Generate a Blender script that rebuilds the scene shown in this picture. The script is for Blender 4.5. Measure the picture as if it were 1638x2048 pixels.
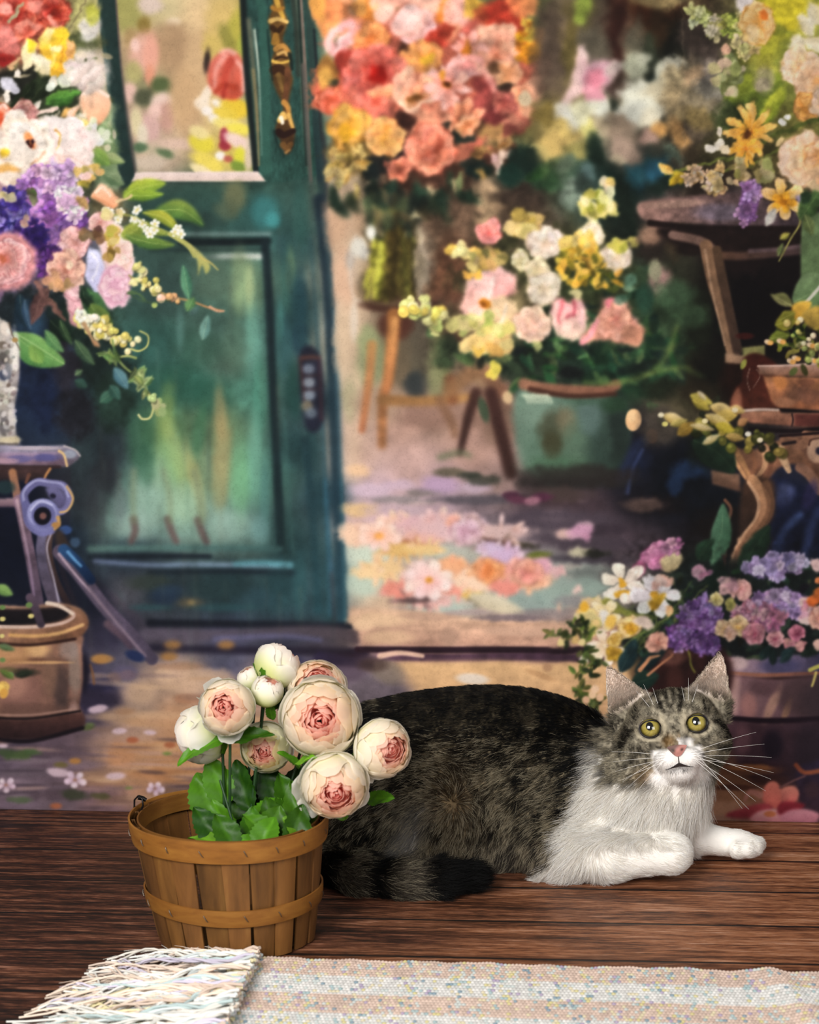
import bpy, bmesh, math, random
import numpy as np
from mathutils import Vector, Matrix
for o in list(bpy.data.objects): bpy.data.objects.remove(o)
scene = bpy.context.scene; col = scene.collection
R = math.radians
# ------------------------------------------------------------------ camera, light, exposure
FPX, CAMZ, PITCH = 4200.0, .547, R(8.3)           # focal length for a 1638 x 2048 frame, lens height, tilt down
cam_d = bpy.data.cameras.new('camera'); cam_d.sensor_fit = 'VERTICAL'; cam_d.sensor_height = 36; cam_d.lens = FPX/2048*36
cam_d.dof.use_dof = True; cam_d.dof.focus_distance = 1.70; cam_d.dof.aperture_fstop = 9
cam = bpy.data.objects.new('camera', cam_d); col.objects.link(cam)
cam.location = (0, 0, CAMZ); cam.rotation_euler = (R(90)-PITCH, 0, 0); scene.camera = cam
cam_d.clip_start = .05
vs = scene.view_settings; vs.view_transform = 'Standard'; vs.look = 'None'; vs.gamma = 1; vs.use_curve_mapping = False; vs.exposure = 0.0
world = bpy.data.worlds.new('studio_air'); scene.world = world; world.use_nodes = True
world.node_tree.nodes['Background'].inputs[0].default_value = (.95, .96, 1, 1); world.node_tree.nodes['Background'].inputs[1].default_value = .205
def softbox(name, loc, aim, sx, sy, power, colr, spread):
    l = bpy.data.lights.new(name, 'AREA'); l.shape = 'RECTANGLE'; l.size = sx; l.size_y = sy; l.energy = power; l.color = colr; l.spread = R(spread)
    o = bpy.data.objects.new(name, l); col.objects.link(o); o.location = loc
    o.rotation_euler = (Vector(aim)-Vector(loc)).to_track_quat('-Z', 'Y').to_euler(); return o
softbox('softbox_key', (-.80, -.15, 1.25), (.18, 1.80, .12), .9, .9, 23.5, (1, .98, .955), 110)
softbox('softbox_fill', (.9, -.2, .9), (.12, 1.75, .12), 1.0, 1.0, 8.2, (1, .98, .96), 130)
# ------------------------------------------------------------------ helpers
SP, CP = math.sin(PITCH), math.cos(PITCH)
def at(px, py, Y):
    """the place seen at picture point (px, py) at distance Y into the room"""
    dx, dv = (px-819)/FPX, (1024-py)/FPX
    d = Vector((dx, CP+dv*SP, -SP+dv*CP)); return Vector((0, 0, CAMZ))+d*(Y/d.y)
def lin(c):
    c = np.asarray(c, np.float32); return np.where(c <= .04045, c/12.92, ((np.maximum(c, 0)+.055)/1.055)**2.4)
def hexl(h): return tuple(float(v) for v in lin([int(h[i:i+2], 16)/255 for i in (0, 2, 4)]))
def tag(o, label=None, cat=None, group=None, kind=None):
    for k, v in (('label', label), ('category', cat), ('group', group), ('kind', kind)):
        if v: o[k] = v
    return o
def link(name, me, mat, parent=None, smooth=True, sharp=0):
    o = bpy.data.objects.new(name, me); col.objects.link(o)
    if mat: me.materials.append(mat)
    if smooth and len(me.polygons): me.polygons.foreach_set('use_smooth', np.ones(len(me.polygons), bool))
    if parent: o.parent = parent
    if sharp: me.set_sharp_from_angle(angle=R(sharp))
    return o
def mesh_np(name, V, Fq, colors=None):
    """mesh from numpy vertices and quads / triangles"""
    me = bpy.data.meshes.new(name); V = np.asarray(V, np.float32); Fq = np.asarray(Fq, np.int32); k = Fq.shape[1]
    me.vertices.add(len(V)); me.vertices.foreach_set('co', V.ravel())
    me.loops.add(Fq.size); me.loops.foreach_set('vertex_index', Fq.ravel())
    me.polygons.add(len(Fq)); me.polygons.foreach_set('loop_start', np.arange(0, Fq.size, k, dtype=np.int32)); me.polygons.foreach_set('loop_total', np.full(len(Fq), k, np.int32))
    me.update(calc_edges=True)
    if colors is not None:
        a = me.color_attributes.new('tint', 'FLOAT_COLOR', 'POINT'); c = np.ones((len(V), 4), np.float32); c[:, :3] = colors; a.data.foreach_set('color', c.ravel())
    return me
class MB:
    """collects pieces of one mesh"""
    def __init__(s): s.V, s.F, s.C = [], [], []
    def grid(s, P, closed_u=False, closed_v=False, c=None):
        P = np.asarray(P, float); a, b = P.shape[:2]; n0 = len(s.V); s.V += [tuple(p) for p in P.reshape(-1, 3)]
        cc = np.asarray(c, float) if c is not None else np.ones(3); cc = np.broadcast_to(cc, (a, b, 3)).reshape(-1, 3); s.C += [tuple(x) for x in cc]
        for i in range(a if closed_u else a-1):
            for j in range(b if closed_v else b-1):
                i2, j2 = (i+1) % a, (j+1) % b; s.F.append((n0+i*b+j, n0+i2*b+j, n0+i2*b+j2, n0+i*b+j2))
    def fan(s, ring, centre, c=(1, 1, 1), flip=False):
        n0 = len(s.V); s.V += [tuple(p) for p in ring]+[tuple(centre)]; s.C += [tuple(c)]*(len(ring)+1); n = len(ring)
        for i in range(n): f = (n0+i, n0+(i+1) % n, n0+n); s.F.append(f[::-1] if flip else f)
    def tube(s, pts, r0, r1=None, sides=8, c=(1, 1, 1), cap=True, rf=None, c1=None):
        pts = [Vector(p) for p in pts]; r1 = r0 if r1 is None else r1; n = len(pts); rings = []; up = Vector((0, 0, 1)); cs = []
        for i, p in enumerate(pts):
            t = (pts[min(i+1, n-1)]-pts[max(i-1, 0)]).normalized()
            if i == 0: up = Vector((0, 0, 1)) if abs(t.z) < .9 else Vector((1, 0, 0))
            a = t.cross(up).normalized(); up = a.cross(t).normalized(); f = i/max(1, n-1); r = rf(f) if rf else r0+(r1-r0)*f
            rings.append([p+(a*math.cos(k*6.28319/sides)+up*math.sin(k*6.28319/sides))*r for k in range(sides)])
            cc = np.array(c) if c1 is None else np.array(c)*(1-f)+np.array(c1)*f; cs.append([cc]*sides)
        s.grid([[tuple(v) for v in q] for q in rings], closed_v=True, c=cs)
        if cap: s.fan(rings[0], pts[0], cs[0][0]); s.fan(rings[-1], pts[-1], cs[-1][0], True)
    def box(s, M, hx_, hy_, hz_, c=(1, 1, 1)):
        q = [M@Vector((x*hx_, y*hy_, z*hz_)) for x in (-1, 1) for y in (-1, 1) for z in (-1, 1)]; n0 = len(s.V); s.V += [tuple(v) for v in q]; s.C += [tuple(c)]*8
        s.F += [tuple(n0+i for i in f) for f in ((0, 1, 3, 2), (4, 6, 7, 5), (0, 4, 5, 1), (2, 3, 7, 6), (0, 2, 6, 4), (1, 5, 7, 3))]
    def build(s, name, mat, parent=None, smooth=True, sharp=0):
        me = bpy.data.meshes.new(name); me.from_pydata(s.V, [], s.F); me.update()
        a = me.color_attributes.new('tint', 'FLOAT_COLOR', 'POINT'); c = np.ones((len(s.V), 4), np.float32); c[:, :3] = np.array(s.C); a.data.foreach_set('color', c.ravel())
        return link(name, me, mat, parent, smooth, sharp)
def empty(name, loc):
    o = bpy.data.objects.new(name, None); col.objects.link(o); o.location = loc; o.empty_display_size = .02; return o
def adopt(o, parent):
    """parent without moving: parts are built in room coordinates"""
    o.parent = parent; o.matrix_parent_inverse = Matrix.Translation(parent.location).inverted(); return o
def nmat(name, rough=.6, color=(1, 1, 1), attr=None, spec=.3, **kw):
    m = bpy.data.materials.new(name); m.use_nodes = True; nt = m.node_tree; b = nt.nodes['Principled BSDF']
    b.inputs['Base Color'].default_value = (*color, 1); b.inputs['Roughness'].default_value = rough; b.inputs['Specular IOR Level'].default_value = spec
    if attr:
        a = nt.nodes.new('ShaderNodeAttribute'); a.attribute_name = attr; nt.links.new(a.outputs['Color'], b.inputs['Base Color'])
    for k, v in kw.items(): b.inputs[k.replace('_', ' ')].default_value = v
    return m, nt, b
def nd(nt, t, **kw):
    n = nt.nodes.new(t)
    for k, v in kw.items():
        if k.startswith('i_'): n.inputs[k[2:].replace('_', ' ')].default_value = v
        else: setattr(n, k, v)
    return n
# ------------------------------------------------------------------ the print on the backdrop cloth
import numpy as np, math
CX0, CY0, CX1, CY1, CS = -130, -130, 1770, 1662, 0.5      # print units covered, samples per unit
CW, CH = int((CX1-CX0)*CS), int((CY1-CY0)*CS)
IMG = np.zeros((CH, CW, 3), np.float32)
rng = np.random.RandomState(7)
def hx(c):
    if not isinstance(c, str): return np.array(c, np.float32)
    return np.array([int(c[i:i+2], 16) for i in (0, 2, 4)], np.float32)/255
def vnoise(h, w, cell, seed, octv=3, ax=1.0):
    r = np.random.RandomState(seed); out = np.zeros((h, w), np.float32); amp = 1; tot = 0
    for o in range(octv):
        cy = max(1.5, cell/2**o); cx = max(1.5, cell*ax/2**o)
        gh, gw = int(h/cy)+3, int(w/cx)+3
        g = r.rand(gh, gw).astype(np.float32)*2-1
        y = np.arange(h)/cy; x = np.arange(w)/cx
        yi, xi = y.astype(int), x.astype(int); fy, fx = y-yi, x-xi
        fy = fy*fy*(3-2*fy); fx = fx*fx*(3-2*fx)
        a = g[yi][:, xi]*(1-fx)+g[yi][:, xi+1]*fx; b = g[yi+1][:, xi]*(1-fx)+g[yi+1][:, xi+1]*fx
        out += amp*(a*(1-fy[:, None])+b*fy[:, None]); tot += amp; amp *= .55
    return out/tot
N1 = vnoise(CH, CW, 26, 1, 4); N2 = vnoise(CH, CW, 9, 2, 3); N3 = vnoise(CH, CW, 6, 3, 2, 5.0); N4 = vnoise(CH, CW, 6, 4, 2, .2)
def blur1(m, s):
    if s < .35: return m
    k = int(math.ceil(s*2.6)); t = np.arange(-k, k+1); w = np.exp(-t*t/(2*s*s)); w = (w/w.sum()).astype(np.float32)
    p = np.pad(m, [(k, k), (k, k)]+[(0, 0)]*(m.ndim-2), mode='edge'); h, ww = m.shape[:2]
    q = sum(w[i]*p[i:i+h] for i in range(2*k+1))
    return sum(w[i]*q[:, i:i+ww] for i in range(2*k+1))
def win(x0, y0, x1, y1, pad=0):
    a = max(0, int((x0-CX0-pad)*CS)); b = max(0, int((y0-CY0-pad)*CS))
    c = min(CW, int((x1-CX0+pad)*CS)+2); d = min(CH, int((y1-CY0+pad)*CS)+2)
    if c <= a or d <= b: return None
    return a, b, c, d
def coords(w):
    a, b, c, d = w
    return np.meshgrid(np.arange(a, c)/CS+CX0+.5/CS, np.arange(b, d)/CS+CY0+.5/CS)
def comp(w, m, col, nz=0.0):
    a, b, c, d = w
    col = np.asarray(col, np.float32)
    if nz:
        n = 1+nz*(N1[b:d, a:c]*.7+N2[b:d, a:c]*.6)
        col = (col if col.ndim == 3 else col[None, None])*n[..., None]
    m = m[..., None]
    IMG[b:d, a:c] = IMG[b:d, a:c]*(1-m)+col*m
def B(x, y, rx, ry, col, ang=0, soft=.5, a=1.0, nz=0.0, wob=0.0):
    """a soft elliptical dab; soft = share of the radius that fades"""
    R = max(rx, ry)*(1+soft)+3
    w = win(x-R, y-R, x+R, y+R)
    if w is None: return
    X, Y = coords(w); t = math.radians(ang); dx, dy = X-x, Y-y
    u = (dx*math.cos(t)+dy*math.sin(t))/rx; v = (-dx*math.sin(t)+dy*math.cos(t))/ry
    d = np.sqrt(u*u+v*v)
    if wob: d = d+wob*N2[w[1]:w[3], w[0]:w[2]]
    e = max(soft, 2.2/min(rx, ry)); m = np.clip((1+e*.5-d)/e, 0, 1); m = m*m*(3-2*m)
    comp(w, (m*a).astype(np.float32), hx(col), nz)
def spl(pts, closed, n=8):
    p = np.array(pts, float); N = len(p); out = []
    for i in range(N if closed else N-1):
        if closed: a, b, c, d = p[i-1], p[i], p[(i+1) % N], p[(i+2) % N]
        else: a, b, c, d = p[max(i-1, 0)], p[i], p[i+1], p[min(i+2, N-1)]
        for t in np.arange(n)/n:
            out.append(.5*((2*b)+(-a+c)*t+(2*a-5*b+4*c-d)*t*t+(-a+3*b-3*c+d)*t**3))
    if not closed: out.append(p[-1])
    return np.array(out)
def P(pts, col, col2=None, g=None, soft=2.0, a=1.0, nz=.06, curve=True, tex=None):
    """a filled outline; col -> col2 along g = (x0, y0, x1, y1)"""
    q = spl(pts, True, 7) if curve else np.array(pts, float)
    w = win(q[:, 0].min(), q[:, 1].min(), q[:, 0].max(), q[:, 1].max(), soft*3+3)
    if w is None: return
    X, Y = coords(w); ins = np.zeros(X.shape, np.float32)
    for sx, sy in ((-.5, -.5), (.5, -.5), (-.5, .5), (.5, .5)):
        c = np.zeros(X.shape, bool); xx, yy = X+sx, Y+sy
        for i in range(len(q)):
            (x1, y1), (x2, y2) = q[i-1], q[i]
            if y1 == y2: continue
            rows = (yy[:, 0] > min(y1, y2)) & (yy[:, 0] <= max(y1, y2))
            if rows.any():
                yr = yy[rows]; c[rows] ^= xx[rows] < (x2-x1)*(yr-y1)/(y2-y1)+x1
        ins += c*.25
    m = blur1(ins, soft*CS)*a
    C = hx(col)
    if col2 is not None:
        if g is None: g = (q[:, 0].mean(), q[:, 1].min(), q[:, 0].mean(), q[:, 1].max())
        dx, dy = g[2]-g[0], g[3]-g[1]; t = np.clip(((X-g[0])*dx+(Y-g[1])*dy)/(dx*dx+dy*dy), 0, 1)[..., None]
        C = C*(1-t)+hx(col2)*t
    if tex is not None:
        n = (N3 if tex[0] == 'h' else N4)[w[1]:w[3], w[0]:w[2]][..., None]; C = (C if np.ndim(C) == 3 else C[None, None])*(1+tex[1]*n)
    comp(w, m, C, nz)
def L(pts, w0, w1, col, col2=None, soft=1.6, a=1.0, nz=0.05, n=10):
    """a brush line of changing width"""
    q = spl(pts, False, n) if len(pts) > 2 else np.array([np.array(pts[0])*(1-t)+np.array(pts[1])*t for t in np.linspace(0, 1, 14)])
    W = max(w0, w1)/2+soft*2+2
    w = win(q[:, 0].min(), q[:, 1].min(), q[:, 0].max(), q[:, 1].max(), W)
    if w is None: return
    X, Y = coords(w); best = np.full(X.shape, -1e9, np.float32); tt = np.zeros(X.shape, np.float32); M = len(q)-1
    for i in range(M):
        (x1, y1), (x2, y2) = q[i], q[i+1]; dx, dy = x2-x1, y2-y1; l = dx*dx+dy*dy+1e-9
        t = np.clip(((X-x1)*dx+(Y-y1)*dy)/l, 0, 1); d = np.hypot(X-x1-t*dx, Y-y1-t*dy)
        s = (i+t)/M; v = (w0+(w1-w0)*s)/2-d
        k = v > best; best[k] = v[k]; tt[k] = s[k]
    m = np.clip(best/(2*soft)+.5, 0, 1); m = m*m*(3-2*m)*a
    C = hx(col)
    if col2 is not None: C = C*(1-tt[..., None])+hx(col2)*tt[..., None]
    comp(w, m.astype(np.float32), C, nz)
def mix(a, b, t): return hx(a)*(1-t)+hx(b)*t
def jit(c, s, r=rng): return np.clip(hx(c)*(1+r.uniform(-s, s))+r.uniform(-s, s, 3)*.35, 0, 1)
def petal(x, y, ang, ln, wd, edge, base, soft=.12, sh=.45, shc='3a1510'):
    """one petal from its base (x, y) outwards: dark at the base, pale at the rim, a thin dark rim under it"""
    cx, cy = x+math.cos(ang)*ln*.5, y+math.sin(ang)*ln*.5
    R = max(ln, wd)*.75+4; w = win(cx-R, cy-R, cx+R, cy+R)
    if w is None: return
    X, Y = coords(w); dx, dy = X-cx, Y-cy
    u = (dx*math.cos(ang)+dy*math.sin(ang))/(ln*.5); v = (-dx*math.sin(ang)+dy*math.cos(ang))/(wd*.5)
    ww = np.clip(.78+.3*u-.12*u*u, .25, 1.2)
    d = np.sqrt(u*u+(v/ww)**2)+.16*N2[w[1]:w[3], w[0]:w[2]]+.10*N1[w[1]:w[3], w[0]:w[2]]
    e = max(soft*1.5, 2.6/(min(ln, wd)*.5))
    if sh:
        m = np.clip((1.22+e-d)/(e*1.6+.22), 0, 1)*sh*.62; comp(w, m.astype(np.float32), hx(shc))
    m = np.clip((1+e*.5-d)/e, 0, 1)
    t = np.clip(.5+.55*u+.30*N2[w[1]:w[3], w[0]:w[2]]+.12*np.sin(v*9+u*2), 0, 1)[..., None]
    comp(w, m.astype(np.float32), hx(base)*(1-t)+hx(edge)*t)
def rose(x, y, r, edge, base, core, rings=((.62, 7, .62), (.40, 6, .52), (.22, 5, .40), (.08, 4, .26)), sq=1.0, tilt=(0, 0), soft=.12, seed=0, shc='3a1510', sh=.4):
    rr = np.random.RandomState(int(x*7+y*3+seed) % 99991); B(x, y, r*.9, r*.9*sq, base, 0, .25)
    for k, (rad, n, s) in enumerate(rings):
        a0 = rr.rand()*6.28; f = k/max(1, len(rings)-1); cx, cy = x+tilt[0]*r*f, y+tilt[1]*r*f
        for i in range(n):
            a = a0+i*6.283/n+rr.uniform(-.2, .2); R = r*rad
            e = jit(mix(edge, core, f*.45), .05, rr); b = jit(mix(base, core, f*.8), .06, rr)
            px, py = cx+math.cos(a)*R*.45, cy+math.sin(a)*R*.45*sq
            petal(px, py, math.atan2(math.sin(a)*sq, math.cos(a)), r*s*rr.uniform(.95, 1.15), r*s*1.35*rr.uniform(.9, 1.1), e, b, soft, sh, shc)
    B(x+tilt[0]*r, y+tilt[1]*r, r*.12, r*.12*sq, core, 0, .8)
def ruffle(x, y, r, edge, base, n=40, sq=.9, soft=.18, ps=.42, seed=0, shc='5a3020', sh=.35):
    rr = np.random.RandomState(int(x*5+y*11+seed) % 99991); B(x, y, r*.85, r*.85*sq, base, 0, .3)
    for i in range(n):
        f = 1-i/n; a = i*2.39996+rr.uniform(-.3, .3); R = r*.68*math.sqrt(f)
        up = .5-.5*math.sin(a)
        e = jit(mix(edge, base, .25*(1-up)), .06, rr)
        petal(x+math.cos(a)*R*.6, y+math.sin(a)*R*.6*sq, a+rr.uniform(-.5, .5), r*ps*rr.uniform(.8, 1.2), r*ps*1.3*rr.uniform(.8, 1.2), e, jit(base, .06, rr), soft, sh, shc)
def daisy(x, y, r, n, edge, base, core, cr=.25, sq=1.0, wd=.5, rot=0.0, soft=.15, sh=.3):
    rr = np.random.RandomState(int(x*3+y*13) % 99991)
    for i in rr.permutation(n):
        a = rot+i*6.283/n+rr.uniform(-.12, .12); c, s = math.cos(a), math.sin(a)*sq; l = r*rr.uniform(.9, 1.08)*math.hypot(c, s)
        petal(x+c*r*.08, y+s*r*.08, math.atan2(s, c), l, r*wd*rr.uniform(.9, 1.15), jit(edge, .05, rr), base, soft, sh)
    if cr: B(x, y, r*cr, r*cr*sq, core, 0, .5, nz=.2)
def florets(x, y, rx, ry, cols, n, s, dark=None, ang=0, petals=4, seed=0, sh=.5, shc='1a0f2a'):
    rr = np.random.RandomState(int(x*3+y*17+seed) % 99991); t = math.radians(ang)
    if dark: B(x, y, rx*.95, ry*.95, dark, ang, .35)
    for i in range(n):
        a = rr.rand()*6.283; q = math.sqrt(rr.rand()); u, v = rx*q*math.cos(a), ry*q*math.sin(a)
        fx, fy = x+u*math.cos(t)-v*math.sin(t), y+u*math.sin(t)+v*math.cos(t)
        c = jit(cols[rr.randint(len(cols))], .10, rr); a0 = rr.rand()*3; z = s*rr.uniform(.7, 1.25)
        for k in range(petals):
            aa = a0+k*6.283/petals; petal(fx, fy, aa, z, z*.95, c, c*.72, .2, sh if k == 0 else .25, shc)
def dabs(x, y, rx, ry, cols, n, s0, s1, ang=0, soft=.5, a=.9, el=1.3, seed=0):
    rr = np.random.RandomState(int(x*3+y*19+seed) % 99991); t = math.radians(ang)
    for i in range(n):
        th = rr.rand()*6.283; q = math.sqrt(rr.rand()); u, v = rx*q*math.cos(th), ry*q*math.sin(th)
        z = rr.uniform(s0, s1)
        B(x+u*math.cos(t)-v*math.sin(t), y+u*math.sin(t)+v*math.cos(t), z*el, z, jit(cols[rr.randint(len(cols))], .10, rr), rr.rand()*180, soft, a)
def leaf(x0, y0, x1, y1, wd, col, col2=None, bend=0.0, soft=1.8, rib=.5, a=1.0):
    dx, dy = x1-x0, y1-y0; l = math.hypot(dx, dy); nx, ny = -dy/l, dx/l
    f = lambda t, o: (x0+dx*t+nx*(o+bend*l*4*t*(1-t)), y0+dy*t+ny*(o+bend*l*4*t*(1-t)))
    c2 = col2 or mix(col, '0a1a10', .35)
    P([f(0, 0), f(.2, wd*.36), f(.45, wd*.5), f(.75, wd*.34), f(1, 0), f(.75, -wd*.34), f(.45, -wd*.5), f(.2, -wd*.36)], col, c2, (*f(.4, -wd*.5), *f(.4, wd*.5)), soft, a, .10)
    if rib: L([f(.02, 0), f(.5, 0), f(.97, 0)], 2.6, .8, mix(col, 'f0f0a0', .35), soft=1.0, a=rib)
def spray(pts, cols, s, n, spread, stem=None, w=4, seed=0):
    q = spl(pts, False, 12)
    if stem: L(pts, w, w*.5, stem)
    rr = np.random.RandomState(int(pts[0][0]*3+pts[0][1]+seed) % 99991)
    for i in range(n):
        p = q[int(rr.rand()*(len(q)-1))]+rr.normal(0, spread, 2); z = s*rr.uniform(.6, 1.3)
        c = jit(cols[rr.randint(len(cols))], .08, rr)
        B(p[0]+1.5, p[1]+2.5, z*1.1, z*1.1, c*.45, 0, .6, .5); B(p[0], p[1], z*rr.uniform(.9, 1.3), z, c, rr.rand()*180, .45)
        B(p[0]-z*.25, p[1]-z*.3, z*.45, z*.4, np.clip(c*1.22+.04, 0, 1), 0, .8, .8)
def base_field(pts, sig):
    X, Y = np.meshgrid((np.arange(0, CW, 4)+2)/CS+CX0, (np.arange(0, CH, 4)+2)/CS+CY0)
    num = np.zeros(X.shape+(3,), np.float32); den = np.zeros(X.shape, np.float32)+1e-12
    for x, y, c in pts:
        d2 = (X-x)**2+(Y-y)**2; w = 1/(d2+sig*sig)**2.2*1e9
        num += w[..., None]*hx(c); den += w
    f = (num/den[..., None]); f = f.repeat(4, 0).repeat(4, 1)[:CH, :CW]
    f = np.pad(f, ((0, CH-f.shape[0]), (0, CW-f.shape[1]), (0, 0)), mode='edge'); IMG[:] = blur1(f, 3)

def BL(x0, y0, x1, y1, s, f=12):
    """soften a rectangle of the print (the painting's own out-of-focus distance)"""
    w = win(x0, y0, x1, y1)
    a, b, c, d = w; X, Y = coords(w); z = IMG[b:d, a:c].copy(); q = blur1(z, s*CS)
    m = np.clip(np.minimum(np.minimum(X-x0, x1-X), np.minimum(Y-y0, y1-Y))/f, 0, 1)[..., None]; IMG[b:d, a:c] = z*(1-m)+q*m
def SAT(x0, y0, x1, y1, k, g=1.0, f=20):
    w = win(x0, y0, x1, y1); a, b, c, d = w; X, Y = coords(w); z = IMG[b:d, a:c].copy(); l = (z@np.array([.3, .59, .11], np.float32))[..., None]
    m = np.clip(np.minimum(np.minimum(X-x0, x1-X), np.minimum(Y-y0, y1-Y))/f, 0, 1)[..., None]; IMG[b:d, a:c] = z*(1-m)+np.clip(l+(z-l)*k, 0, 1)*g*m

def WARP(x0, y0, x1, y1, amp, cell, seed, f=25):
    """let the strokes of a part of the print wander, as a loose brush does"""
    w = win(x0, y0, x1, y1); a, b, c, d = w; X, Y = coords(w); h, ww = X.shape
    m = np.clip(np.minimum(np.minimum(X-x0, x1-X), np.minimum(Y-y0, y1-Y))/f, 0, 1)*amp*CS
    px = np.arange(ww)[None]+vnoise(h, ww, cell*CS, seed, 3)*m; py = np.arange(h)[:, None]+vnoise(h, ww, cell*CS, seed+50, 3)*m
    px = np.clip(px, 0, ww-1.01); py = np.clip(py, 0, h-1.01); ix, iy = px.astype(int), py.astype(int); tx, ty = (px-ix)[..., None], (py-iy)[..., None]; z = IMG[b:d, a:c].copy()
    IMG[b:d, a:c] = (z[iy, ix]*(1-tx)+z[iy, ix+1]*tx)*(1-ty)+(z[iy+1, ix]*(1-tx)+z[iy+1, ix+1]*tx)*ty
def MOT(x0, y0, x1, y1, k, cell, seed, f=25):
    """mottled brush texture"""
    w = win(x0, y0, x1, y1); a, b, c, d = w; X, Y = coords(w); m = np.clip(np.minimum(np.minimum(X-x0, x1-X), np.minimum(Y-y0, y1-Y))/f, 0, 1)
    IMG[b:d, a:c] = np.clip(IMG[b:d, a:c]*(1+k*m*vnoise(*X.shape, cell*CS, seed, 3))[..., None], 0, 1)
def sprig(pts, cols, s, n, spread, seed=0):
    q = spl(pts, False, 12); rr = np.random.RandomState(int(pts[0][0]*3+pts[0][1]+seed) % 99991)
    L(pts, 3, 2, cols[0])
    for i in range(n):
        k = int(rr.rand()*(len(q)-1)); p = q[k]+rr.normal(0, spread*.5, 2); a = rr.uniform(0, 6.28); z = s*rr.uniform(.7, 1.5)
        leaf(p[0], p[1], p[0]+math.cos(a)*z*2, p[1]+math.sin(a)*z*2, z*.9, jit(cols[rr.randint(len(cols))], .12, rr), soft=1.2, rib=.25)
def S(s): return [tuple(float(v) for v in t.split(',')) for t in s.split()]
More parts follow.
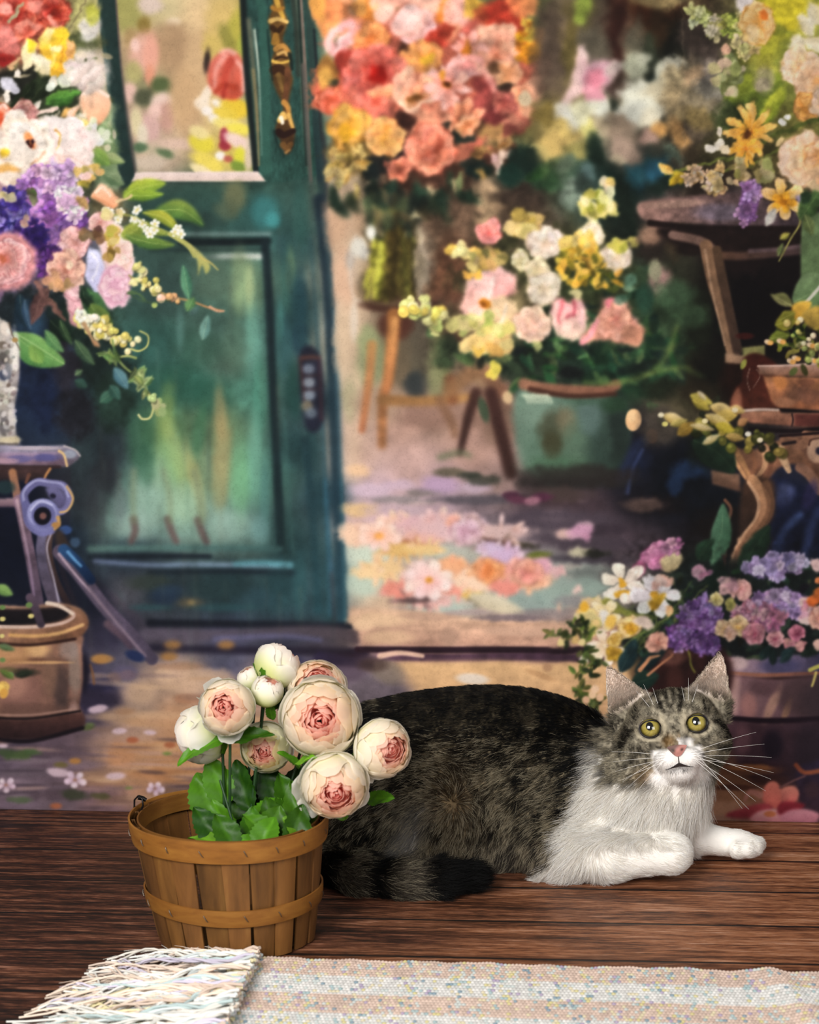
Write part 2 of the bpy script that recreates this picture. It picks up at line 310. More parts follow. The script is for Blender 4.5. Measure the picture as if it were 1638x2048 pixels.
base_field([(float(p), float(q), c) for p, q, c in (k.split(',') for k in """
-60,0,c86a50 60,40,c9584a 150,60,9a9a60 180,120,a08c60 90,160,4d5a3c 170,200,7d8560 60,260,c9a08a -60,300,c09a90 200,330,6c8a58 120,420,8a60a8 -60,480,a06a90
280,20,b3a558 330,20,c7b37c 350,90,c4996a 300,90,c8926a 400,30,dcb47c 460,40,c9b45a 380,150,c69a68 300,180,8f8a58 270,250,b98f7c 380,230,d0a274 320,300,c3a284 440,230,e0c070 450,300,d8b844
560,30,2f5a52 560,200,356a5a 600,330,2e5a50 400,400,2f5a4c 520,430,357a74 600,480,2d6060 330,430,2a4f44 330,560,35544a 430,560,4a6a52 490,580,6b8458 520,680,4f8674 430,640,3f6152 320,700,27594c 380,760,245f4b 450,720,4d5f4a 500,780,3f7a60
430,850,62703c 330,860,55803f 360,940,7d9c58 430,950,7d8a55 300,1000,7d9c86 400,1040,86a48c 500,950,5f9a6a 540,950,4a8a78 500,1060,6f8f80 240,960,4f7060 240,800,1f3d38 220,900,2f3f48 190,960,333845 230,1040,6f8a7c 560,1060,2f5a58
590,640,1f4f58 600,900,1f4a4f 640,800,1c3a50 660,1000,1d4a64 670,1150,2c6070 590,1100,245055 450,1180,24454c 330,1180,2a3a44 250,1120,28344c 560,1200,2a5a60 640,1220,28505c
60,760,24365e 110,820,283a5a 40,1000,161c38 40,1100,121a34 140,1000,33323f 130,1080,1d2a48 190,1200,1c2240 250,1180,6a5a66 100,1180,1a2038 230,1270,3a3456 330,1270,544a60 450,1270,4a4a70 560,1270,40405a 640,1280,4a3f50 690,1270,55454a 740,1260,c79f86
250,1330,5f5a72 200,1400,3a3458 300,1360,b08f78 370,1360,c7a082 280,1420,a98a74 350,1440,b4825c 250,1480,a98470 350,1540,bb8052 260,1530,b9855c 200,1600,86646a 100,1520,6f5866 40,1570,7d6874 120,1600,75606a 350,1600,94684c 20,1500,5f4f62 0,1640,6a5560 400,1640,8a6048
450,1330,5f5f7a 520,1380,a98470 600,1340,5c5470 680,1340,6a5c72 750,1380,75666f 780,1420,7a6a70 500,1500,b08055 600,1600,a0785a
660,430,bf9676 690,540,cda682 680,660,cbae90 690,760,b6a684 850,440,745843 800,480,5f4f38 900,430,7a5f48 975,400,b29570 1040,430,58433a 1000,380,4f3f34 1080,440,5a4a3c 930,540,6b4230 880,560,7a5038 890,640,5f3c30 900,720,8a7058 840,720,6a5a40 780,700,6f5a44 760,780,a58a70
700,850,c4a08c 800,850,b48d7c 880,820,a07f6c 960,820,94705f 700,920,cfa794 820,930,c19c92 950,900,b89080 1000,960,9a7c74 760,990,c6a6ae 880,990,b698a4 700,1040,c9a098 800,1050,b89aa0 950,1030,7d6a72 1060,1020,64505a 1180,1020,55424a 1100,960,4a3a38 1280,1000,251f28 1150,1070,66525e 1250,1080,55454f
720,1110,c9cdb4 780,1130,c9b494 850,1110,b0b0a0 950,1090,a09a94 1050,1100,8a7d84 720,1170,c6c8b0 880,1170,b0b5a4 1000,1190,a6a496 1100,1160,8f9c90 1170,1170,8e9f94 1120,1200,9a9c92 760,1215,d3b090 900,1215,b0a898 1050,1225,9a8484 1150,1230,a08676 750,1250,d6ac8a 860,1262,cba088 1000,1265,c09884 1120,1265,bd9680 850,1296,8a5f58 1000,1296,5a3c4c 1100,1300,5a3a4c 780,1312,8a6474 820,1330,d9a878 1000,1340,d2a274 1130,1340,cf9f70 1200,1400,c79468 850,1380,cb9a6c 1000,1380,cc9c70 1100,1420,c4946a 800,1360,8f7866
1100,20,5c6a38 1130,60,6f5a46 1080,120,5c4a3e 1140,160,8f7a58 1110,230,8a7444 1060,260,7a6a38 1150,30,6a7a30 1200,40,68553f 1240,60,3a1e18 1260,100,6a5544 1300,20,5a2a14 1330,70,3c2416 1350,130,1e2218 1200,110,6c5c4a 1230,160,6c6a58 1300,180,7a7460 1350,200,6a5c4a 1400,110,54443c 1420,160,5f5450 1380,250,605040 1340,220,24221c 1450,180,50583c 1500,130,7a7a38 1480,260,707838 1550,120,8a8a40 1600,60,a0a048 1560,330,6f6a38
1130,290,b29a58 1080,300,6f6a40 1060,340,20483c 1020,330,1f3a30 1100,350,2f5a30 1160,320,4a6a58 1200,260,a89878 1240,310,7a6858 1280,300,24302c 1190,340,16302c 1260,360,122a26 1300,340,1c4a54 1160,380,4a5f50 1240,400,15281f 1320,320,5a4a34 1380,320,4a3a28 1400,380,2f241c 1260,460,1a241c 1330,440,8a6460 1450,430,6a5560 1550,430,35282c
1280,560,35483a 1260,700,2f5a38 1300,680,3a6a40 1340,620,3f5a38 1330,740,3a4a2a 1390,640,22301c 1400,740,2a2418 1360,500,54503e 1430,500,281a1a 1520,560,120c10 1500,640,140e10 1560,480,3a2828 1470,760,2a1c16 1430,720,2f2c20 1340,820,6a6048 1400,850,3a3024 1300,870,1d1a24 1270,920,1f2a4a 1290,980,1a1c28 1380,960,10141e 1370,900,141a28 1440,980,18202e 1560,1000,151a34 1600,1050,202f5a 1500,1050,2a2024 1400,1050,221c26 1350,1000,1c2030 1580,960,2a2f4a 1630,900,5a4038 1700,800,6a4a3a
1300,1100,4a3c44 1400,1110,2a2a28 1250,1180,7f7a70 1350,1200,2f3a30 1450,1200,2a2030 1550,1180,3a2f44 1250,1300,8a7040 1330,1290,203038 1400,1290,4a3044 1480,1290,2a2838 1580,1280,2a2f38 1320,1350,4a2420 1400,1350,3a1a18 1200,1360,d0a074 1180,1420,c8986c 1500,1350,8f6460 1600,1350,6a4a52 1480,1450,6a4c52 1560,1450,553a44 1500,1480,5a3a44 1600,1500,4a3040 1480,1560,84543c 1540,1560,6a3a30 1450,1600,c58a68 1500,1610,b57a60 1580,1620,7a4a44 1700,1500,40283a 1550,1640,a06a54
""".split())], 34)
IMG *= (1+.10*N1+.05*N2)[..., None]
# --- glass of the door: blurred garden light
for x, y, rx, ry, c, ang in [(255,20,26,50,'a39c48',0),(300,8,24,20,'d8bcae',0),(348,43,14,9,'e8cfa8',0),(345,95,34,50,'b98e60',10),(288,52,13,18,'9a7a28',0),(262,75,14,20,'b08a50',0),
    (285,105,24,38,'e9a690',5),(302,110,16,44,'ee9c80',0),(270,90,10,14,'f2c0b0',0),(300,150,10,22,'e88e68',0),(268,145,16,22,'b4a85c',0),(260,185,14,20,'eab4a4',0),(322,170,20,16,'5a7038',20),(288,195,18,18,'5a6040',0),(326,205,22,20,'f0c8b8',0),(312,222,16,14,'f0bfae',0),
    (300,255,20,30,'d9a69c',0),(335,235,14,30,'c98f7c',0),(273,245,12,30,'d8c890',0),(285,270,10,24,'e0d0b0',0),(320,300,34,16,'c0ae88',0),(330,305,18,10,'5a7a48',30),(280,295,14,10,'4f7a4c',0),(300,325,36,14,'c9b298',0),(350,288,40,12,'d8b098',0),
    (400,120,30,70,'d2a670',0),(370,200,30,60,'cfa06a',0),(450,60,40,70,'d8b058',0),(475,60,22,50,'b8ac30',15),(455,80,14,34,'9a9030',-20),(490,95,14,24,'a8b030',0),(425,100,20,30,'d2b04a',0),(414,122,7,24,'3c2a28',5)]:
    B(x, y, rx, ry, c, ang, .9, .9, wob=.25)
for x, y, rx, ry, c in [(405,205,16,14,'f0d8b8'),(412,190,9,22,'f2dcc0'),(445,178,20,14,'f6e0b0'),(470,185,14,11,'f6efe0'),(436,208,14,7,'f8ead8'),(470,215,30,20,'eac018'),(450,228,26,12,'e8c428'),(415,222,12,10,'f4e8dc'),(428,237,11,9,'f2e6e0'),(460,250,36,12,'f0d860'),(405,286,26,20,'e0cc1c'),(400,265,22,12,'e8d080'),(480,258,26,10,'ecd838'),(448,272,8,16,'d03050'),(450,292,12,9,'d42c40'),(476,283,28,13,'f0cbc0'),(440,312,10,9,'f6eee8'),(456,318,9,7,'d05848'),(415,325,34,16,'ecd03c'),(480,312,12,18,'d8d020'),(476,332,16,10,'7a9a28'),(405,342,26,10,'f4dc98'),(500,300,10,40,'d8c0a0')]:
    B(x, y, rx, ry, c, rng.rand()*30, .6, .95, wob=.2)
P(S("415,160 420,125 440,105 460,98 482,115 492,150 488,185 470,200 446,196 428,185"), 'f0705c', 'e84a2c', soft=2.5, nz=.12)
for l, c, w in [("430,175 432,140 450,112", 'f59a88', 12), ("470,120 486,140 488,180", 'f6b8a8', 11), ("448,190 450,150 462,122", 'f0402a', 18), ("430,185 445,170 470,175", 'e23a1c', 12), ("441,105 455,100 468,106", 'f4b09a', 10), ("446,196 448,180 452,170", 'c8281c', 8)]: L(S(l), w*.6, w, c, soft=4, a=.75)
# --- green door
P(S("193,-140 232,-140 232,0 244,150 262,270 275,350 268,400 245,400 228,275 210,140 195,20"), '2b4a44', '24423f', curve=False, soft=1.5, nz=.14)
L(S("232,0 243,140 262,290 272,345"), 4, 4, '7a5f58', soft=1.5, a=.8); L(S("206,60 226,250 240,330"), 6, 8, '3c5f54', soft=3, a=.7)
P(S("262,362 530,362 640,330 655,500 672,620 690,1000 697,1250 300,1250 140,1110 150,500 235,400"), '2c5a50', '25505a', curve=False, soft=1.5, a=.25, nz=.2, tex=('v', .25))
P(S("482,-140 626,-140 628,0 645,200 655,345 500,380 508,345 496,200 482,0"), '2f5c54', '2c5c50', curve=False, soft=1.5, nz=.15, tex=('v', .15))
L(S("485,-20 492,120 502,240 512,345"), 13, 11, '202f30', soft=2); L(S("497,40 508,150 516,260"), 10, 6, '6a7058', soft=4); L(S("509,60 518,150 523,260 524,310"), 5, 4, 'a9b8a4', soft=2); L(S("506,140 514,230 518,330"), 7, 5, '9a8450', soft=3, a=.8)
L(S("520,0 528,60 532,340"), 18, 22, '35705f', soft=5, a=.9); L(S("594,0 604,120 612,260 620,345"), 16, 12, '5f7058', '3f6a58', soft=4, a=.9); L(S("586,0 592,60 596,150"), 10, 8, '3c4c40', soft=4)
L(S("602,0 610,130 618,300 624,400"), 6, 7, '8f7868', '6a5a50', soft=2.2); L(S("597,0 604,140 613,330"), 5, 5, '2a4038', soft=2); L(S("617,0 628,160 640,340 655,480"), 17, 15, '3a5c50', '1f3440', soft=3); L(S("628,60 642,250 655,400"), 5, 8, '283638', '2a3038', soft=2)
L(S("606,130 616,300 630,480 640,600"), 8, 5, '6f6258', '35605c', soft=3, a=.8)
# gilt handle
P(S("548,-20 566,-5 570,25 576,42 572,58 566,80 578,96 582,112 580,140 586,160 578,200 580,225 590,255 588,285 580,305 570,308 562,285 552,262 552,250 562,232 566,212 552,180 542,150 543,120 548,100 542,75 540,55 536,40 545,15"), '8a5a1e', '5f3a1c', soft=2.2, nz=.3)
for l, c, w in [("550,-15 556,10 566,35",'d8a02c',12),("541,42 556,38 574,44",'e0b054',10),("545,15 555,20 566,16",'c07a1e',10),("545,56 555,62 564,54",'4a2810',12),("548,85 552,70 556,90",'b87a20',12),("552,98 566,92 578,105",'cf8a30',12),("556,108 568,104 574,110",'e0a850',7),("546,122 560,126 578,122",'d8a838',7),("550,118 562,114 574,116",'3a2010',4),("548,140 560,136 575,150",'4a2614',18),("556,150 560,165 566,182",'8f6428',10),("576,140 574,170 570,200",'7a4424',14),("568,205 576,215 578,235",'c8822c',12),("560,240 566,228 570,236",'e8b048',12),("578,230 582,245 586,256",'d8a040',9),("562,236 564,240 565,246",'f8f0d8',9),("558,265 568,270 586,262",'3a1c18',16),("566,290 574,296 582,288",'8f5a24',14),("572,305 576,302 580,300",'b07a38',6)]: L(S(l), w, w*.7, c, soft=2.2, a=.9, nz=.2)
L(S("579,108 582,120 584,138"), 8, 5, '1c2c28', soft=3, a=.8); L(S("535,60 540,120 545,160"), 4, 3, '1c3a34', soft=2, a=.7); L(S("548,262 556,290 568,312"), 5, 3, '1f3a34', soft=2.5, a=.7)
# sill of the glass
P(S("272,344 516,343 532,363 264,363"), 'ecd2c8', 'd8b8a8', curve=False, soft=1.2, nz=.05); L(S("264,365 400,366 532,366"), 4, 4, '203c38', soft=1.5, a=.8)
# rail and panel mouldings
P(S("262,366 640,366 660,470 540,470 240,470"), '2d5648', '2c5e58', curve=False, soft=4, a=.55, nz=.2)
for x, y, rx, ry, c in [(470,392,22,30,'7d7a48'),(455,420,26,20,'5a6a48'),(530,425,28,32,'2f8a8a'),(545,440,14,16,'35a0a0'),(400,440,40,18,'2c4c44'),(600,430,18,60,'2f6a60'),(330,445,40,14,'24443c'),(575,560,18,60,'3a7a68'),(580,540,10,40,'6a8a58'),(600,600,14,60,'1f5464'),(570,700,18,60,'2f6a70'),(590,780,20,60,'1f5a50'),(600,680,14,40,'24506a'),(560,640,8,40,'3f8a80')]: B(x, y, rx, ry, c, 0, .9, .75, wob=.2)
L(S("372,468 450,468 540,468"), 7, 7, '5f7f78', '6f908c', soft=2); L(S("365,484 450,484 535,482"), 15, 15, '16292e', soft=3); L(S("300,500 420,500 530,499"), 5, 4, '1d3438', soft=2, a=.7); L(S("425,514 470,512 520,513"), 11, 12, '7a8a80', 'b8bcb0', soft=2.2); L(S("380,515 410,514 430,514"), 5, 9, '5a7068', soft=2.5, a=.8)
L(S("530,486 538,600 546,800 555,960 563,1100"), 16, 18, '1d343c', '1d3c42', soft=3); L(S("522,520 532,700 545,950"), 4, 5, '3a6f60', soft=2, a=.6); L(S("548,490 560,700 580,1000 588,1110"), 5, 6, '3a6f68', soft=3, a=.6)
P(S("360,520 522,520 548,1100 210,1100 200,800 330,760"), '3a6450', curve=False, soft=8, a=.12, tex=('v', .5))
for x, y, rx, ry, c, an in [(480,560,18,60,'7f9460',0),(500,575,9,50,'93a068',0),(430,560,40,40,'4a6450',0),(330,580,40,50,'2f4a44',0),(505,680,16,70,'58947e',0),(470,690,26,50,'4c6f58',0),(400,700,50,40,'2f5c48',0),(360,660,8,40,'4a7a70',0),(340,770,60,40,'1f5a44',0),(420,790,40,40,'20604a',0),(520,800,14,80,'3f8a70',0),(440,830,12,60,'8f7a48',-3),(446,900,18,70,'97844c',0),(440,960,16,60,'8a8450',0),(330,830,18,60,'6f8a3c',8),(350,900,16,70,'8a9a4c',-15),(390,960,12,70,'9a9450',-14),(330,930,30,50,'6f9a5c',0),(300,980,40,60,'7c9f88',0),(280,870,30,60,'2a6040',0),(290,930,20,40,'2f6a4a',0),(480,960,20,80,'60a06c',0),(510,920,14,90,'5c9a80',0),(530,1000,10,80,'4a8a80',0),(370,1010,40,40,'86a880',0),(270,1050,40,30,'7f9c8c',0),(460,1050,40,30,'7a9888',0),(520,1060,18,30,'5f8f8c',0),(400,860,14,50,'2f6f48',10),(220,900,30,70,'27303c',5),(215,950,24,40,'2f2f3a',0),(190,1010,20,60,'3c3f48',0),(240,1010,14,40,'5a6a68',0)]: B(x, y, rx, ry, c, an, 1.0, .6, wob=.2)
for x, y in [(270,1062),(343,1062),(404,1064)]: L([(x-3 if x < 300 else x-8, y-24), (x, y), (x-8 if x < 300 else x+10, y+22)], 15, 12, '5f4440', '6a4a48', soft=4, a=.8); L([(x-2-14*(x > 300), y-120), (x-4, y-70), (x-2, y-20)], 12, 12, '6a7a58', soft=6, a=.6)
L(S("180,1098 380,1096 560,1098"), 14, 12, '4f7a70', '3a6a68', soft=4, a=.9); L(S("180,1114 330,1112 420,1113"), 10, 8, '1c2c3c', soft=2.5); L(S("190,1122 300,1130 400,1129 580,1132"), 9, 11, '5a6a94', '6f94a8', soft=3); L(S("470,1128 520,1126 582,1130"), 10, 14, '4a9aa8', soft=3, a=.8); L(S("300,1145 450,1142 590,1146"), 10, 12, '1d2f40', soft=4, a=.8)
for x, y, rx, ry, c in [(520,1195,40,20,'2f5a68'),(430,1180,50,20,'2a4c50'),(380,1205,30,10,'6a5a3c'),(383,1205,8,6,'a08040'),(330,1190,30,20,'24406a'),(300,1165,40,16,'3c4c40'),(560,1165,30,30,'245058'),(600,1170,14,60,'2f6a70'),(340,1180,30,10,'2c4a68'),(450,1215,60,8,'2a6068'),(300,1215,40,6,'2a6068')]: B(x, y, rx, ry, c, 0, .9, .7, wob=.3)
L(S("560,480 600,660 640,1000 660,1240"), 18, 30, '2a5c60', '24545c', soft=10, a=.6); L(S("640,400 660,620 676,1000 684,1240"), 26, 20, '1c3346', '235468', soft=5, a=.9); L(S("622,480 636,700 652,1000 660,1230"), 6, 8, '2f5a60', '2c6a80', soft=4, a=.8); L(S("610,880 622,1000 636,1220"), 14, 16, '1c4450', '245a66', soft=6, a=.8)
L(S("662,1120 665,1180 668,1240"), 8, 5, '5a5a6a', '3a3a4a', soft=3, a=.7); L(S("645,440 655,500 664,620"), 5, 5, '38636a', soft=2, a=.7); L(S("668,620 680,900 690,1240"), 6, 6, '2a5f7c', '2f6f80', soft=2.5, a=.9); L(S("650,960 656,1060 662,1140"), 6, 8, '2f7494', soft=4, a=.7)
P(S("600,706 640,712 645,845 610,850"), '2a2f48', soft=3, nz=.2); L(S("604,716 622,714 638,716"), 10, 8, '6a3f38', soft=3); L(S("600,715 604,760 608,800"), 5, 5, '5a3438', soft=2); L(S("638,720 641,780 643,840"), 7, 7, '4a3040', soft=2.5)
for x, y, c in [(617,738,'7a8498'),(618,765,'8f98a4'),(619,790,'8a98a8'),(614,812,'8a7a5a'),(622,826,'6a7a8a')]: B(x, y, 12, 11, c, 0, .7, .85)
L(S("606,750 620,752 634,750"), 4, 4, '4a3038', soft=2); L(S("606,778 620,779 634,778"), 4, 4, '4a3038', soft=2)
L(S("300,1246 450,1248 700,1252"), 16, 12, '1c2236', '22283a', soft=4); L(S("290,1268 450,1270 640,1262 715,1275"), 22, 26, '6a5c74', '5c4a50', soft=6, a=.8); L(S("430,1278 560,1272 640,1280"), 12, 8, '6a6aa0', soft=5, a=.7); L(S("300,1296 450,1300 600,1302 730,1305"), 14, 16, '2c2648', '33263a', soft=6, a=.9)
for x, y in [(345,1290),(452,1290),(338,1312),(200,1318)]: B(x, y, 17, 9, 'b0702c', 0, .8, .9)
B(560,1320,40,14,'2c3060',0,.8,.7); B(700,1320,50,16,'3a2438',0,.9,.9); B(720,1330,30,10,'5a3034',0,.9,.6)
for k in range(150):
    x, y = rng.uniform(160, 690), rng.uniform(380, 1240); l = rng.uniform(30, 140)
    if x > 640+(y-380)*.05: continue
    L([(x, y), (x+rng.uniform(-3, 5), y+l*.5), (x+l*.02, y+l)], rng.uniform(2, 7), rng.uniform(1, 4), ['6a6a50', '24403c', '4a7a6a', '7a6a50', '1c3438', '3a6a58', '5a8070', '2a3a44'][rng.randint(8)], soft=4, a=rng.uniform(.08, .24))
# --- lit flagstones and petals at the lower left
for x, y, rx, ry, c, an in [(390,1362,70,22,'cba484',2),(330,1350,20,14,'d2ab88',0),(280,1385,34,20,'bc9878',0),(430,1352,40,14,'bf9c80',0),(250,1345,24,14,'6a6080',0),(230,1355,16,10,'8a6a62',0),(200,1370,30,14,'2c2c58',0),(195,1400,40,26,'3a3048',0),(380,1398,30,10,'b47a58',0),(300,1440,60,14,'c29068',0),(240,1430,40,16,'a88468',0),(300,1500,70,16,'c08a5c',2),(380,1490,60,12,'c48a58',0),(240,1510,30,30,'c2855a',0),(330,1545,70,14,'b87a4c',0),(200,1560,60,14,'a87858',0),(360,1580,60,10,'7a5540',0),(100,1500,60,10,'6a5460',0),(60,1520,60,8,'87727c',0),(150,1530,50,8,'8f7480',0),(60,1545,60,10,'6a5a64',0),(130,1590,60,12,'5f4a54',0),(30,1610,50,8,'80697a',0),(250,1600,60,10,'8a6454',0),(480,1440,50,20,'b08a70',0),(520,1400,50,20,'c09a80',0),(450,1500,60,20,'b88a5c',0)]: B(x, y, rx, ry, c, an, .8, .7, wob=.3)
for i in range(70): B(rng.uniform(180, 620), rng.uniform(1330, 1600), rng.uniform(20, 70), rng.uniform(3, 9), ['c8a078', '9a7458', 'd0a880', '8a6a5c', 'b88a60', '7c6468', 'a8744c'][rng.randint(7)], rng.uniform(-3, 5), .9, .4)
for i in range(60): B(rng.uniform(-100, 420), rng.uniform(1480, 1640), rng.uniform(15, 60), rng.uniform(1.5, 4), ['4a3a48', 'a88070', '5f4a50', 'b89080', '6f5a68'][rng.randint(5)], rng.uniform(-3, 6), .9, .5)
for x, y, c, s in [(40,1510,'4f6a34',26),(10,1505,'4a5f38',22),(65,1504,'506a3c',16),(175,1455,'5a6a34',14),(180,1448,'6a7a44',9),(150,1590,'4a4f38',30),(200,1592,'5f5a34',20),(120,1530,'7a6a34',14),(258,1576,'6a8a38',8),(334,1507,'6a8a38',10),(40,1600,'5a6a48',20)]: B(x, y, s, s*.35, c, rng.uniform(-10, 10), .8, .85, wob=.4)
for x, y, c in [(265,1480,'b8603c'),(112,1612,'b8623c'),(150,1522,'b87a38'),(340,1490,'b0603c'),(75,1465,'6a8a80')]: B(x, y, 12, 6, c, 0, .6, .9)
for x, y, r in [(150,1560,23),(12,1570,20),(310,1577,18)]: daisy(x, y, r, 5, 'e0c8d4', 'b494a4', 'a06a50', .16, .7, .75, .3)
for x, y, r in [(195,1418,22),(240,1462,16),(232,1552,20),(115,1545,24),(5,1492,12),(300,1465,12)]: B(x, y, r, r*.38, 'cdb0ba', rng.uniform(-10, 10), .5, .85, wob=.3)
BL(150, 360, 700, 1320, 3.2); BL(236, -130, 516, 342, 2.2); SAT(130, 350, 712, 1330, .80, 1.02); SAT(200, 500, 540, 1110, 1.05, 1.14, 40); SAT(180, -130, 640, 370, .86, .97); BL(-130, 1290, 480, 1662, 1.6)
# --- behind the door: wall, coral bouquet in a glass vase on a stool
P(S("632,-140 655,340 676,640 690,960 720,960 720,560 700,380 760,300 800,-140"), 'c09a78', 'cdb092', curve=False, soft=8, a=.6)
for x, y, rx, ry, c in [(672,440,24,60,'c29a7a'),(690,560,24,60,'d0a688'),(684,680,18,70,'ccb090'),(700,800,16,40,'a8a07c'),(920,430,40,60,'7f604a'),(870,440,40,40,'6f5440'),(975,410,20,70,'b6956f'),(1040,420,50,44,'54402f'),(1050,395,60,20,'4a3a30'),(930,540,40,50,'5f3828'),(905,530,30,60,'7a5038'),(860,660,50,50,'5a4030'),(840,700,30,80,'6a6250'),(800,720,22,60,'75654e'),(880,720,20,60,'6f7a4a'),(870,760,16,50,'8a8a60'),(920,640,40,30,'4a3428'),(900,700,30,30,'33452f'),(745,720,30,60,'8a9468'),(735,680,20,30,'9aa070'),(830,770,22,26,'3a4448'),(960,720,26,50,'b08a60'),(760,810,50,40,'b09078'),(860,830,60,30,'9a7464'),(1000,800,30,40,'7a5a48'),(1000,860,30,40,'8a6a58')]: B(x, y, rx, ry, c, 0, .9, .8, wob=.25)
for x, y, rx, ry, c, an in [(790,650,34,30,'6a3a2c',0),(775,610,54,14,'5a3428',0),(930,650,20,40,'5a3828',0)]: B(x, y, rx, ry, c, an, .6, .9, wob=.2)
L(S("744,690 738,760 724,860"), 20, 13, 'b88850', 'b8704a', soft=4); L(S("788,630 785,680 776,760 766,800 764,890"), 28, 17, 'b8743c', 'b0744a', soft=4, nz=.2); L(S("790,640 782,720 772,790"), 14, 8, 'd89a58', 'c87848', soft=4, a=.8); L(S("765,800 850,802 935,795"), 22, 18, '9c6c40', 'b0804c', soft=5); L(S("880,800 905,850 910,870"), 20, 14, '8a6044', soft=6, a=.7); L(S("900,760 905,800"), 24, 20, '8a4c30', soft=6, a=.7)
L(S("900,780 960,740 1000,780"), 30, 30, '9a7048', '8a5c44', soft=7, a=.8); L(S("952,786 935,840 920,908"), 22, 12, '5a3830', '4a2f2a', soft=4); L(S("982,786 1000,860 1022,945"), 24, 26, '5a3630', '4a2e28', soft=5)
L(S("880,915 920,905 940,912"), 12, 8, '6a7454', soft=4, a=.8)
# vase with stems
B(720, 530, 24, 50, 'b8a894', 0, .8, .6); B(845, 510, 24, 60, 'a89880', 0, .9, .5)
P(S("752,430 815,430 834,520 838,596 722,596 730,520"), '66542e', '4e3f24', soft=8, a=.8, nz=.35)
for i in range(62):
    a = rng.uniform(-1, 1); x0 = 784+a*30; c = ['a8a838', '7f8430', '5a4c20', '8a9038', 'bcb848', '4a3c1c', '6a7430'][rng.randint(7)] if a > -.2 else ['b8b838', 'a0a030', 'c0c050', '8a8428'][rng.randint(4)]
    L([(x0+rng.uniform(-14, 14), 415), (784+a*44, 520), (780+a*54+rng.uniform(-6, 6), 598+rng.uniform(-26, 6))], 5, 3, c, soft=2, a=.75)
for x, y, rx, ry, c in [(742,465,10,14,'f4f2e8'),(716,495,16,20,'cfcabc'),(728,505,10,14,'c0bcb4'),(700,520,10,18,'a89c90'),(832,440,9,20,'cdbc98'),(812,470,7,10,'d8c090'),(708,640,8,40,'d4c4b0'),(840,545,14,50,'8a7c64')]: B(x, y, rx, ry, c, 0, .8, .85, wob=.2)
for k in range(34):
    x = rng.uniform(745, 838); L([(784+(x-784)*.55, 430), (784+(x-784)*.8, 520), (x, 596)], 4, 3, ['3a2c16', '4a3818', '2c2412', '5a4a20'][rng.randint(4)] if x > 765 else ['8a8a28', 'c4c048', '6a6420'][rng.randint(3)], soft=2, a=.75)
L(S("712,470 700,530 706,590 722,604"), 4, 4, 'd8d0c4', soft=3, a=.6); L(S("838,450 852,520 846,580 836,604"), 5, 5, 'b8ac9c', soft=3, a=.5); L(S("722,600 780,608 838,600"), 7, 7, '8a7050', soft=3, a=.7)
# coral bouquet
for x, y, r, c in [(850,150,190,'c8604a'),(700,180,80,'c87048'),(990,140,90,'c06048'),(840,310,110,'5f3a2c'),(720,300,70,'7a6030'),(960,290,70,'5a3a28'),(1020,230,50,'a05040')]: B(x, y, r, r*.8, c, 0, .4, .95, nz=.3, wob=.3)
for x, y, rx, ry, c in [(650,30,24,50,'f09450'),(640,0,20,40,'e8a048'),(675,10,26,36,'ee8a50'),(690,-40,60,40,'f0a878'),(735,15,26,30,'e0802c'),(725,5,14,24,'e8a050'),(765,20,20,30,'f4c8b4'),(790,-10,40,24,'f0a890'),(700,55,20,24,'ea8c60'),(885,20,22,30,'e8842c'),(850,0,30,30,'f0b8a0'),(915,25,32,34,'f4b0a0'),(905,60,20,20,'ee9a70'),(950,20,20,24,'d8a838'),(975,40,26,30,'d86038'),(1000,35,34,40,'c43424'),(1035,10,20,30,'e87848'),(1060,8,20,22,'e88a50'),(1010,70,24,26,'d04830'),(1030,50,20,20,'c83c28'),(870,75,30,20,'cc3a28'),(895,60,20,18,'a83020'),(945,70,26,26,'e06858'),(690,120,20,20,'c83c30'),(810,100,12,22,'4a2c20'),(700,150,30,20,'a83028'),(660,190,36,34,'ea6c50'),(655,140,18,30,'a87030'),(650,160,14,26,'d8a048'),(665,170,10,14,'3a3a28'),(700,210,30,22,'e87058'),(740,225,40,24,'e87460'),(690,235,26,20,'f0a880'),(980,190,34,40,'9a3a38'),(1000,230,36,30,'8a3434'),(960,210,22,26,'b85048'),(1010,180,26,30,'d06458'),(1030,215,22,30,'d87860'),(1050,200,16,30,'eaa880'),(1065,180,16,26,'eba884'),(1025,245,24,18,'d88468'),(990,270,36,22,'b0844c'),(960,295,30,26,'b85c48'),(930,310,26,22,'c06a50'),(1005,280,20,16,'c89058'),(975,320,24,16,'6a3a2c'),(880,225,30,22,'e08868'),(850,240,26,20,'ea9c78'),(830,250,18,16,'e08868'),(800,300,16,26,'33282a'),(810,330,14,20,'3a2a2a'),(755,330,34,22,'26282a'),(745,345,18,24,'1f2a2a'),(900,265,26,26,'2a3028'),(930,275,20,14,'26342c'),(810,240,20,14,'4a2820'),(1020,260,18,12,'8a4038'),(950,330,30,16,'26342c'),(955,345,18,14,'1f3430')]: B(x, y, rx, ry, c, rng.uniform(-20, 20), .6, .9, nz=.15, wob=.3)
FK = dict(soft=.25, sh=.28, shc='8a3020')
rose(825, 52, 46, 'f8ccc4', 'ec8c7c', 'f0b0a0', sq=.75, tilt=(.1, -.2), **FK); P(S("780,50 800,22 836,16 846,36 830,58 790,62"), 'f6d0c8', 'f0b8ac', soft=4)
for l, w in [("660,90 672,60 700,45", 22), ("668,105 690,80 700,50", 18), ("690,95 705,75 712,55", 18)]: L(S(l), w, w*.6, 'f2b0ac', 'f0a4a0', soft=5)
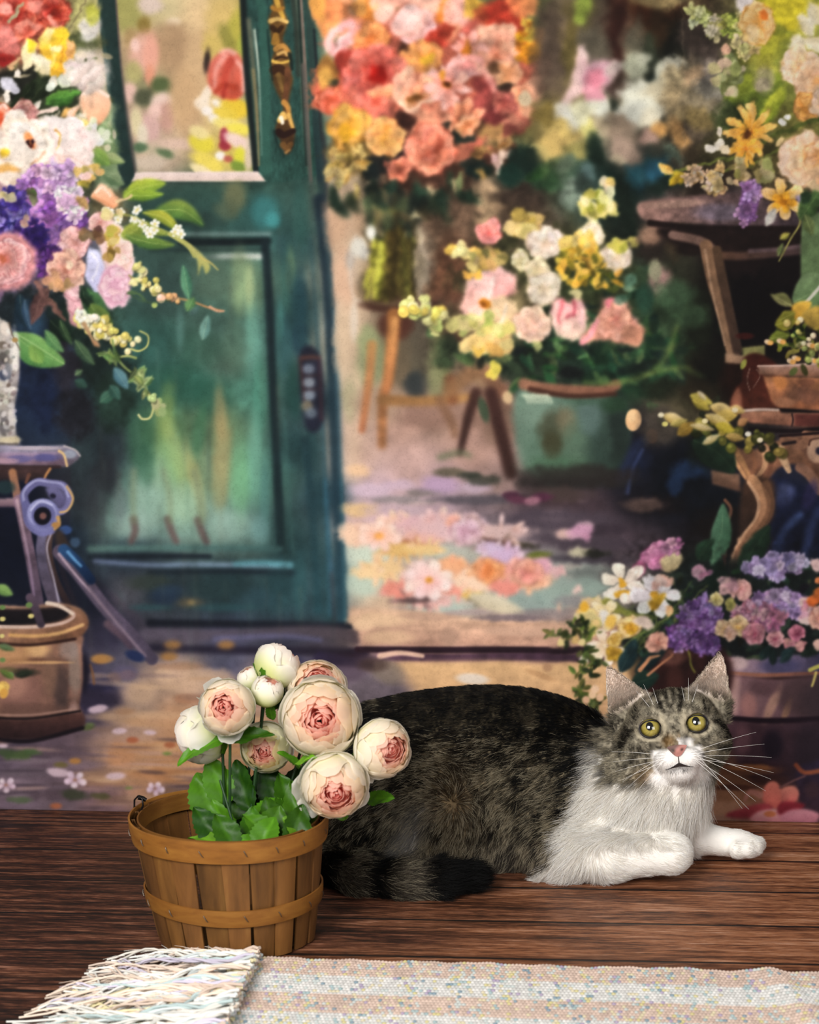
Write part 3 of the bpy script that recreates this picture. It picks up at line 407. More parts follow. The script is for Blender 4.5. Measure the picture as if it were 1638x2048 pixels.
L(S("676,105 684,85 692,70"), 7, 4, 'fbe0dc', soft=2.5); L(S("655,100 660,85 668,60"), 8, 5, 'f6c4b8', soft=3)
ruffle(742, 78, 42, 'f2a468', 'e07838', 26, .8, .3, .5, shc='a04818'); ruffle(845, 112, 44, 'f2a868', 'e8903c', 26, .8, .3, .5, shc='a04818'); B(850, 118, 14, 10, 'e0a830', 0, .7)
rose(752, 150, 72, 'f48c78', 'e4503c', 'd02820', sq=.86, tilt=(.04, .04), **FK); B(754, 148, 14, 17, 'c81c14', 0, .8); P(S("740,182 770,170 800,176 785,196 755,194"), 'f6b088', 'f0905c', soft=3)
rose(832, 180, 50, 'f6c4a4', 'ea8c68', 'c07038', sq=.9, tilt=(.1, .3), **FK); B(832, 194, 14, 8, '8f5424', 0, .8); L(S("800,205 830,216 862,204"), 6, 4, 'f8d0b0', soft=2.5)
ruffle(935, 132, 38, 'f6beb4', 'e89088', 22, .8, .3, .5); daisy(892, 172, 44, 9, 'f8c4b8', 'e8846c', 'a85818', .26, 1.0, .55, .3, .25); B(892, 170, 7, 9, '5a2810', 0, .8); B(884, 150, 8, 10, 'e0902c', 0, .8)
rose(990, 100, 58, 'f4c0a4', 'e09070', 'c06848', sq=.9, tilt=(.1, .2), **FK); ruffle(1015, 148, 34, 'f0b48c', 'd08858', 18, .8, .3, .5); daisy(940, 95, 30, 6, 'f4b8ac', 'e07858', 'c8701c', .3, 1, .6, 1, .25)
B(990, 135, 12, 10, '6a4428', 0, .9, .8); B(1020, 172, 26, 8, '3a2c20', 0, .9, .9); L(S("940,110 960,120 985,170 1000,200"), 16, 12, 'e89890', 'e8a090', soft=6, a=.7)
florets(1062, 70, 26, 40, ['f4b024', 'f0982c', 'f8c840', 'e88820'], 16, 13, None, 0, 5, shc='7a3010'); florets(1050, 115, 20, 20, ['f0a020', 'e88c28'], 7, 12, None, 0, 5, shc='7a3010')
daisy(926, 235, 38, 7, 'f0a884', 'd87048', '7a4030', .2, .9, .55, .5, .25); ruffle(935, 248, 26, 'f0b088', 'd87c48', 14, .8, .3, .5)
ruffle(1045, 190, 26, 'f0b08c', 'd88860', 14, 1.1, .3, .5); ruffle(1010, 205, 30, 'd87868', 'a84840', 16, .9, .3, .5)
ruffle(660, 200, 34, 'f08868', 'e05838', 16, .9, .3, .5); ruffle(698, 255, 52, 'f6bc60', 'e09a30', 34, .95, .3, .42, shc='8a5010'); B(695, 268, 18, 14, 'e8a820', 0, .8, .8); B(690, 285, 6, 5, '6a4a14', 0, .8)
rose(770, 272, 42, 'f6c078', 'e09048', 'd8943c', sq=1.05, **FK); B(770, 255, 10, 9, 'd88838', 0, .9); rose(862, 298, 56, 'f4a284', 'e0694c', 'b84c30', sq=1.05, tilt=(.2, -.05), **FK); B(880, 285, 12, 15, 'b85038', 0, .8, .8); rose(800, 340, 28, 'ea9070', 'c86048', 'b05038', **FK)
florets(690, 325, 50, 34, ['e0b868', 'd8a850', 'e8c878', 'c89848'], 40, 9, None, 0, 4, shc='5a4010'); florets(670, 355, 26, 16, ['dcc07c', 'd0b068'], 14, 9, None, 0, 4, shc='3a3818'); florets(985, 290, 34, 30, ['b88850', 'c89860', 'a87040'], 16, 10, None, 0, 4, shc='3a2818'); dabs(1000, 318, 18, 20, ['e8c8b4', 'd8b09c', 'e0b8a8'], 9, 6, 9)
for a in [(660,375,700,435,36,'2c4434'),(740,360,775,430,30,'26382c'),(790,360,770,420,40,'2f4a3a'),(830,360,860,425,44,'35543f'),(880,370,890,430,34,'2a4434'),(910,370,965,405,26,'26402f'),(860,390,905,450,18,'33402c'),(950,350,990,330,20,'24382c'),(700,380,720,425,22,'32402a'),(900,350,930,395,26,'2f4a34')]: leaf(*a, bend=.08, soft=4, rib=.25)
for x, y, c in [(745,400,'b0a450'),(715,385,'c0a858'),(752,420,'bcac60'),(860,385,'d8c090'),(910,370,'d0b480'),(832,425,'c8b888'),(965,350,'b88c48'),(925,360,'8a9a60')]: B(x, y, 7, 13, c, rng.uniform(-20, 20), .8, .85)
for i in range(46): B(rng.uniform(735, 850), rng.uniform(392, 470), rng.uniform(5, 12), rng.uniform(9, 22), ['2c3a2a', '3a4a34', '4a4028', '26302a', '5a6a44', '7a6a48', '1f2a24'][rng.randint(7)], rng.uniform(-30, 30), .7, .75)
MOT(715, 430, 845, 600, .5, 10, 77, 10); WARP(715, 400, 850, 610, 9, 26, 78, 10); B(742, 465, 9, 13, 'f2f0e4', 0, .6); B(716, 495, 14, 18, 'cfcabc', 0, .8, .7); B(840, 470, 7, 22, 'cdbc9c', 0, .8, .6)
WARP(636, -130, 1100, 440, 13, 26, 71); MOT(636, -130, 1100, 440, .30, 18, 72); BL(634, -130, 1090, 470, 2.6); BL(670, 380, 1050, 960, 3.4)
# --- pale blurred bouquet higher at the back
for x, y, rx, ry, c, an in [(1130,30,40,60,'75604c',0),(1095,100,30,90,'604e40',0),(1140,90,18,80,'6f6030',5),(1165,15,16,30,'93a83c',0),(1205,60,20,80,'5f5040',0),(1235,70,26,110,'42201a',0),(1262,80,18,70,'75604c',8),(1300,20,40,50,'542a18',0),(1320,60,30,50,'46301c',0),(1350,110,34,70,'1e221a',15),(1400,120,40,60,'54463e',0),(1385,70,30,30,'4a3c34',0),(1330,0,60,16,'a08c5c',0),(1190,100,30,40,'6a6250',0),(1145,230,20,60,'7a6a44',0),(1290,110,24,40,'44503a',10),(1265,95,14,50,'7f7860',15),(1305,150,24,30,'2c3426',0),(1420,200,40,40,'6a6050',0),(1090,250,26,40,'76683c',0),(1250,260,44,40,'907a66',0),(1260,300,26,30,'8a7464',0),(1300,250,30,40,'5a5040',0),(1370,180,40,60,'a08c68',0),(1340,250,26,30,'23241e',0),(1350,232,14,14,'161a14',0),(1400,150,30,30,'6f6458',0),(1420,140,16,20,'8a7c70',0),(1345,160,16,20,'2a2a22',0),(1300,160,10,12,'1c2a22',0),(1225,205,10,14,'2a3428',0)]: B(x, y, rx, ry, c, an, .9, .85, wob=.3, nz=.1)
for x, y, rx, ry, c in [(1120,260,40,36,'bfa45c'),(1090,230,24,22,'8a7438'),(1110,285,26,24,'c8a860'),(1075,305,20,20,'c8b068'),(1150,300,22,18,'8f8448'),(1135,220,24,20,'dad4c4'),(1150,240,18,24,'d8d8cc'),(1195,215,20,24,'cfd0c0'),(1175,260,18,26,'bcb468'),(1165,225,20,30,'c8c4a0'),(1150,170,18,36,'dcb8b4'),(1160,130,14,34,'d4b0ac'),(1195,150,28,34,'d8a4b0'),(1190,168,20,22,'cc7484'),(1180,185,26,14,'d28c98'),(1165,110,12,14,'d8bab4'),(1225,140,14,20,'b8a49c'),(1265,130,26,22,'a8aa90'),(1285,115,16,14,'b8b8a0'),(1275,190,34,26,'c8c8b8'),(1290,210,40,40,'cfcdb8'),(1260,220,30,20,'bcbcae'),(1310,190,24,20,'c4b898'),(1325,150,22,26,'bcbaa4'),(1345,135,20,16,'b8b4a0'),(1360,165,36,30,'ac9870'),(1355,210,30,40,'a08a64'),(1300,240,22,18,'d0c8ae'),(1320,262,20,16,'c08c4c'),(1295,275,16,14,'b08c7c'),(1385,155,20,20,'b0906c'),(1410,200,40,24,'8f8064'),(1430,180,30,20,'7a7468'),(1400,235,34,20,'8a7444'),(1440,160,22,20,'8a8078'),(1480,200,26,14,'8f8c80'),(1250,295,24,20,'9a8270'),(1240,320,16,12,'a8987c'),(1360,275,20,30,'a87c48'),(1050,200,12,16,'c8b490'),(1085,340,14,16,'5a7a44'),(1070,350,18,12,'2f5a28'),(1130,330,20,20,'5f7058'),(1175,345,14,20,'5a7470'),(1140,385,26,30,'7f8f7c'),(1160,370,14,16,'3a4a40'),(1290,340,40,22,'20505c'),(1310,345,20,20,'2a6078'),(1280,360,12,20,'26505a'),(1340,310,20,14,'5a6a58'),(1220,370,20,40,'142a22'),(1190,300,20,30,'1a3024'),(1050,320,30,30,'1c342a'),(1020,350,24,20,'1c4034'),(1330,370,30,20,'20342a'),(1250,420,16,80,'1c2a20')]: B(x, y, rx, ry, c, rng.uniform(-25, 25), .8, .92, nz=.12, wob=.35)
WARP(1060, -130, 1480, 410, 16, 34, 73); MOT(1060, -130, 1480, 410, .25, 22, 74); BL(1060, -130, 1480, 410, 3.4)
L(S("1363,-20 1368,200 1366,420"), 3, 3, 'a08c6c', soft=2, a=.25)
# --- cream and pink bouquet in the green pot
for x, y, rx, ry, c in [(1100,560,170,110,'4a4a2c'),(1180,600,120,90,'3a4428'),(1040,700,120,40,'3a4a34'),(1150,720,140,50,'24382c'),(1260,740,90,60,'24482f'),(1300,700,70,80,'2f4a34'),(1000,620,90,60,'7a6a48'),(1060,740,60,40,'30402f'),(1320,600,60,90,'33482f'),(1340,680,60,40,'40583a')]: B(x, y, rx, ry, c, 0, .6, .9, nz=.35, wob=.4)
for i in range(150): 
    x, y = rng.normal(1180, 110), rng.normal(700, 60); B(x, y, rng.uniform(8, 26), rng.uniform(4, 11), jit(['2a5a38', '1c3028', '35683c', '4a6a3c', '22402c', '5a7a44', '1a2a24'][rng.randint(7)], .1), rng.uniform(0, 180), .7, .7)
P(S("1030,792 1060,772 1150,778 1240,790 1262,840 1256,900 1222,955 1150,972 1080,962 1046,920 1030,860"), '6c8874', '2e4238', (1060,800,1230,960), soft=5, nz=.15)
for x, y, rx, ry, c in [(1080,830,44,34,'7a9480'),(1060,900,30,50,'728c78'),(1110,900,60,50,'5a7a64'),(1120,935,60,24,'507656'),(1110,860,34,36,'54523a'),(1135,845,20,30,'86785a'),(1150,880,30,40,'5f7a62'),(1215,870,40,70,'3c5248'),(1240,860,20,70,'28342f'),(1180,830,24,40,'66807a'),(1170,800,40,10,'4a6a54'),(1230,810,30,16,'2f5234'),(1160,965,100,12,'28302c'),(1105,890,20,26,'4f4c30')]: B(x, y, rx, ry, c, 0, 1, .7, wob=.3)
L(S("1048,768 1100,778 1200,782 1232,770"), 24, 22, 'a06e54', '8a5844', soft=5, nz=.15); L(S("1060,778 1140,792 1230,788"), 10, 8, '5a3428', soft=4); B(1140,745,22,12,'1c2020',0,.8,.9)
for i in range(9): L([(1046+i*6, 790), (1052+i*6, 796), (1056+i*6, 806)], 5, 3, 'c4ccb0', soft=2, a=.8)
FK = dict(soft=.22, sh=.3, shc='6a4030')
for l in ["1170,765 1240,765 1310,740 1345,690", "1340,700 1360,640 1400,590", "1290,750 1360,735 1400,750"]: L(S(l), 8, 15, '6f8240', '6a8444', soft=7, a=.6)
rose(980, 464, 27, 'f4a49c', 'e87468', 'dc5850', sq=1.05, **FK); dabs(1048, 448, 30, 20, ['cdb060', 'b89848', 'dcc078'], 22, 8, 14); ruffle(1090, 484, 48, 'f8ece0', 'dcc0a4', 46, .68, .25, .4, shc='8a6a50'); ruffle(1182, 472, 34, 'f6ecd8', 'dcc89c', 30, 1.0, .25, .42, shc='8a7040')
dabs(1160, 490, 34, 22, ['e0b848', 'd8a838', 'eccc70'], 26, 5, 11); dabs(1160, 535, 44, 36, ['d0a030', 'b88a28', 'e0b848', '6a6420', '8a7a28'], 80, 4, 8); dabs(1215, 555, 30, 26, ['d0a030', '5a5a20', 'e0b440', '3a4420'], 36, 4, 8); ruffle(1232, 512, 36, 'f2e2d2', 'd4bc9c', 30, .95, .25, .42, shc='7a6040')
dabs(1195, 412, 34, 26, ['e0d078', 'd0c058', 'ece0a0', '9a9a38'], 40, 6, 11); dabs(1215, 378, 20, 20, ['d8c060', 'e4d488', 'dccca0'], 9, 7, 11); dabs(1245, 490, 26, 14, ['d0c060', 'b8b048'], 14, 5, 9)
ruffle(1040, 522, 24, 'ece2c4', 'c8b888', 14, 1.2, .25, .5, shc='6a6030'); ruffle(1075, 540, 30, 'eee0c0', 'd0bc90', 20, .9, .25, .45, shc='7a6840'); ruffle(1090, 578, 42, 'faeedd', 'e0caa8', 44, .98, .25, .4, shc='8a7050')
P(S("925,600 940,560 975,540 1000,542 1022,555 1032,575 1020,590 990,598 985,618 955,640 930,635"), 'f6c8bc', 'f0b0a8', soft=4); P(S("925,605 940,580 968,600 965,630 940,642"), 'f4b0a4', 'f6c8b0', soft=4); P(S("975,545 1010,540 1033,570 1024,592 995,592 985,575"), 'f6c4bc', 'ec9c94', soft=4); P(S("960,640 985,600 1010,596 1034,615 1028,650 1000,672 970,665"), 'f8d4a8', 'f2c890', soft=4); L(S("990,560 985,585 980,600"), 8, 4, 'fae0d4', soft=3); L(S("990,655 1005,635 1015,610"), 8, 5, 'fbe8cc', soft=3); B(973, 609, 12, 10, 'c87a20', 20, .7); B(968, 612, 6, 5, 'a85a14', 20, .7)
rose(1062, 648, 42, 'f8d8be', 'e8ac8c', 'f0b8a0', sq=.95, **FK)
P(S("1102,645 1108,612 1124,598 1140,604 1158,597 1170,618 1172,648 1160,672 1136,678 1112,668"), 'f0a0a4', 'f6d8bc', soft=3.5); L(S("1120,640 1122,618 1130,604"), 8, 5, 'dc5c64', soft=3.5, a=.8); L(S("1142,635 1144,615 1146,604"), 9, 5, 'cc4858', soft=3.5, a=.8); L(S("1160,650 1164,625 1160,606"), 7, 5, 'f8c4c0', soft=3); L(S("1112,655 1110,632 1116,612"), 7, 5, 'f8c8bc', soft=3)
P(S("1160,672 1190,645 1200,610 1215,598 1245,602 1265,630 1285,655 1275,690 1235,682 1200,680 1175,686"), 'f0a090', 'dc9478', soft=4); rose(1228, 640, 40, 'f2b49c', 'd88868', 'd07868', sq=.9, **FK); L(S("1162,680 1180,668 1195,640"), 14, 10, 'f0989c', soft=4); L(S("1212,612 1222,602 1236,603"), 10, 8, 'ec7c88', soft=4); B(1265, 668, 22, 18, 'b87c60', 20, .8, .8)
ruffle(1000, 690, 20, 'e0b460', 'c89440', 10, .7, .3, .6); dabs(975, 688, 40, 16, ['e8c078', 'dca848', 'eccc88'], 18, 9, 16); dabs(960, 650, 60, 18, ['cfc070', 'e0cc84', 'b8b860'], 20, 8, 14)
spray(S("826,612 850,625 880,640"), ['dcd488', 'e4dca8', 'c8cc78', 'd8c058'], 10, 26, 12, '6a6a38'); spray(S("905,505 925,498 950,505"), ['e4d090', 'e0b450', 'dccc80'], 9, 12, 9, '7a6a38'); dabs(945, 545, 20, 14, ['e8b040', 'dca040'], 8, 5, 9); dabs(985, 740, 12, 12, ['d8c050', 'c0b040'], 5, 7, 10); dabs(975, 520, 40, 22, ['b89850', '8a7a40', 'a88a4c', 'c0a860'], 22, 6, 11)
for x, y, c in [(1075,692,'b8b870'),(1155,590,'dccc90'),(1255,575,'7a9a78'),(1240,600,'4a7a60'),(1262,560,'5f8a70'),(1015,795,'d8b888'),(1010,720,'7a8a50')]: B(x, y, 13, 10, c, rng.uniform(0, 180), .7, .8)
WARP(815, 350, 1330, 745, 9, 22, 75); MOT(830, 350, 1330, 760, .26, 16, 76); BL(830, 350, 1420, 990, 2.0)
B(1267, 840, 16, 22, 'e0b07c', 5, .25); B(1263, 832, 9, 12, 'ecc490', 0, .9, .8); B(1304, 872, 12, 14, '8a4a30', 0, .6, .9); L(S("1240,960 1268,900 1290,880"), 16, 22, '34406a', '26304c', soft=8, a=.7); L(S("1255,985 1265,940 1285,900"), 8, 6, '4a5a90', soft=5, a=.6)
# --- floor behind the doorway with scattered petals
for i in range(80): B(rng.uniform(775, 1160), rng.uniform(980, 1240), rng.uniform(20, 60), rng.uniform(2, 6), ['cfb0a8', 'a88c8c', '8a7478', 'c4a49a', '6f6068', 'b8a0a8'][rng.randint(6)] if rng.rand() < .6 else ['94808a', '75666e', 'd8b8a4'][rng.randint(3)], rng.uniform(-3, 3), 1, .35)
for x, y, rx, ry, c in [(1150,955,120,24,'3a302e'),(1080,1000,80,10,'4a3440'),(1100,1040,120,20,'5c4f5c'),(960,1000,90,9,'5f5860'),(1050,1068,120,10,'6a5c66'),(1180,1085,100,14,'584a56'),(1180,1120,90,10,'4a3f4c'),(1010,1095,60,8,'4f4448'),(1200,1150,90,12,'6f7470'),(1130,1175,110,22,'90a498'),(1060,1205,80,20,'8fa69c'),(1170,1205,60,12,'8f8a8a'),(880,1215,60,12,'a8bcb0'),(740,1110,40,30,'c8d4c0'),(730,1165,34,26,'bcccb8'),(900,1105,60,12,'b4b8a8'),(960,1110,40,16,'a8a698'),(1120,990,60,16,'5a4844'),(1200,1060,60,10,'4a3c48'),(800,1000,60,8,'8f8484'),(850,985,40,8,'7f7470'),(740,980,40,14,'cfb4c4'),(800,970,30,10,'c4a8b8'),(880,970,40,16,'b494b4'),(950,975,30,14,'b8a0b0'),(900,945,30,8,'68604a'),(965,960,34,10,'4a4c40'),(940,950,20,6,'3f463a'),(720,1020,40,14,'e0b87c'),(700,1060,30,14,'e8c0a0'),(780,1040,50,16,'d4b0b8'),(800,1020,60,10,'c0a4ac'),(715,940,24,12,'e8bc90')]: B(x, y, rx, ry, c, rng.uniform(-3, 3), .9, .8, wob=.35)
for x, y, rx, ry, c in [(1020,990,18,8,'5f3048'),(1035,1000,24,8,'743c54'),(1085,995,22,9,'6a3450'),(1065,1002,16,8,'a87080'),(1170,1050,16,8,'b894a0'),(1130,1068,18,10,'d8b0a4'),(1150,1068,20,10,'d4a0b4'),(1165,1060,20,11,'cc94b0'),(1172,1075,10,7,'c88ca8'),(1160,1106,24,9,'cdc4a0'),(1190,1108,26,8,'2c2c24'),(1075,1110,26,6,'6a7420'),(1030,1090,40,7,'4a4434')]: B(x, y, rx, ry, c, rng.uniform(-8, 8), .6, .9, wob=.35)
FK = dict(soft=.3, sh=.2, shc='a05040')
for i, (x, y, rx, ry, c) in enumerate([(760,1070,50,26,'f0c8b4'),(790,1050,40,20,'ecc0a8'),(710,1070,34,18,'eec4a4'),(830,1048,46,16,'d0a4a8'),(850,1075,40,16,'e0a898'),(820,1090,40,10,'b8744c'),(880,1050,50,24,'d4acac'),(935,1060,46,28,'dab8c0'),(910,1045,20,14,'e0a090'),(1000,1065,60,16,'ccaaa4'),(985,1085,50,8,'6a4a44'),(800,1100,50,12,'e0b468'),(850,1098,40,10,'e4c080'),(760,1140,50,18,'e8c088'),(740,1145,30,12,'f0cc98'),(800,1180,40,16,'ea8a78'),(860,1200,40,16,'eab4ac'),(855,1160,50,34,'f4ccc4'),(905,1135,34,20,'f0a878'),(920,1180,40,12,'ee9480'),(950,1165,40,22,'f6d0b0'),(980,1140,36,26,'f0a068'),(1010,1110,40,18,'c8a8c8'),(980,1095,30,12,'c8b0cc'),(1050,1140,40,24,'ea9c90'),(1060,1160,40,22,'f0b08c'),(1010,1175,30,14,'e88878'),(1085,1130,20,16,'d89cac'),(1115,1142,16,10,'d8a8a8'),(945,1190,24,6,'d8b040'),(960,1198,30,5,'4a4420'),(830,1200,50,6,'6a5050')]):
    B(x, y, rx, ry, c, rng.uniform(-6, 6), .6, .92, wob=.4)
    for k in range(7): 
        a = rng.rand()*6.28; petal(x+math.cos(a)*rx*.45, y+math.sin(a)*ry*.5, a, rx*.5, ry*.7, jit(mix(c, 'fff0e0', .3), .06), jit(mix(c, 'c05030', .15), .06), .3, .2, 'a06050')
daisy(758, 1072, 40, 7, 'f8dccc', 'f0b498', 'e0984c', .25, .7, .6, .2, .25, .15); daisy(858, 1160, 46, 8, 'faE4dc'.lower(), 'f2b8b0', 'e8982c', .16, .8, .6, .4, .25, .2); ruffle(932, 1062, 40, 'e4c4c8', 'c89aac', 20, .65, .3, .5); ruffle(978, 1140, 34, 'f6b080', 'e88448', 18, .75, .3, .5); ruffle(1055, 1145, 36, 'f2b098', 'e08878', 20, .7, .3, .5)
leaf(935, 1190, 1050, 1225, 34, 'd8ccb0', 'c8b898', soft=3, rib=0); B(1155, 1180, 8, 11, 'e8c4b8', 30, .4); B(1118, 1218, 6, 9, 'd0a890', 0, .6)
BL(690, 880, 1260, 1235, 2.6)
P(S("700,1216 830,1222 960,1238 1140,1244 1260,1250 1260,1300 900,1292 722,1292 716,1262 698,1240"), 'd6ac8c', 'b88a74', (900,1222,900,1296), curve=False, soft=4, nz=.14, tex=('h', .1))
for x, y, rx, ry, c in [(760,1240,60,14,'deb890'),(860,1232,60,8,'c09880'),(940,1225,50,6,'a89490'),(1020,1236,70,7,'7f6e74'),(1100,1225,60,8,'8f8080'),(780,1275,50,14,'d8b08a'),(900,1275,20,20,'b08a74'),(1050,1262,80,10,'cfa48a'),(730,1250,20,12,'e8c098')]: B(x, y, rx, ry, c, 0, .9, .7, wob=.3)
L(S("715,1299 850,1300 1000,1300 1200,1302"), 12, 14, '3c2230', '38222c', soft=3, nz=.2); L(S("760,1314 900,1316 1050,1314 1200,1318"), 16, 16, '6c485c', '54384a', soft=3.5, nz=.2)
P(S("770,1326 1000,1322 1040,1325 1250,1330 1300,1460 800,1470 830,1400 790,1360"), 'd9ab78', 'cb9a70', curve=False, soft=5, nz=.10, tex=('h', .06)); P(S("700,1335 775,1330 815,1370 830,1405 760,1480 640,1480"), '7c6c76', '6f6068', soft=12, nz=.15); B(775,1345,34,22,'8f7c6c',20,.9,.8)
L(S("760,1312 800,1306 845,1312"), 12, 8, 'e8bca0', soft=3, a=.9); B(945,1358,32,11,'e0d0c0',5,.7,.9); B(1095,1335,10,8,'a87c5c',0,.8,.7); B(1080,1350,30,6,'b8885c',20,.9,.6); B(690,1345,40,20,'6f5a6c',0,.9,.8); L(S("640,1316 690,1322 740,1330"), 26, 14, '3c3054', '4a3a48', soft=7, a=.8); B(745,1330,30,14,'5a4038',0,.9,.6)
# --- right: table, shelf, pots
for x, y, rx, ry, c in [(1500,600,110,140,'140e12'),(1420,560,40,60,'241a18'),(1560,520,70,50,'1c1214'),(1480,520,60,30,'2c1c1c'),(1330,500,60,30,'3a2c26'),(1360,540,40,50,'3c3c2c'),(1400,640,26,70,'22281a'),(1430,740,40,50,'1c1a14'),(1470,760,30,40,'30160f'),(1350,480,20,40,'54442f'),(1300,470,26,20,'a07860'),(1380,500,30,12,'2a1c18'),(1320,560,22,30,'c09088'),(1310,540,14,20,'9a9a78'),(1350,590,40,30,'4a6a48'),(1380,630,40,24,'3f5a3c'),(1290,600,16,30,'2f5a44'),(1330,780,40,24,'2a3020'),(1370,820,40,40,'5f553c'),(1320,850,40,40,'5a4f44'),(1400,790,40,30,'3a3020'),(1370,960,60,60,'0f1420'),(1340,1010,50,20,'241c20'),(1290,1010,40,14,'6a524a'),(1420,1000,60,50,'141a26'),(1380,940,40,20,'26406a'),(1350,970,16,20,'243c64'),(1420,900,40,40,'1c241c'),(1450,1060,60,50,'221a18')]: B(x, y, rx, ry, c, 0, .9, .85, wob=.3)
P(S("1274,412 1290,402 1390,392 1470,385 1600,410 1640,430 1600,450 1500,452 1400,446 1300,442 1278,430"), '9c7468', '5a4850', (1300,420,1600,440), soft=3, nz=.15); B(1440,425,50,18,'7a6c7c',0,.9,.8); L(S("1300,446 1400,456 1560,458 1640,460"), 12, 10, '2a1a18', soft=4); B(1350,408,60,8,'b08a78',-4,.8,.7)
P(S("1320,455 1500,460 1620,465 1620,500 1420,505 1350,490"), '2c1c1a', soft=5, nz=.2); L(S("1345,470 1400,482 1425,500"), 18, 20, '8a685c', '7a5a4c', soft=4); L(S("1420,510 1480,512 1560,505 1640,495"), 16, 18, '6f4a34', '5a4448', soft=5); L(S("1500,502 1560,498 1610,490"), 9, 8, '7a6064', soft=4, a=.8)
L(S("1412,492 1425,560 1445,630 1462,702"), 26, 20, '8a6448', '9a7456', soft=3); L(S("1434,500 1450,580 1475,700"), 18, 20, '5f4430', '5a4034', soft=3); L(S("1410,500 1424,580 1450,690"), 5, 4, 'c09878', soft=2, a=.6)
P(S("1450,706 1500,712 1498,730 1450,726"), 'ac8668', '8a6850', curve=False, soft=2); P(S("1484,695 1530,690 1530,712 1486,714"), '8f8a50', curve=False, soft=2)
B(1490,672,18,7,'5a1c18',0,.7,.9); P(S("1488,716 1520,708 1560,740 1560,822 1466,822 1470,780 1484,760"), '5a2018', '6f3424', soft=2.5, nz=.2); P(S("1462,800 1478,775 1484,815 1468,830"), '9a5c44', soft=2.5); L(S("1500,736 1494,760 1500,782"), 1.6, 1.2, 'd8d0c0', soft=.8, a=.6); L(S("1512,738 1520,752 1506,776"), 1.4, 1.2, 'd8d0c0', soft=.8, a=.5)
P(S("1526,752 1640,756 1700,760 1700,822 1560,818 1542,800"), 'ba7850', '9a5c3c', (1540,760,1560,820), curve=False, soft=1.8, nz=.25)
for x, y, rx, ry, c in [(1560,765,14,16,'d08040'),(1590,790,20,18,'6f4a38'),(1620,785,24,20,'8a5844'),(1640,770,20,10,'a86c44'),(1570,805,20,10,'c0805c'),(1610,765,16,8,'84503a')]: B(x, y, rx, ry, c, 0, .9, .75, wob=.4)
P(S("1515,732 1640,726 1700,724 1700,756 1560,752 1520,750"), 'b48c7c', '8a5a40', curve=False, soft=1.8, nz=.2); L(S("1516,732 1570,731 1640,727"), 4, 4, 'd0b0a0', soft=1.4, a=.8); L(S("1480,822 1560,820 1640,826"), 8, 6, '1c1214', soft=2.5)
P(S("1484,822 1560,820 1562,826 1700,826 1700,856 1585,852 1500,846 1480,834"), 'aa7458', '8f5844', curve=False, soft=1.8, nz=.2, tex=('h', .1)); L(S("1480,822 1520,819 1556,820"), 6, 5, 'ccb0a0', soft=1.5); P(S("1588,828 1700,828 1700,854 1590,852"), '7a3c34', curve=False, soft=2, nz=.2); L(S("1584,828 1586,840 1584,852"), 3, 3, '3a2428', soft=1.4); L(S("1500,858 1580,862 1640,858"), 8, 8, '24161a', soft=2.5)
# small plant
for i in range(70): 
    x, y = rng.normal(1600, 34), rng.normal(680, 26); B(x, y, rng.uniform(5, 13), rng.uniform(3, 7), jit(['5a6424', '2f3a18', '7a7a24', '3f4a1c', '8f8c34', '1c2412'][rng.randint(6)], .12), rng.uniform(0, 180), .5, .9)
P(S("1606,430 1640,425 1700,425 1700,620 1640,610 1604,590"), '6f8858', '5f7a4c', soft=2); leaf(1585,605,1680,560,80,'7a9464','5a7a48',soft=2,rib=.3); leaf(1545,592,1585,612,24,'8a8a50','6a6a38',bend=-.1); leaf(1585,612,1540,588,18,'a09a60','6a6a38')
L(S("1612,605 1630,585 1645,568"), 6, 7, 'ccc8b8', soft=1.5); P(S("1584,612 1600,603 1622,604 1618,620 1606,640 1592,650 1586,634"), 'e0b040', 'c89028', soft=2, nz=.2); P(S("1605,625 1640,612 1660,640 1640,660 1612,650"), 'c8a040', 'b0903c', soft=2.5, nz=.2); leaf(1550,650,1592,640,34,'a8a030','8a8424'); leaf(1538,678,1580,670,26,'7f8a2c','5a6420'); leaf(1560,640,1590,625,26,'9a9430','7a7a24')
for x, y in [(1560,682),(1590,716),(1535,684),(1620,690),(1600,690),(1625,720),(1580,722)]: B(x, y, 7, 5, 'e8c8a0', rng.uniform(0, 90), .5); B(x+6, y+2, 6, 5, 'e0a050', 0, .5)
spray(S("1590,660 1610,690 1640,700"), ['b8b058', 'dcd0a0', '8a9048', 'd8c070'], 6, 22, 14)
# carved bracket and pole
P(S("1446,888 1500,900 1560,880 1640,868 1700,866 1700,930 1640,960 1600,930 1560,935 1530,965 1510,950 1490,958 1478,940"), 'a07050', '7a4c38', soft=2.5, nz=.25); 
for l, w0, w1, c in [("1452,892 1475,930 1496,962",10,6,'c89060'),("1470,900 1485,925 1500,955",14,8,'b07c50'),("1500,900 1510,930 1500,962",12,5,'8f5c40'),("1530,895 1530,930 1512,958",16,6,'b88862'),("1560,900 1570,925 1578,942",20,10,'c29a74'),("1545,905 1540,940 1532,960",10,6,'7a4c38'),("1600,880 1620,915 1640,935",12,16,'7f5440'),("1570,880 1600,890 1625,876",22,18,'98684e'),("1610,868 1640,870",14,14,'a87458')]: L(S(l), w0, w1, c, soft=2.2, nz=.2)
B(1636,900,22,26,'b08a70',10,.3); B(1640,902,9,8,'3a3448',0,.6); L(S("1618,890 1622,880 1640,876"), 4, 3, '5a3428', soft=1.5); L(S("1600,935 1620,950 1640,980"), 20, 22, '8f6450', '9a6c54', soft=3); L(S("1566,888 1590,884"), 6, 6, '2f2024', soft=2.5); L(S("1560,872 1640,866"), 5, 5, '2f1a1c', soft=2)
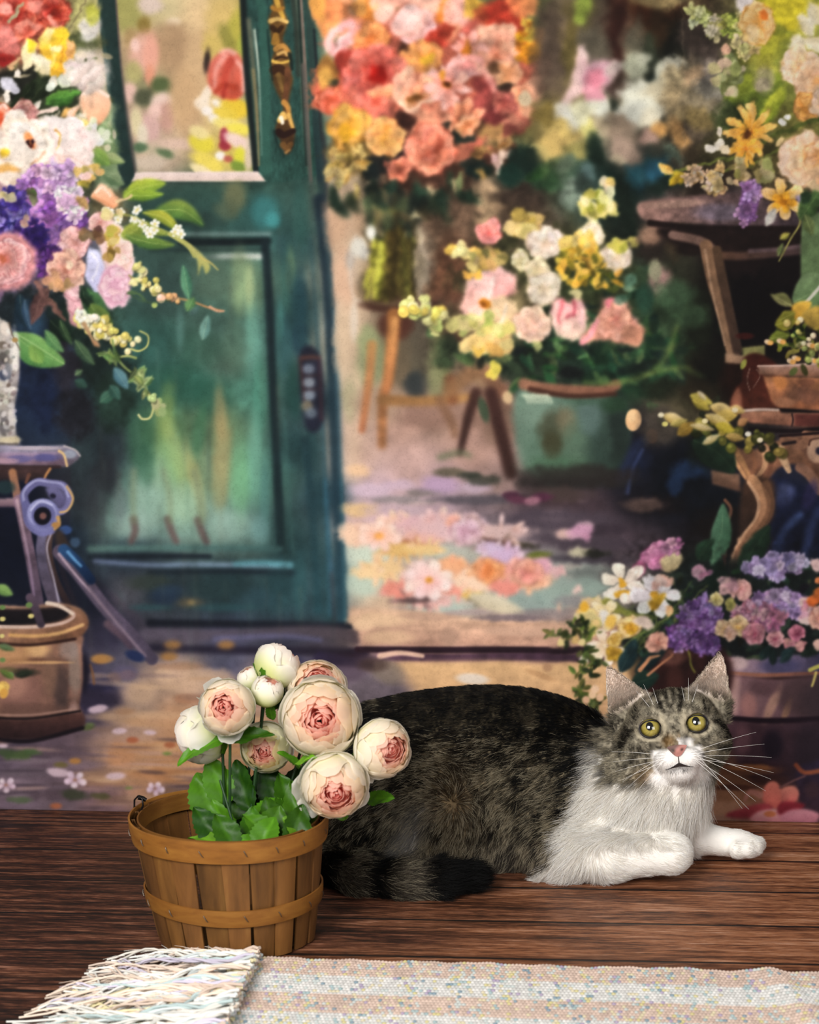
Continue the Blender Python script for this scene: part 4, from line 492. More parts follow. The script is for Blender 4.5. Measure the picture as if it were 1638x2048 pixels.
P(S("1422,940 1480,948 1482,985 1424,968"), '8a6650', '6a4838', curve=False, soft=2.5, nz=.15)
P(S("1545,962 1600,968 1640,1000 1700,1000 1700,1200 1560,1100 1540,1020"), '1f2850', '161a30', soft=6, nz=.3); P(S("1560,970 1590,975 1580,1010 1550,1010"), '606a98', '343c68', soft=5, a=.8); L(S("1600,1030 1570,1060 1552,1100"), 14, 20, '4a6098', '2c3a68', soft=7, a=.8); L(S("1640,1020 1620,1060 1610,1120"), 16, 20, '3a4a80', soft=8, a=.7); B(1620,990,14,30,'3a3468',20,.9,.7)
P(S("1490,960 1545,960 1550,1010 1545,1040 1520,1060 1500,1080 1480,1100 1478,1040"), '5a3c2c', '3c2a24', soft=4, nz=.2); L(S("1505,960 1530,1000 1522,1040 1495,1075 1475,1110 1470,1165"), 22, 20, 'b8845c', '8f6048', soft=2); L(S("1497,965 1516,1000 1512,1035 1485,1072 1466,1110 1464,1160"), 7, 5, 'd8a880', soft=2, a=.7); L(S("1532,970 1542,1010 1530,1045 1500,1085"), 18, 14, '80563c', soft=3, a=.8)
# honeysuckle
leaf(1385,880,1470,945,70,'2c4a30','1c3022',bend=-.1,rib=.2)
spray(S("1400,850 1440,860 1500,890 1560,900"), ['4a4c20', '6a6428', '2f3418', '8a7a34'], 9, 34, 12)
for a in [(1325,830,1372,846,22,'e8d098','b89848'),(1340,850,1375,840,16,'d8c070','8a7a30'),(1355,870,1390,845,26,'b08c38','7a5c20'),(1380,790,1425,808,24,'d0bc58','8a7c28'),(1385,800,1420,820,20,'c8b048','7f7024'),(1395,782,1412,800,10,'e0d0b0','b8a070'),(1420,812,1470,826,26,'e4c888','b09048'),(1430,835,1475,830,28,'d8b860','a08430'),(1410,830,1460,850,20,'e0c888','a88c40'),(1430,850,1470,862,22,'c8b038','8a7a20'),(1460,815,1490,824,18,'dcbc78','9a7c3c'),(1405,888,1440,870,16,'dccc9c','a08c50'),(1450,872,1490,878,18,'c8a45c','8a6c30'),(1475,850,1495,838,18,'d89c68','a06c3c'),(1380,850,1430,860,14,'d8c494','9a8448')]: leaf(*a, soft=1.6, rib=.2)
for x, y, c in [(1322,830,'e8dcb8'),(1330,848,'d8cc70'),(1496,868,'f4ecd8'),(1410,842,'e8d8a0'),(1520,880,'e0d0b0'),(1470,820,'e8d8b0')]: B(x, y, 6, 5, c, 0, .5)
# --- upper right bouquet
for x, y, rx, ry, c in [(1500,150,60,60,'6a7030'),(1560,100,70,60,'a8a038'),(1540,220,50,50,'7a8030'),(1480,230,50,40,'4a5a2c'),(1440,300,50,30,'4a4428'),(1520,330,60,40,'5a5028'),(1580,370,60,40,'6a5a38'),(1490,190,30,40,'3c4c24'),(1600,240,60,60,'807a38'),(1460,350,50,20,'3a2c20')]: B(x, y, rx, ry, c, 0, .8, .85, nz=.4, wob=.4)
B(1570,22,60,50,'dcc828',0,.8,.95,wob=.2); B(1545,85,50,30,'b4b030',0,.8,.9,wob=.3); B(1580,140,30,60,'8a9238',0,.8,.8,wob=.3); leaf(1450,200,1580,150,60,'a8b030','5a7028',soft=4,rib=.2); leaf(1480,280,1560,180,50,'7a8a2c','4a6020',soft=3,rib=.2); leaf(1520,250,1570,170,34,'c8c838','8a9a28',soft=3,rib=.2); leaf(1500,80,1590,70,30,'c0b838','8a9028',bend=-.2,soft=3,rib=.3)
florets(1402,28, 22, 20, ['dcd8a0', 'c8cc7c', 'e0d8b0'], 14, 12, '7a8038', 0, 4, shc='3a4018'); florets(1432,52, 18, 26, ['e4d8b0', 'd8c890', 'ccc880'], 12, 12, '7a8038', 0, 4, shc='3a4018'); florets(1470,50, 30, 26, ['c4c45c', 'd8d080', 'a8b048'], 18, 10, '6a7430', 0, 4, shc='3a4018'); florets(1492,92, 24, 22, ['ecd890', 'dcc870', 'e8dcb0'], 14, 12, '8a8a38', 0, 4, shc='4a4018'); dabs(1455,150,30,40,['8a8c50','b0a878','6a7438','c8b090'],24,6,12); B(1450,100,9,10,'dca888',0,.5); B(1525,170,14,14,'a89878',0,.7,.8); B(1528,160,20,26,'b4a488',0,.8,.7)
P(S("1470,-10 1500,-10 1512,20 1500,36 1484,30 1472,10"), 'e8dcd8', 'd8ccc4', soft=3); ruffle(1515, 48, 42, 'f8d898', 'eca850', 30, 1.1, .22, .5, shc='a06018'); B(1528,30,10,9,'e87828',0,.7); B(1505,65,14,16,'f4d8a8',0,.9,.7)
FK = dict(soft=.18, sh=.3, shc='a07040')
for a in [(1600,30,1625,70,34,'f8f0d8','e0cc98'),(1640,50,1620,5,36,'f4ead0','dcc890'),(1590,70,1600,100,26,'f4ecd0','e0cca0'),(1575,95,1610,92,26,'faf0d8','dcc890'),(1660,90,1600,80,30,'f8ecd0','e4d0a0')]: leaf(*a, soft=2.5, rib=0)
rose(1600, 135, 46, 'f8e4c8', 'e8c08c', 'd8a060', sq=.9, **FK); rose(1636, 165, 52, 'f6d4b4', 'e4b088', 'e0a060', sq=1.1, **FK); ruffle(1612, 215, 30, 'f0b060', 'd08838', 16, 1.2, .25, .5); ruffle(1650, 205, 34, 'f6dcc0', 'e4bc90', 16, 1.2, .25, .5)
L(S("1330,350 1390,330 1450,318 1500,300 1570,262 1640,238"), 6, 9, '7a8038', '5a6428', soft=1.8); L(S("1430,345 1500,330 1560,300 1620,300"), 5, 6, '6a7030', soft=1.8); L(S("1470,260 1490,300 1480,330"), 5, 4, '8a8a3c', soft=1.8); L(S("1540,420 1570,400 1600,440 1580,480 1558,522"), 5, 3, 'a8a050', '98924a', soft=1.6)
daisy(1498, 265, 48, 11, 'f8c468', 'e89c2c', 'b8681c', .12, 1.2, .42, .3, .18, .35); daisy(1492, 300, 30, 8, 'f4b848', 'e08c24', 'c87020', .1, 1.1, .5, .1, .18); B(1494, 272, 7, 10, '7a4018', 10, .7); L(S("1498,212 1506,235 1500,262"), 10, 5, 'f8d080', 'e89830', soft=2)
for x, y, rx, ry, c, an in [(1440,265,6,10,'f0e0c8',0),(1438,290,8,12,'f4e8d4',10),(1420,297,13,8,'f6ecdc',10),(1450,298,9,8,'e8d4b0',0),(1565,245,7,8,'ece8e0',0),(1575,232,5,6,'f4f0e8',0),(1560,285,6,12,'e8c888',40)]: B(x, y, rx, ry, c, an, .4)
for a in [(1345,350,1318,325,20,'f8d480','e8a83c'),(1340,362,1372,345,26,'e8cc38','c8a020'),(1335,370,1360,352,16,'d8b428','a88018')]: leaf(*a, soft=1.6, rib=.2)
florets(1384,352, 16, 24, ['ecd8b8', 'e0c090', 'd8a868', 'f0e4d0'], 14, 11, None, 0, 4, shc='4a3018'); florets(1432,355, 22, 30, ['e8d4b0', 'd8bc88', 'c8a468', 'ece0c8'], 22, 11, None, 0, 4, shc='4a3018'); dabs(1475,345,20,30,['b09860','8a7a44','c8b080'],14,5,10); dabs(1525,345,14,24,['c0b078','a09858'],10,7,12)
rose(1612, 320, 60, 'f8d8bc', 'e8b48c', 'e0a058', sq=1.05, tilt=(.25, 0), **FK); ruffle(1636, 310, 34, 'f4cc9c', 'e0a060', 18, 1, .25, .5); leaf(1570,300,1560,330,20,'f6d8c0','e8bc9c',soft=2,rib=0); dabs(1640,360,20,20,['f0c8a0','e8b888'],8,8,14)
florets(1498, 405, 20, 46, ['c494cc', 'b080bc', 'd0a4d4', '9a68a8'], 30, 11, '8a5a98', 8, 4, shc='4a2458'); daisy(1567, 400, 42, 6, 'f8d090', 'f0b040', 'e89818', .3, .95, .62, .4, .15, .35); daisy(1567, 404, 24, 5, 'f4b030', 'e08c18', 'd07c14', .3, .9, .7, .1, .2, .3); leaf(1532,452,1552,416,20,'d0ccc4','a8a098',rib=.2); leaf(1590,392,1620,410,14,'c8b4c8','8a7a98',rib=0); leaf(1560,478,1580,466,14,'c8b850','8a8a30'); leaf(1556,512,1566,486,12,'8a9a58','5a6a34'); leaf(1600,440,1640,380,40,'5a7a40','3c5a2c',rib=.3); B(1612,395,10,14,'2f4a2c',20,.7); leaf(1610,430,1625,470,24,'7a8a50','5a6a38')
WARP(1310, -130, 1760, 400, 7, 18, 81); MOT(1310, -130, 1760, 470, .24, 14, 82); MOT(1260, 380, 1760, 1120, .18, 20, 83)
# --- flowers in the copper pot, lower right
P(S("1240,1260 1300,1190 1370,1110 1440,1120 1500,1120 1600,1120 1700,1160 1700,1320 1440,1315 1320,1320 1250,1310"), '24302c', '1c2426', soft=8, nz=.4)
for i in range(90): B(rng.uniform(1270, 1638), rng.uniform(1130, 1320), rng.uniform(6, 18), rng.uniform(3, 7), jit(['1c2c24', '2c4030', '3a5a40', '22342c', '4a5a34', '16201c'][rng.randint(6)], .12), rng.uniform(0, 180), .6, .8)
for i in range(26): L([(1270+rng.uniform(-30, 60), 1290+rng.uniform(-30, 30)), (1320+rng.uniform(-60, 60), 1240), (1340+rng.uniform(-80, 80), 1190+rng.uniform(-30, 20))], 4, 2, ['3f5a30', '5a6a34', '2c4428', '7a8a40'][rng.randint(4)], soft=1.4, a=.8)
L(S("1450,1000 1462,1020 1452,1060 1448,1140"), 6, 8, '9a6448', '4a3430', soft=2); leaf(1424,1130,1446,1006,44,'5a8868','3f6a4c',bend=.06,soft=1.8,rib=.3); leaf(1395,1120,1425,1080,40,'2f5238','1f3a28',rib=.2); leaf(1480,1140,1540,1050,44,'2c4a34','1c3424',rib=.2); leaf(1430,1190,1440,1120,50,'1c3428','14241c',rib=.1)
P(S("1445,1312 1520,1318 1700,1300 1700,1350 1560,1350 1448,1344"), 'b08c98', '4a4466', (1450,1330,1640,1340), soft=2, nz=.15); B(1476,1326,20,14,'d8b8b4',0,.8,.8); B(1560,1332,40,16,'4a4a78',0,.8,.7); L(S("1446,1345 1520,1350 1600,1348 1700,1344"), 8, 7, 'b0745c', '8a5040', soft=1.8); L(S("1446,1352 1520,1358 1640,1354"), 6, 5, '4a2828', soft=2)
P(S("1448,1356 1560,1360 1700,1352 1700,1440 1560,1440 1462,1436"), 'a4747a', '5a4048', (1450,1400,1640,1400), soft=2.5, nz=.12)
for x, y, rx, ry, c, an in [(1468,1392,14,40,'d4a89c',4),(1500,1395,26,36,'8a6468',0),(1497,1412,16,26,'b87c74',0),(1545,1408,10,40,'c09078',24),(1574,1420,7,26,'b0805c',20),(1600,1390,40,40,'5a4044',0),(1530,1375,30,16,'6a484e',0),(1640,1400,40,40,'4a3840',0)]: B(x, y, rx, ry, c, an, .9, .75, wob=.1)
L(S("1458,1436 1520,1441 1600,1440 1700,1436"), 10, 12, '2c1828', soft=3); P(S("1462,1448 1560,1452 1700,1446 1700,1560 1500,1560 1472,1510"), '6a4450', '452f3c', (1470,1450,1600,1540), soft=4, nz=.15); B(1485,1480,16,30,'8a5c64',0,.9,.7); B(1545,1490,20,30,'2c2034',0,.9,.8); B(1620,1500,30,50,'3a2a38',0,.9,.8); B(1520,1540,60,16,'4a2c34',0,.9,.8)
P(S("1315,1305 1450,1300 1450,1400 1320,1420"), '4a2420', '3a1c1c', soft=6, nz=.25); B(1345,1315,24,16,'8a5448',0,.9,.8); B(1425,1330,16,40,'2c1418',0,.9,.8); B(1350,1360,18,30,'6a3830',0,.9,.6); L(S("1376,1300 1382,1330 1390,1345"), 4, 3, '8a8a34', soft=1.5)
ruffle(1322, 1112, 44, 'e8a0c0', 'b8608c', 34, .62, .2, .42, shc='5a1c40'); L(S("1275,1145 1290,1120 1330,1100"), 16, 12, 'd080a8', soft=4, a=.6); B(1278,1140,12,18,'b85c84',20,.7); P(S("1318,1122 1330,1110 1350,1104 1366,1112 1362,1132 1344,1142 1326,1138"), 'ecd8a4', 'c0a878', soft=2); florets(1355,1093,26,9,['e0a0c0','c878a4'],9,11,None,0,4)
daisy(1245, 1165, 44, 6, 'f8f0e0', 'dcc8b4', 'd09828', .2, .95, .65, .3, .15, .35); L(S("1230,1190 1245,1184 1262,1186"), 12, 8, 'd8a02c', soft=2.5); daisy(1310, 1190, 46, 6, 'f8f4f0', 'd8ccd0', 'c89024', .2, .85, .7, .1, .15, .35); P(S("1296,1205 1310,1192 1328,1188 1324,1210 1304,1220"), 'd8a828', 'a87818', soft=2.5, nz=.2); B(1327,1213,9,8,'f0e8e8',20,.4); B(1340,1222,8,9,'e8b078',0,.5); B(1330,1158,16,10,'c89c84',20,.6); dabs(1320,1165,14,10,['d8b4a0','b88c78'],6,5,9)
for l in ["1190,1200 1230,1210 1280,1240","1200,1215 1250,1225 1310,1235"]: L(S(l), 14, 6, 'b0a444', '5a6a30', soft=3)
dabs(1185,1222,24,18,['ecd090','e0b858','f0dcb0'],14,8,13); B(1170,1212,9,9,'e8ac30',0,.5); daisy(1212, 1232, 30, 5, 'f6e8c8', 'e8c070', 'f4ecd8', .2, 1, .7, .3, .15); P(S("1198,1228 1208,1218 1218,1224 1214,1246 1204,1250"), 'f6f0e4', 'd8ccc0', soft=2); B(1220,1245,12,14,'e8b850',0,.7); ruffle(1258, 1254, 28, 'f6e0a8', 'e0b058', 20, 1, .2, .5); ruffle(1262, 1260, 15, 'e8b038', 'c08820', 14, .9, .3, .5, shc='6a4010'); B(1285,1245,20,13,'d0b8a8',15,.6); dabs(1175,1250,26,20,['e8d0a0','d8bc7c','c8b868'],14,6,11)
daisy(1210, 1294, 36, 6, 'fbecd8', 'e8c8a0', 'f0d8b0', .12, 1, .65, .2, .15, .4); ruffle(1228, 1308, 18, 'dca838', 'a87c20', 12, .9, .3, .5, shc='4a3410'); ruffle(1230, 1280, 18, 'e8c878', 'c89c40', 10, .9, .3, .5); B(1168,1318,9,11,'f0e4d0',0,.5)
for pts, n, sp in [("1095,1268 1130,1272 1160,1262 1190,1268",26,8),("1170,1300 1168,1330 1156,1346",22,8),("1200,1320 1185,1340 1180,1350",16,9),("1155,1372 1165,1390 1160,1405",22,8),("1175,1395 1195,1410 1190,1440",26,9),("1150,1255 1180,1250",14,8)]: sprig(S(pts), ['5a6a2c', '3f4a20', '7a7a38', '2c3818', '6a7a34'], 8, n, sp)
for x, y, c in [(1122,1285,'d8c080'),(1165,1285,'e0c888'),(1185,1390,'e0b890'),(1200,1395,'dcae88'),(1172,1400,'d8a884'),(1190,1378,'e4bc98'),(1150,1280,'d0a868')]: B(x, y, 8, 8, c, 0, .6)
for cx, cy, rx, ry in [(1400,1230,36,30),(1362,1272,26,28),(1412,1288,24,20),(1425,1240,20,24)]: florets(cx, cy, rx, ry, ['a878c4', '8a58ac', 'b890d0', '7a4a98', '9468b4'], 34, 10, '4a2a68', 0, 4, shc='241038')
florets(1418,1215,14,14,['b898d8','a080c8'],10,9,None); B(1408,1195,5,12,'a888cc',10,.5)
florets(1550,1132, 62, 22, ['c4b0dc', 'b09ccc', 'd4c4e4', '9a84b8'], 46, 12, '6a5a8a', -4, 5, shc='2a2044'); florets(1560,1208, 56, 30, ['c8a8d8', 'b494c8', 'd8bce0', 'a080b8'], 52, 12, '7a5a90', -4, 5, shc='3a2050'); florets(1495,1228, 26, 20, ['dc9cb0', 'c88098', 'e8b4c0'], 18, 11, '8a4a60', 0, 4); florets(1540,1235, 26, 22, ['e0a0b4', 'd08ca8', 'c878a0'], 18, 12, '8a4a68', 0, 4)
FK = dict(soft=.2, sh=.35, shc='4a2028')
rose(1478,1254,24,'f8e0b4','e0b878','d8a050',**FK); rose(1448,1258,20,'ecd0a4','d0a470','c89860',**FK); rose(1460,1268,14,'f4d0b8','d8a888','c89070',**FK); rose(1508,1268,26,'e4a4ac','c0687c','b85068',**FK); rose(1552,1278,18,'f0b8b8','cc8088','a84860',**FK); rose(1594,1266,18,'e490a4','c05878','a83c60',**FK); rose(1480,1180,28,'ecb8ae','c88c88','b87470',sq=.6,**FK); rose(1316,1284,24,'f0b8a0','d08c78','c07460',**FK); rose(1432,1200,16,'ece0a0','c0b060','a89848',sq=.8,**FK); rose(1462,1208,13,'b8b060','7a8038','6a7030',**FK); dabs(1450,1170,18,14,['b89098','d0a0a4','8a6a70'],10,6,10); dabs(1620,1225,20,24,['e0a8b4','f0c8c8','c88898'],14,6,11); dabs(1580,1290,26,8,['c88088','e0a8a0'],8,5,9); dabs(1405,1145,14,10,['c898a4','a87888'],8,6,10)
P(S("1612,1200 1626,1185 1645,1175 1660,1190 1640,1206 1622,1212"), 'f08038', 'd85c20', soft=2); B(1640,1160,10,8,'e88048',0,.5); rose(1642,1236,28,'f8c4b0','e89c84','d88068',**FK); B(1632,1130,12,12,'e8c0bc',0,.5); B(1638,1290,12,10,'e8b8a8',0,.5)
for a in [(1240,1345,1275,1280,34,'2c4c50','1c3438'),(1270,1345,1330,1300,26,'243c40','182a2e'),(1262,1370,1318,1350,40,'2a4a3c','1c342c'),(1520,1320,1545,1290,20,'24403c','162c2c'),(1560,1325,1590,1295,20,'2a4a50','1c3434'),(1545,1330,1550,1300,16,'1c3030','142424'),(1490,1300,1530,1290,18,'2c4034','1c2c24'),(1600,1310,1640,1300,18,'24382c','182820')]: leaf(*a, rib=.2)
L(S("1280,1340 1300,1318 1318,1310"), 9, 5, 'd08c60', soft=2); L(S("1296,1350 1320,1330 1345,1310"), 6, 4, 'c07c58', soft=2); L(S("1620,1340 1640,1332 1660,1330"), 8, 8, 'b8b050', soft=2); L(S("1632,1345 1628,1360 1624,1372"), 5, 4, 'c8b860', soft=1.6)
WARP(1090, 1060, 1760, 1330, 6, 16, 84); MOT(1235, 1060, 1760, 1330, .28, 12, 85)
# --- bottom right: boards, fallen petals, small pot
for x, y, rx, ry, c in [(1480,1540,70,12,'8a5438'),(1500,1560,60,8,'4a2a28'),(1460,1565,50,14,'9a6444'),(1500,1535,40,6,'b06c40'),(1440,1610,50,26,'c48c6c'),(1480,1590,60,14,'a8704f'),(1540,1560,40,10,'5a3430'),(1420,1640,60,10,'b0806a'),(1520,1635,60,8,'9a6054'),(1590,1640,60,10,'80505a'),(1470,1575,40,6,'6a3c30')]: B(x, y, rx, ry, c, 0, .8, .8, wob=.3)
P(S("1592,1545 1610,1528 1700,1520 1700,1640 1620,1636 1600,1610"), '3c3050', '4a2c34', soft=3, nz=.25); L(S("1592,1530 1610,1545 1650,1540"), 9, 9, '9a4a30', 'b06040', soft=2.5); B(1625,1580,16,16,'5a3a40',0,.9,.7)
FK = dict(soft=.15, sh=.3, shc='5a1420')
P(S("1525,1600 1530,1572 1548,1562 1562,1578 1564,1604 1548,1618"), 'ee8470', 'e0685c', soft=2, nz=.1); P(S("1562,1580 1585,1572 1598,1584 1592,1604 1570,1612"), 'e88c78', 'cc5c58', soft=2, nz=.1); P(S("1450,1630 1490,1615 1530,1606 1546,1618 1520,1634 1480,1636"), 'cc4c54', 'b83c48', soft=2.5, nz=.12); P(S("1500,1640 1520,1622 1560,1620 1580,1640 1540,1650"), 'ecaaa8', 'c87078', soft=2.5); P(S("1560,1606 1590,1604 1610,1612 1580,1630 1556,1628"), 'b83040', '9a2838', soft=2.5); P(S("1560,1640 1575,1622 1610,1618 1640,1630 1620,1650"), 'd88c98', 'b06474', soft=2.5); B(1540,1628,12,6,'d8784c',0,.7); L(S("1520,1590 1500,1584 1490,1600"), 14, 6, 'c88070', soft=3); L(S("1560,1575 1590,1560 1610,1552"), 4, 3, '8a5a58', soft=2)
# --- left: bouquet in a silver vase on a small table
for x, y, rx, ry, c in [(60,60,110,80,'b05038'),(150,60,40,60,'a8a468'),(170,20,30,40,'b8b068'),(165,85,40,20,'5a6238'),(175,150,40,50,'d8c8c0'),(100,190,80,60,'38442a'),(40,170,50,40,'2c2c24'),(200,230,30,40,'8a9a70'),(205,290,30,50,'6f8a58'),(180,300,30,30,'9a9c60'),(170,400,40,40,'4a5038'),(220,420,40,40,'6a6040'),(100,620,100,50,'1c2c2a'),(180,640,60,60,'2a4434'),(200,720,60,60,'223430'),(230,800,40,60,'2a4438'),(60,720,50,80,'22304f'),(130,740,30,60,'33303c'),(90,800,30,60,'1f2c50'),(150,830,40,50,'2a2a34'),(30,620,60,30,'26343a'),(60,640,30,40,'2c4a64')]: B(x, y, rx, ry, c, 0, .8, .9, nz=.3, wob=.35)
for i in range(40): B(rng.uniform(-20, 230), rng.uniform(100, 330), rng.uniform(6, 18), rng.uniform(3, 7), jit(['3a4a28', '5a6a34', '2a341f', '7a8a4c', 'b8a888', 'c8b8a0'][rng.randint(6)], .1), rng.uniform(0, 180), .6, .7)
L(S("175,0 150,40 125,75"), 3, 2, '7a6a48', soft=1.6, a=.8); B(180,55,20,26,'d8d0d0',30,.7,.8); B(185,30,14,20,'b8b838',0,.7,.8)
FK = dict(soft=.18, sh=.35, shc='7a1810')
rose(30, 25, 62, 'f08064', 'd83c2c', 'c02018', **FK); ruffle(105, 25, 40, 'e86850', 'c83020', 26, 1.1, .2, .5, shc='6a140c'); P(S("-5,60 20,50 40,85 36,105 15,115 -5,110"), 'f28c80', 'e87468', soft=3); L(S("38,55 55,45 75,55"), 14, 10, 'ee8872', soft=3); P(S("-10,110 10,105 30,118 14,132 -5,130"), 'd83028', 'b82020', soft=3); L(S("20,40 32,25 48,5"), 7, 5, 'a8a078', soft=2.5); B(10,18,16,12,'f4a090',20,.7,.9); B(70,10,14,14,'f09888',0,.8,.7); L(S("20,138 28,125 36,115"), 8, 6, 'd0a070', soft=2); L(S("100,35 110,50 122,60"), 12, 8, 'f0907c', soft=3)
for x, y in [(35,147),(62,180),(58,195),(75,205),(15,178),(10,195)]: B(x, y, 6, 10, 'ece0d0', rng.uniform(-30, 30), .5)
B(16,168,16,12,'d0ccd8',20,.7); B(28,180,10,10,'c4c0cc',0,.6)
P(S("90,60 105,52 118,58 130,70 146,90 148,112 138,135 120,152 100,156 88,140 82,110 78,85"), 'f2c430', 'e0a420', soft=2, nz=.12); P(S("88,62 104,53 112,60 100,80 86,100 76,92"), 'f6e4a8', 'f0c838', soft=2); P(S("112,58 126,56 136,66 126,84 112,82"), 'f4d428', 'ecc020', soft=2); P(S("132,78 148,88 152,100 144,122 132,150 122,152 132,120"), 'e8a85c', 'dc9848', soft=2); P(S("40,112 48,85 54,76 72,92 76,110 62,132 50,140"), 'f4e8a0', 'ecdcb0', soft=2); P(S("52,76 66,84 74,98 66,108 58,100"), 'f0d820', 'e8cc30', soft=2); P(S("62,120 72,108 92,118 102,132 98,152 84,154 70,140"), 'f6eed4', 'e0cc94', soft=2); L(S("100,90 108,105 104,130"), 7, 5, 'f8dc60', soft=2.5); L(S("120,95 124,115 116,140"), 8, 5, 'd89420', soft=3); B(112,96,9,7,'fbe8a0',0,.7); B(140,92,8,10,'e8b070',0,.6)
for a in [(55,205,100,150,40,'3a4a2c','1f2a18'),(90,205,158,185,34,'6aa83c','3a7a28'),(95,208,150,200,20,'4a8a30','2f6020'),(45,200,70,160,24,'2c3a20','1c2818'),(20,215,60,200,30,'2f3c22','1c2818'),(200,290,222,265,20,'8aa068','5a7a48'),(205,310,250,325,22,'a8b078','6a8448'),(180,300,220,330,30,'8aa848','5a8438'),(205,345,250,370,26,'8a9a70','4a6a44'),(190,270,225,285,18,'cdd0b0','8fa078')]: leaf(*a, rib=.3)
P(S("158,195 170,176 192,176 214,186 222,205 216,230 198,250 186,250 170,235 160,215"), 'f4c8a8', 'e09c70', (180,180,200,250), soft=2.2); L(S("165,188 190,180 216,192"), 9, 6, 'f8dcc8', soft=3); L(S("164,205 175,225 190,245"), 6, 4, 'e8ac84', soft=3, a=.8); leaf(125,232,155,215,22,'e8b060','b08030'); leaf(135,240,160,210,16,'f4d8c8','e8a878'); P(S("152,245 165,236 180,248 178,268 166,278 154,266"), 'f0dc70', 'd8b428', soft=2); leaf(160,240,172,230,12,'f4ecd8','e0d0b0',rib=0)
dabs(190,265,26,22,['e8e4d8','c8d0b8','f0ece0','a8b898'],20,5,10); dabs(150,150,20,20,['e0d0c8','d0bcb0'],8,8,16); leaf(138,165,190,118,22,'ecdcd4','c8b0a4',rib=0); leaf(155,178,208,130,20,'f0e0d8','ccb4a8',rib=0); leaf(170,190,210,160,20,'e8d8cc','c0a898',rib=0); dabs(115,165,24,10,['d0d0b8','a8b890'],8,5,9); L(S("70,225 95,222 115,216"), 12, 8, 'e8ccbc', soft=2.5)
rose(50, 228, 30, 'd8a498', 'b07068', 'a06058', **FK); rose(2, 235, 32, 'f6d8c8', 'ee8058', 'e04c20', tilt=(-.1, .1), **FK); B(2,240,10,14,'e85028',0,.7)
FK = dict(soft=.16, sh=.28, shc='8a5a50')
rose(130, 295, 60, 'fbf0ea', 'ecc8c0', 'e8c0b0', rings=((.66, 7, .72), (.42, 5, .60)), **FK); P(S("88,240 108,232 135,240 160,270 182,310 186,335 160,352 130,330 100,290"), 'faeee8', 'f0d4c8', soft=2.5, nz=.05); L(S("110,258 122,268 118,290"), 5, 3, 'c89048', soft=2); L(S("116,265 124,280 112,298"), 3, 2, 'f4d880', soft=1.5); L(S("95,300 130,320 160,350"), 4, 3, 'd8a090', soft=3, a=.8); L(S("120,310 150,318 180,330"), 4, 3, 'e0b0a0', soft=3, a=.7); L(S("70,220 80,255 95,290"), 14, 10, 'b0706c', soft=5, a=.7); P(S("100,310 120,330 150,380 140,400 110,370"), 'dcc0e0', 'c0a8d8', soft=3)
rose(44, 288, 58, 'fbf2e6', 'ecd4b8', 'f0dcc0', rings=((.66, 6, .78), (.40, 5, .62)), **FK); P(S("20,255 45,245 75,262 92,300 84,335 55,350 30,330 18,300"), 'f8eee4', 'f0dcc8', soft=2.5, nz=.05); P(S("46,268 58,266 70,280 70,298 56,292"), 'e89858', 'c86028', soft=2.2, nz=.2); dabs(60,287,7,8,['5a2424','8a3a24','3a1c24'],8,2,4); L(S("62,330 80,315 92,305"), 6, 4, 'd8a888', soft=2.5); P(S("-5,330 15,325 38,335 36,345 20,350 -5,345"), 'dca858', 'c89048', soft=2.5); P(S("0,300 14,298 18,308 8,314 -4,312"), 'f0d030', 'd8a820', soft=2); B(20,355,24,14,'f4e0cc',0,.6); P(S("40,345 50,350 45,365 25,368 22,358"), 'f6e4d0', 'e8c8a8', soft=2)
# hydrangea
HP = dict(petals=4, shc='2a1048')
florets(105, 440, 62, 92, ['8a50c0', '7a40b0', '9c60c8', '6a38a0', 'a870cc'], 100, 15, '4a2a80', -8, **HP); florets(85, 360, 46, 26, ['d494d8', 'c080d0', 'e0acdc', 'b070c8'], 34, 15, '9a60b8', 0, **HP); florets(30, 425, 42, 44, ['6a58c8', '5a48b8', '8070d0', '4a3aa8', '9080d0'], 50, 14, '3a2c88', 0, **HP); florets(100, 395, 40, 30, ['c888d8', 'dca0dc', 'b478cc', 'e8b8e0'], 30, 15, None, 0, **HP); florets(95, 450, 30, 40, ['c080d4', 'b470cc', 'a860c8'], 26, 15, None, 0, **HP); florets(60, 480, 30, 40, ['5a34b0', '6a40b8', '4a2c98'], 26, 13, None, 0, **HP); florets(100, 525, 28, 34, ['6a309c', '5a2888', '7a3ca8'], 26, 13, '3a1c60', 0, **HP); florets(140, 450, 24, 60, ['a868cc', '8a4cb8', 'b880d0'], 30, 13, None, 0, **HP)
florets(138, 395, 20, 44, ['f4dce4', 'ecc8dc', 'f8ece8', 'e4b4d8'], 34, 14, 'd8b0cc', -22, **HP); florets(120, 350, 30, 20, ['e8c0e0', 'd8a8dc', 'c898d8'], 16, 14, None, 0, **HP); dabs(12,390,12,12,['d8c098','c0a870'],6,5,9); dabs(62,390,9,12,['5a6038','7a7a48'],6,5,8); dabs(48,440,5,12,['c8a888','a88878'],5,4,7)
FK = dict(soft=.16, sh=.32, shc='7a3a38')
rose(150, 485, 36, 'f0c4c0', 'd0948c', 'c88478', **FK); rose(132, 540, 44, 'e8b8a4', 'c08470', 'b06c58', **FK); dabs(120,560,26,20,['b8845c','c8946c'],10,6,12); B(140,528,8,8,'e8c8a8',0,.6)
P(S("180,505 195,500 208,525 212,545 195,585 185,575 172,555"), 'd0d0ec', 'b8b4d8', soft=2, nz=.06); L(S("188,510 196,530 185,560"), 5, 3, 'e4e0f0', soft=2.5)
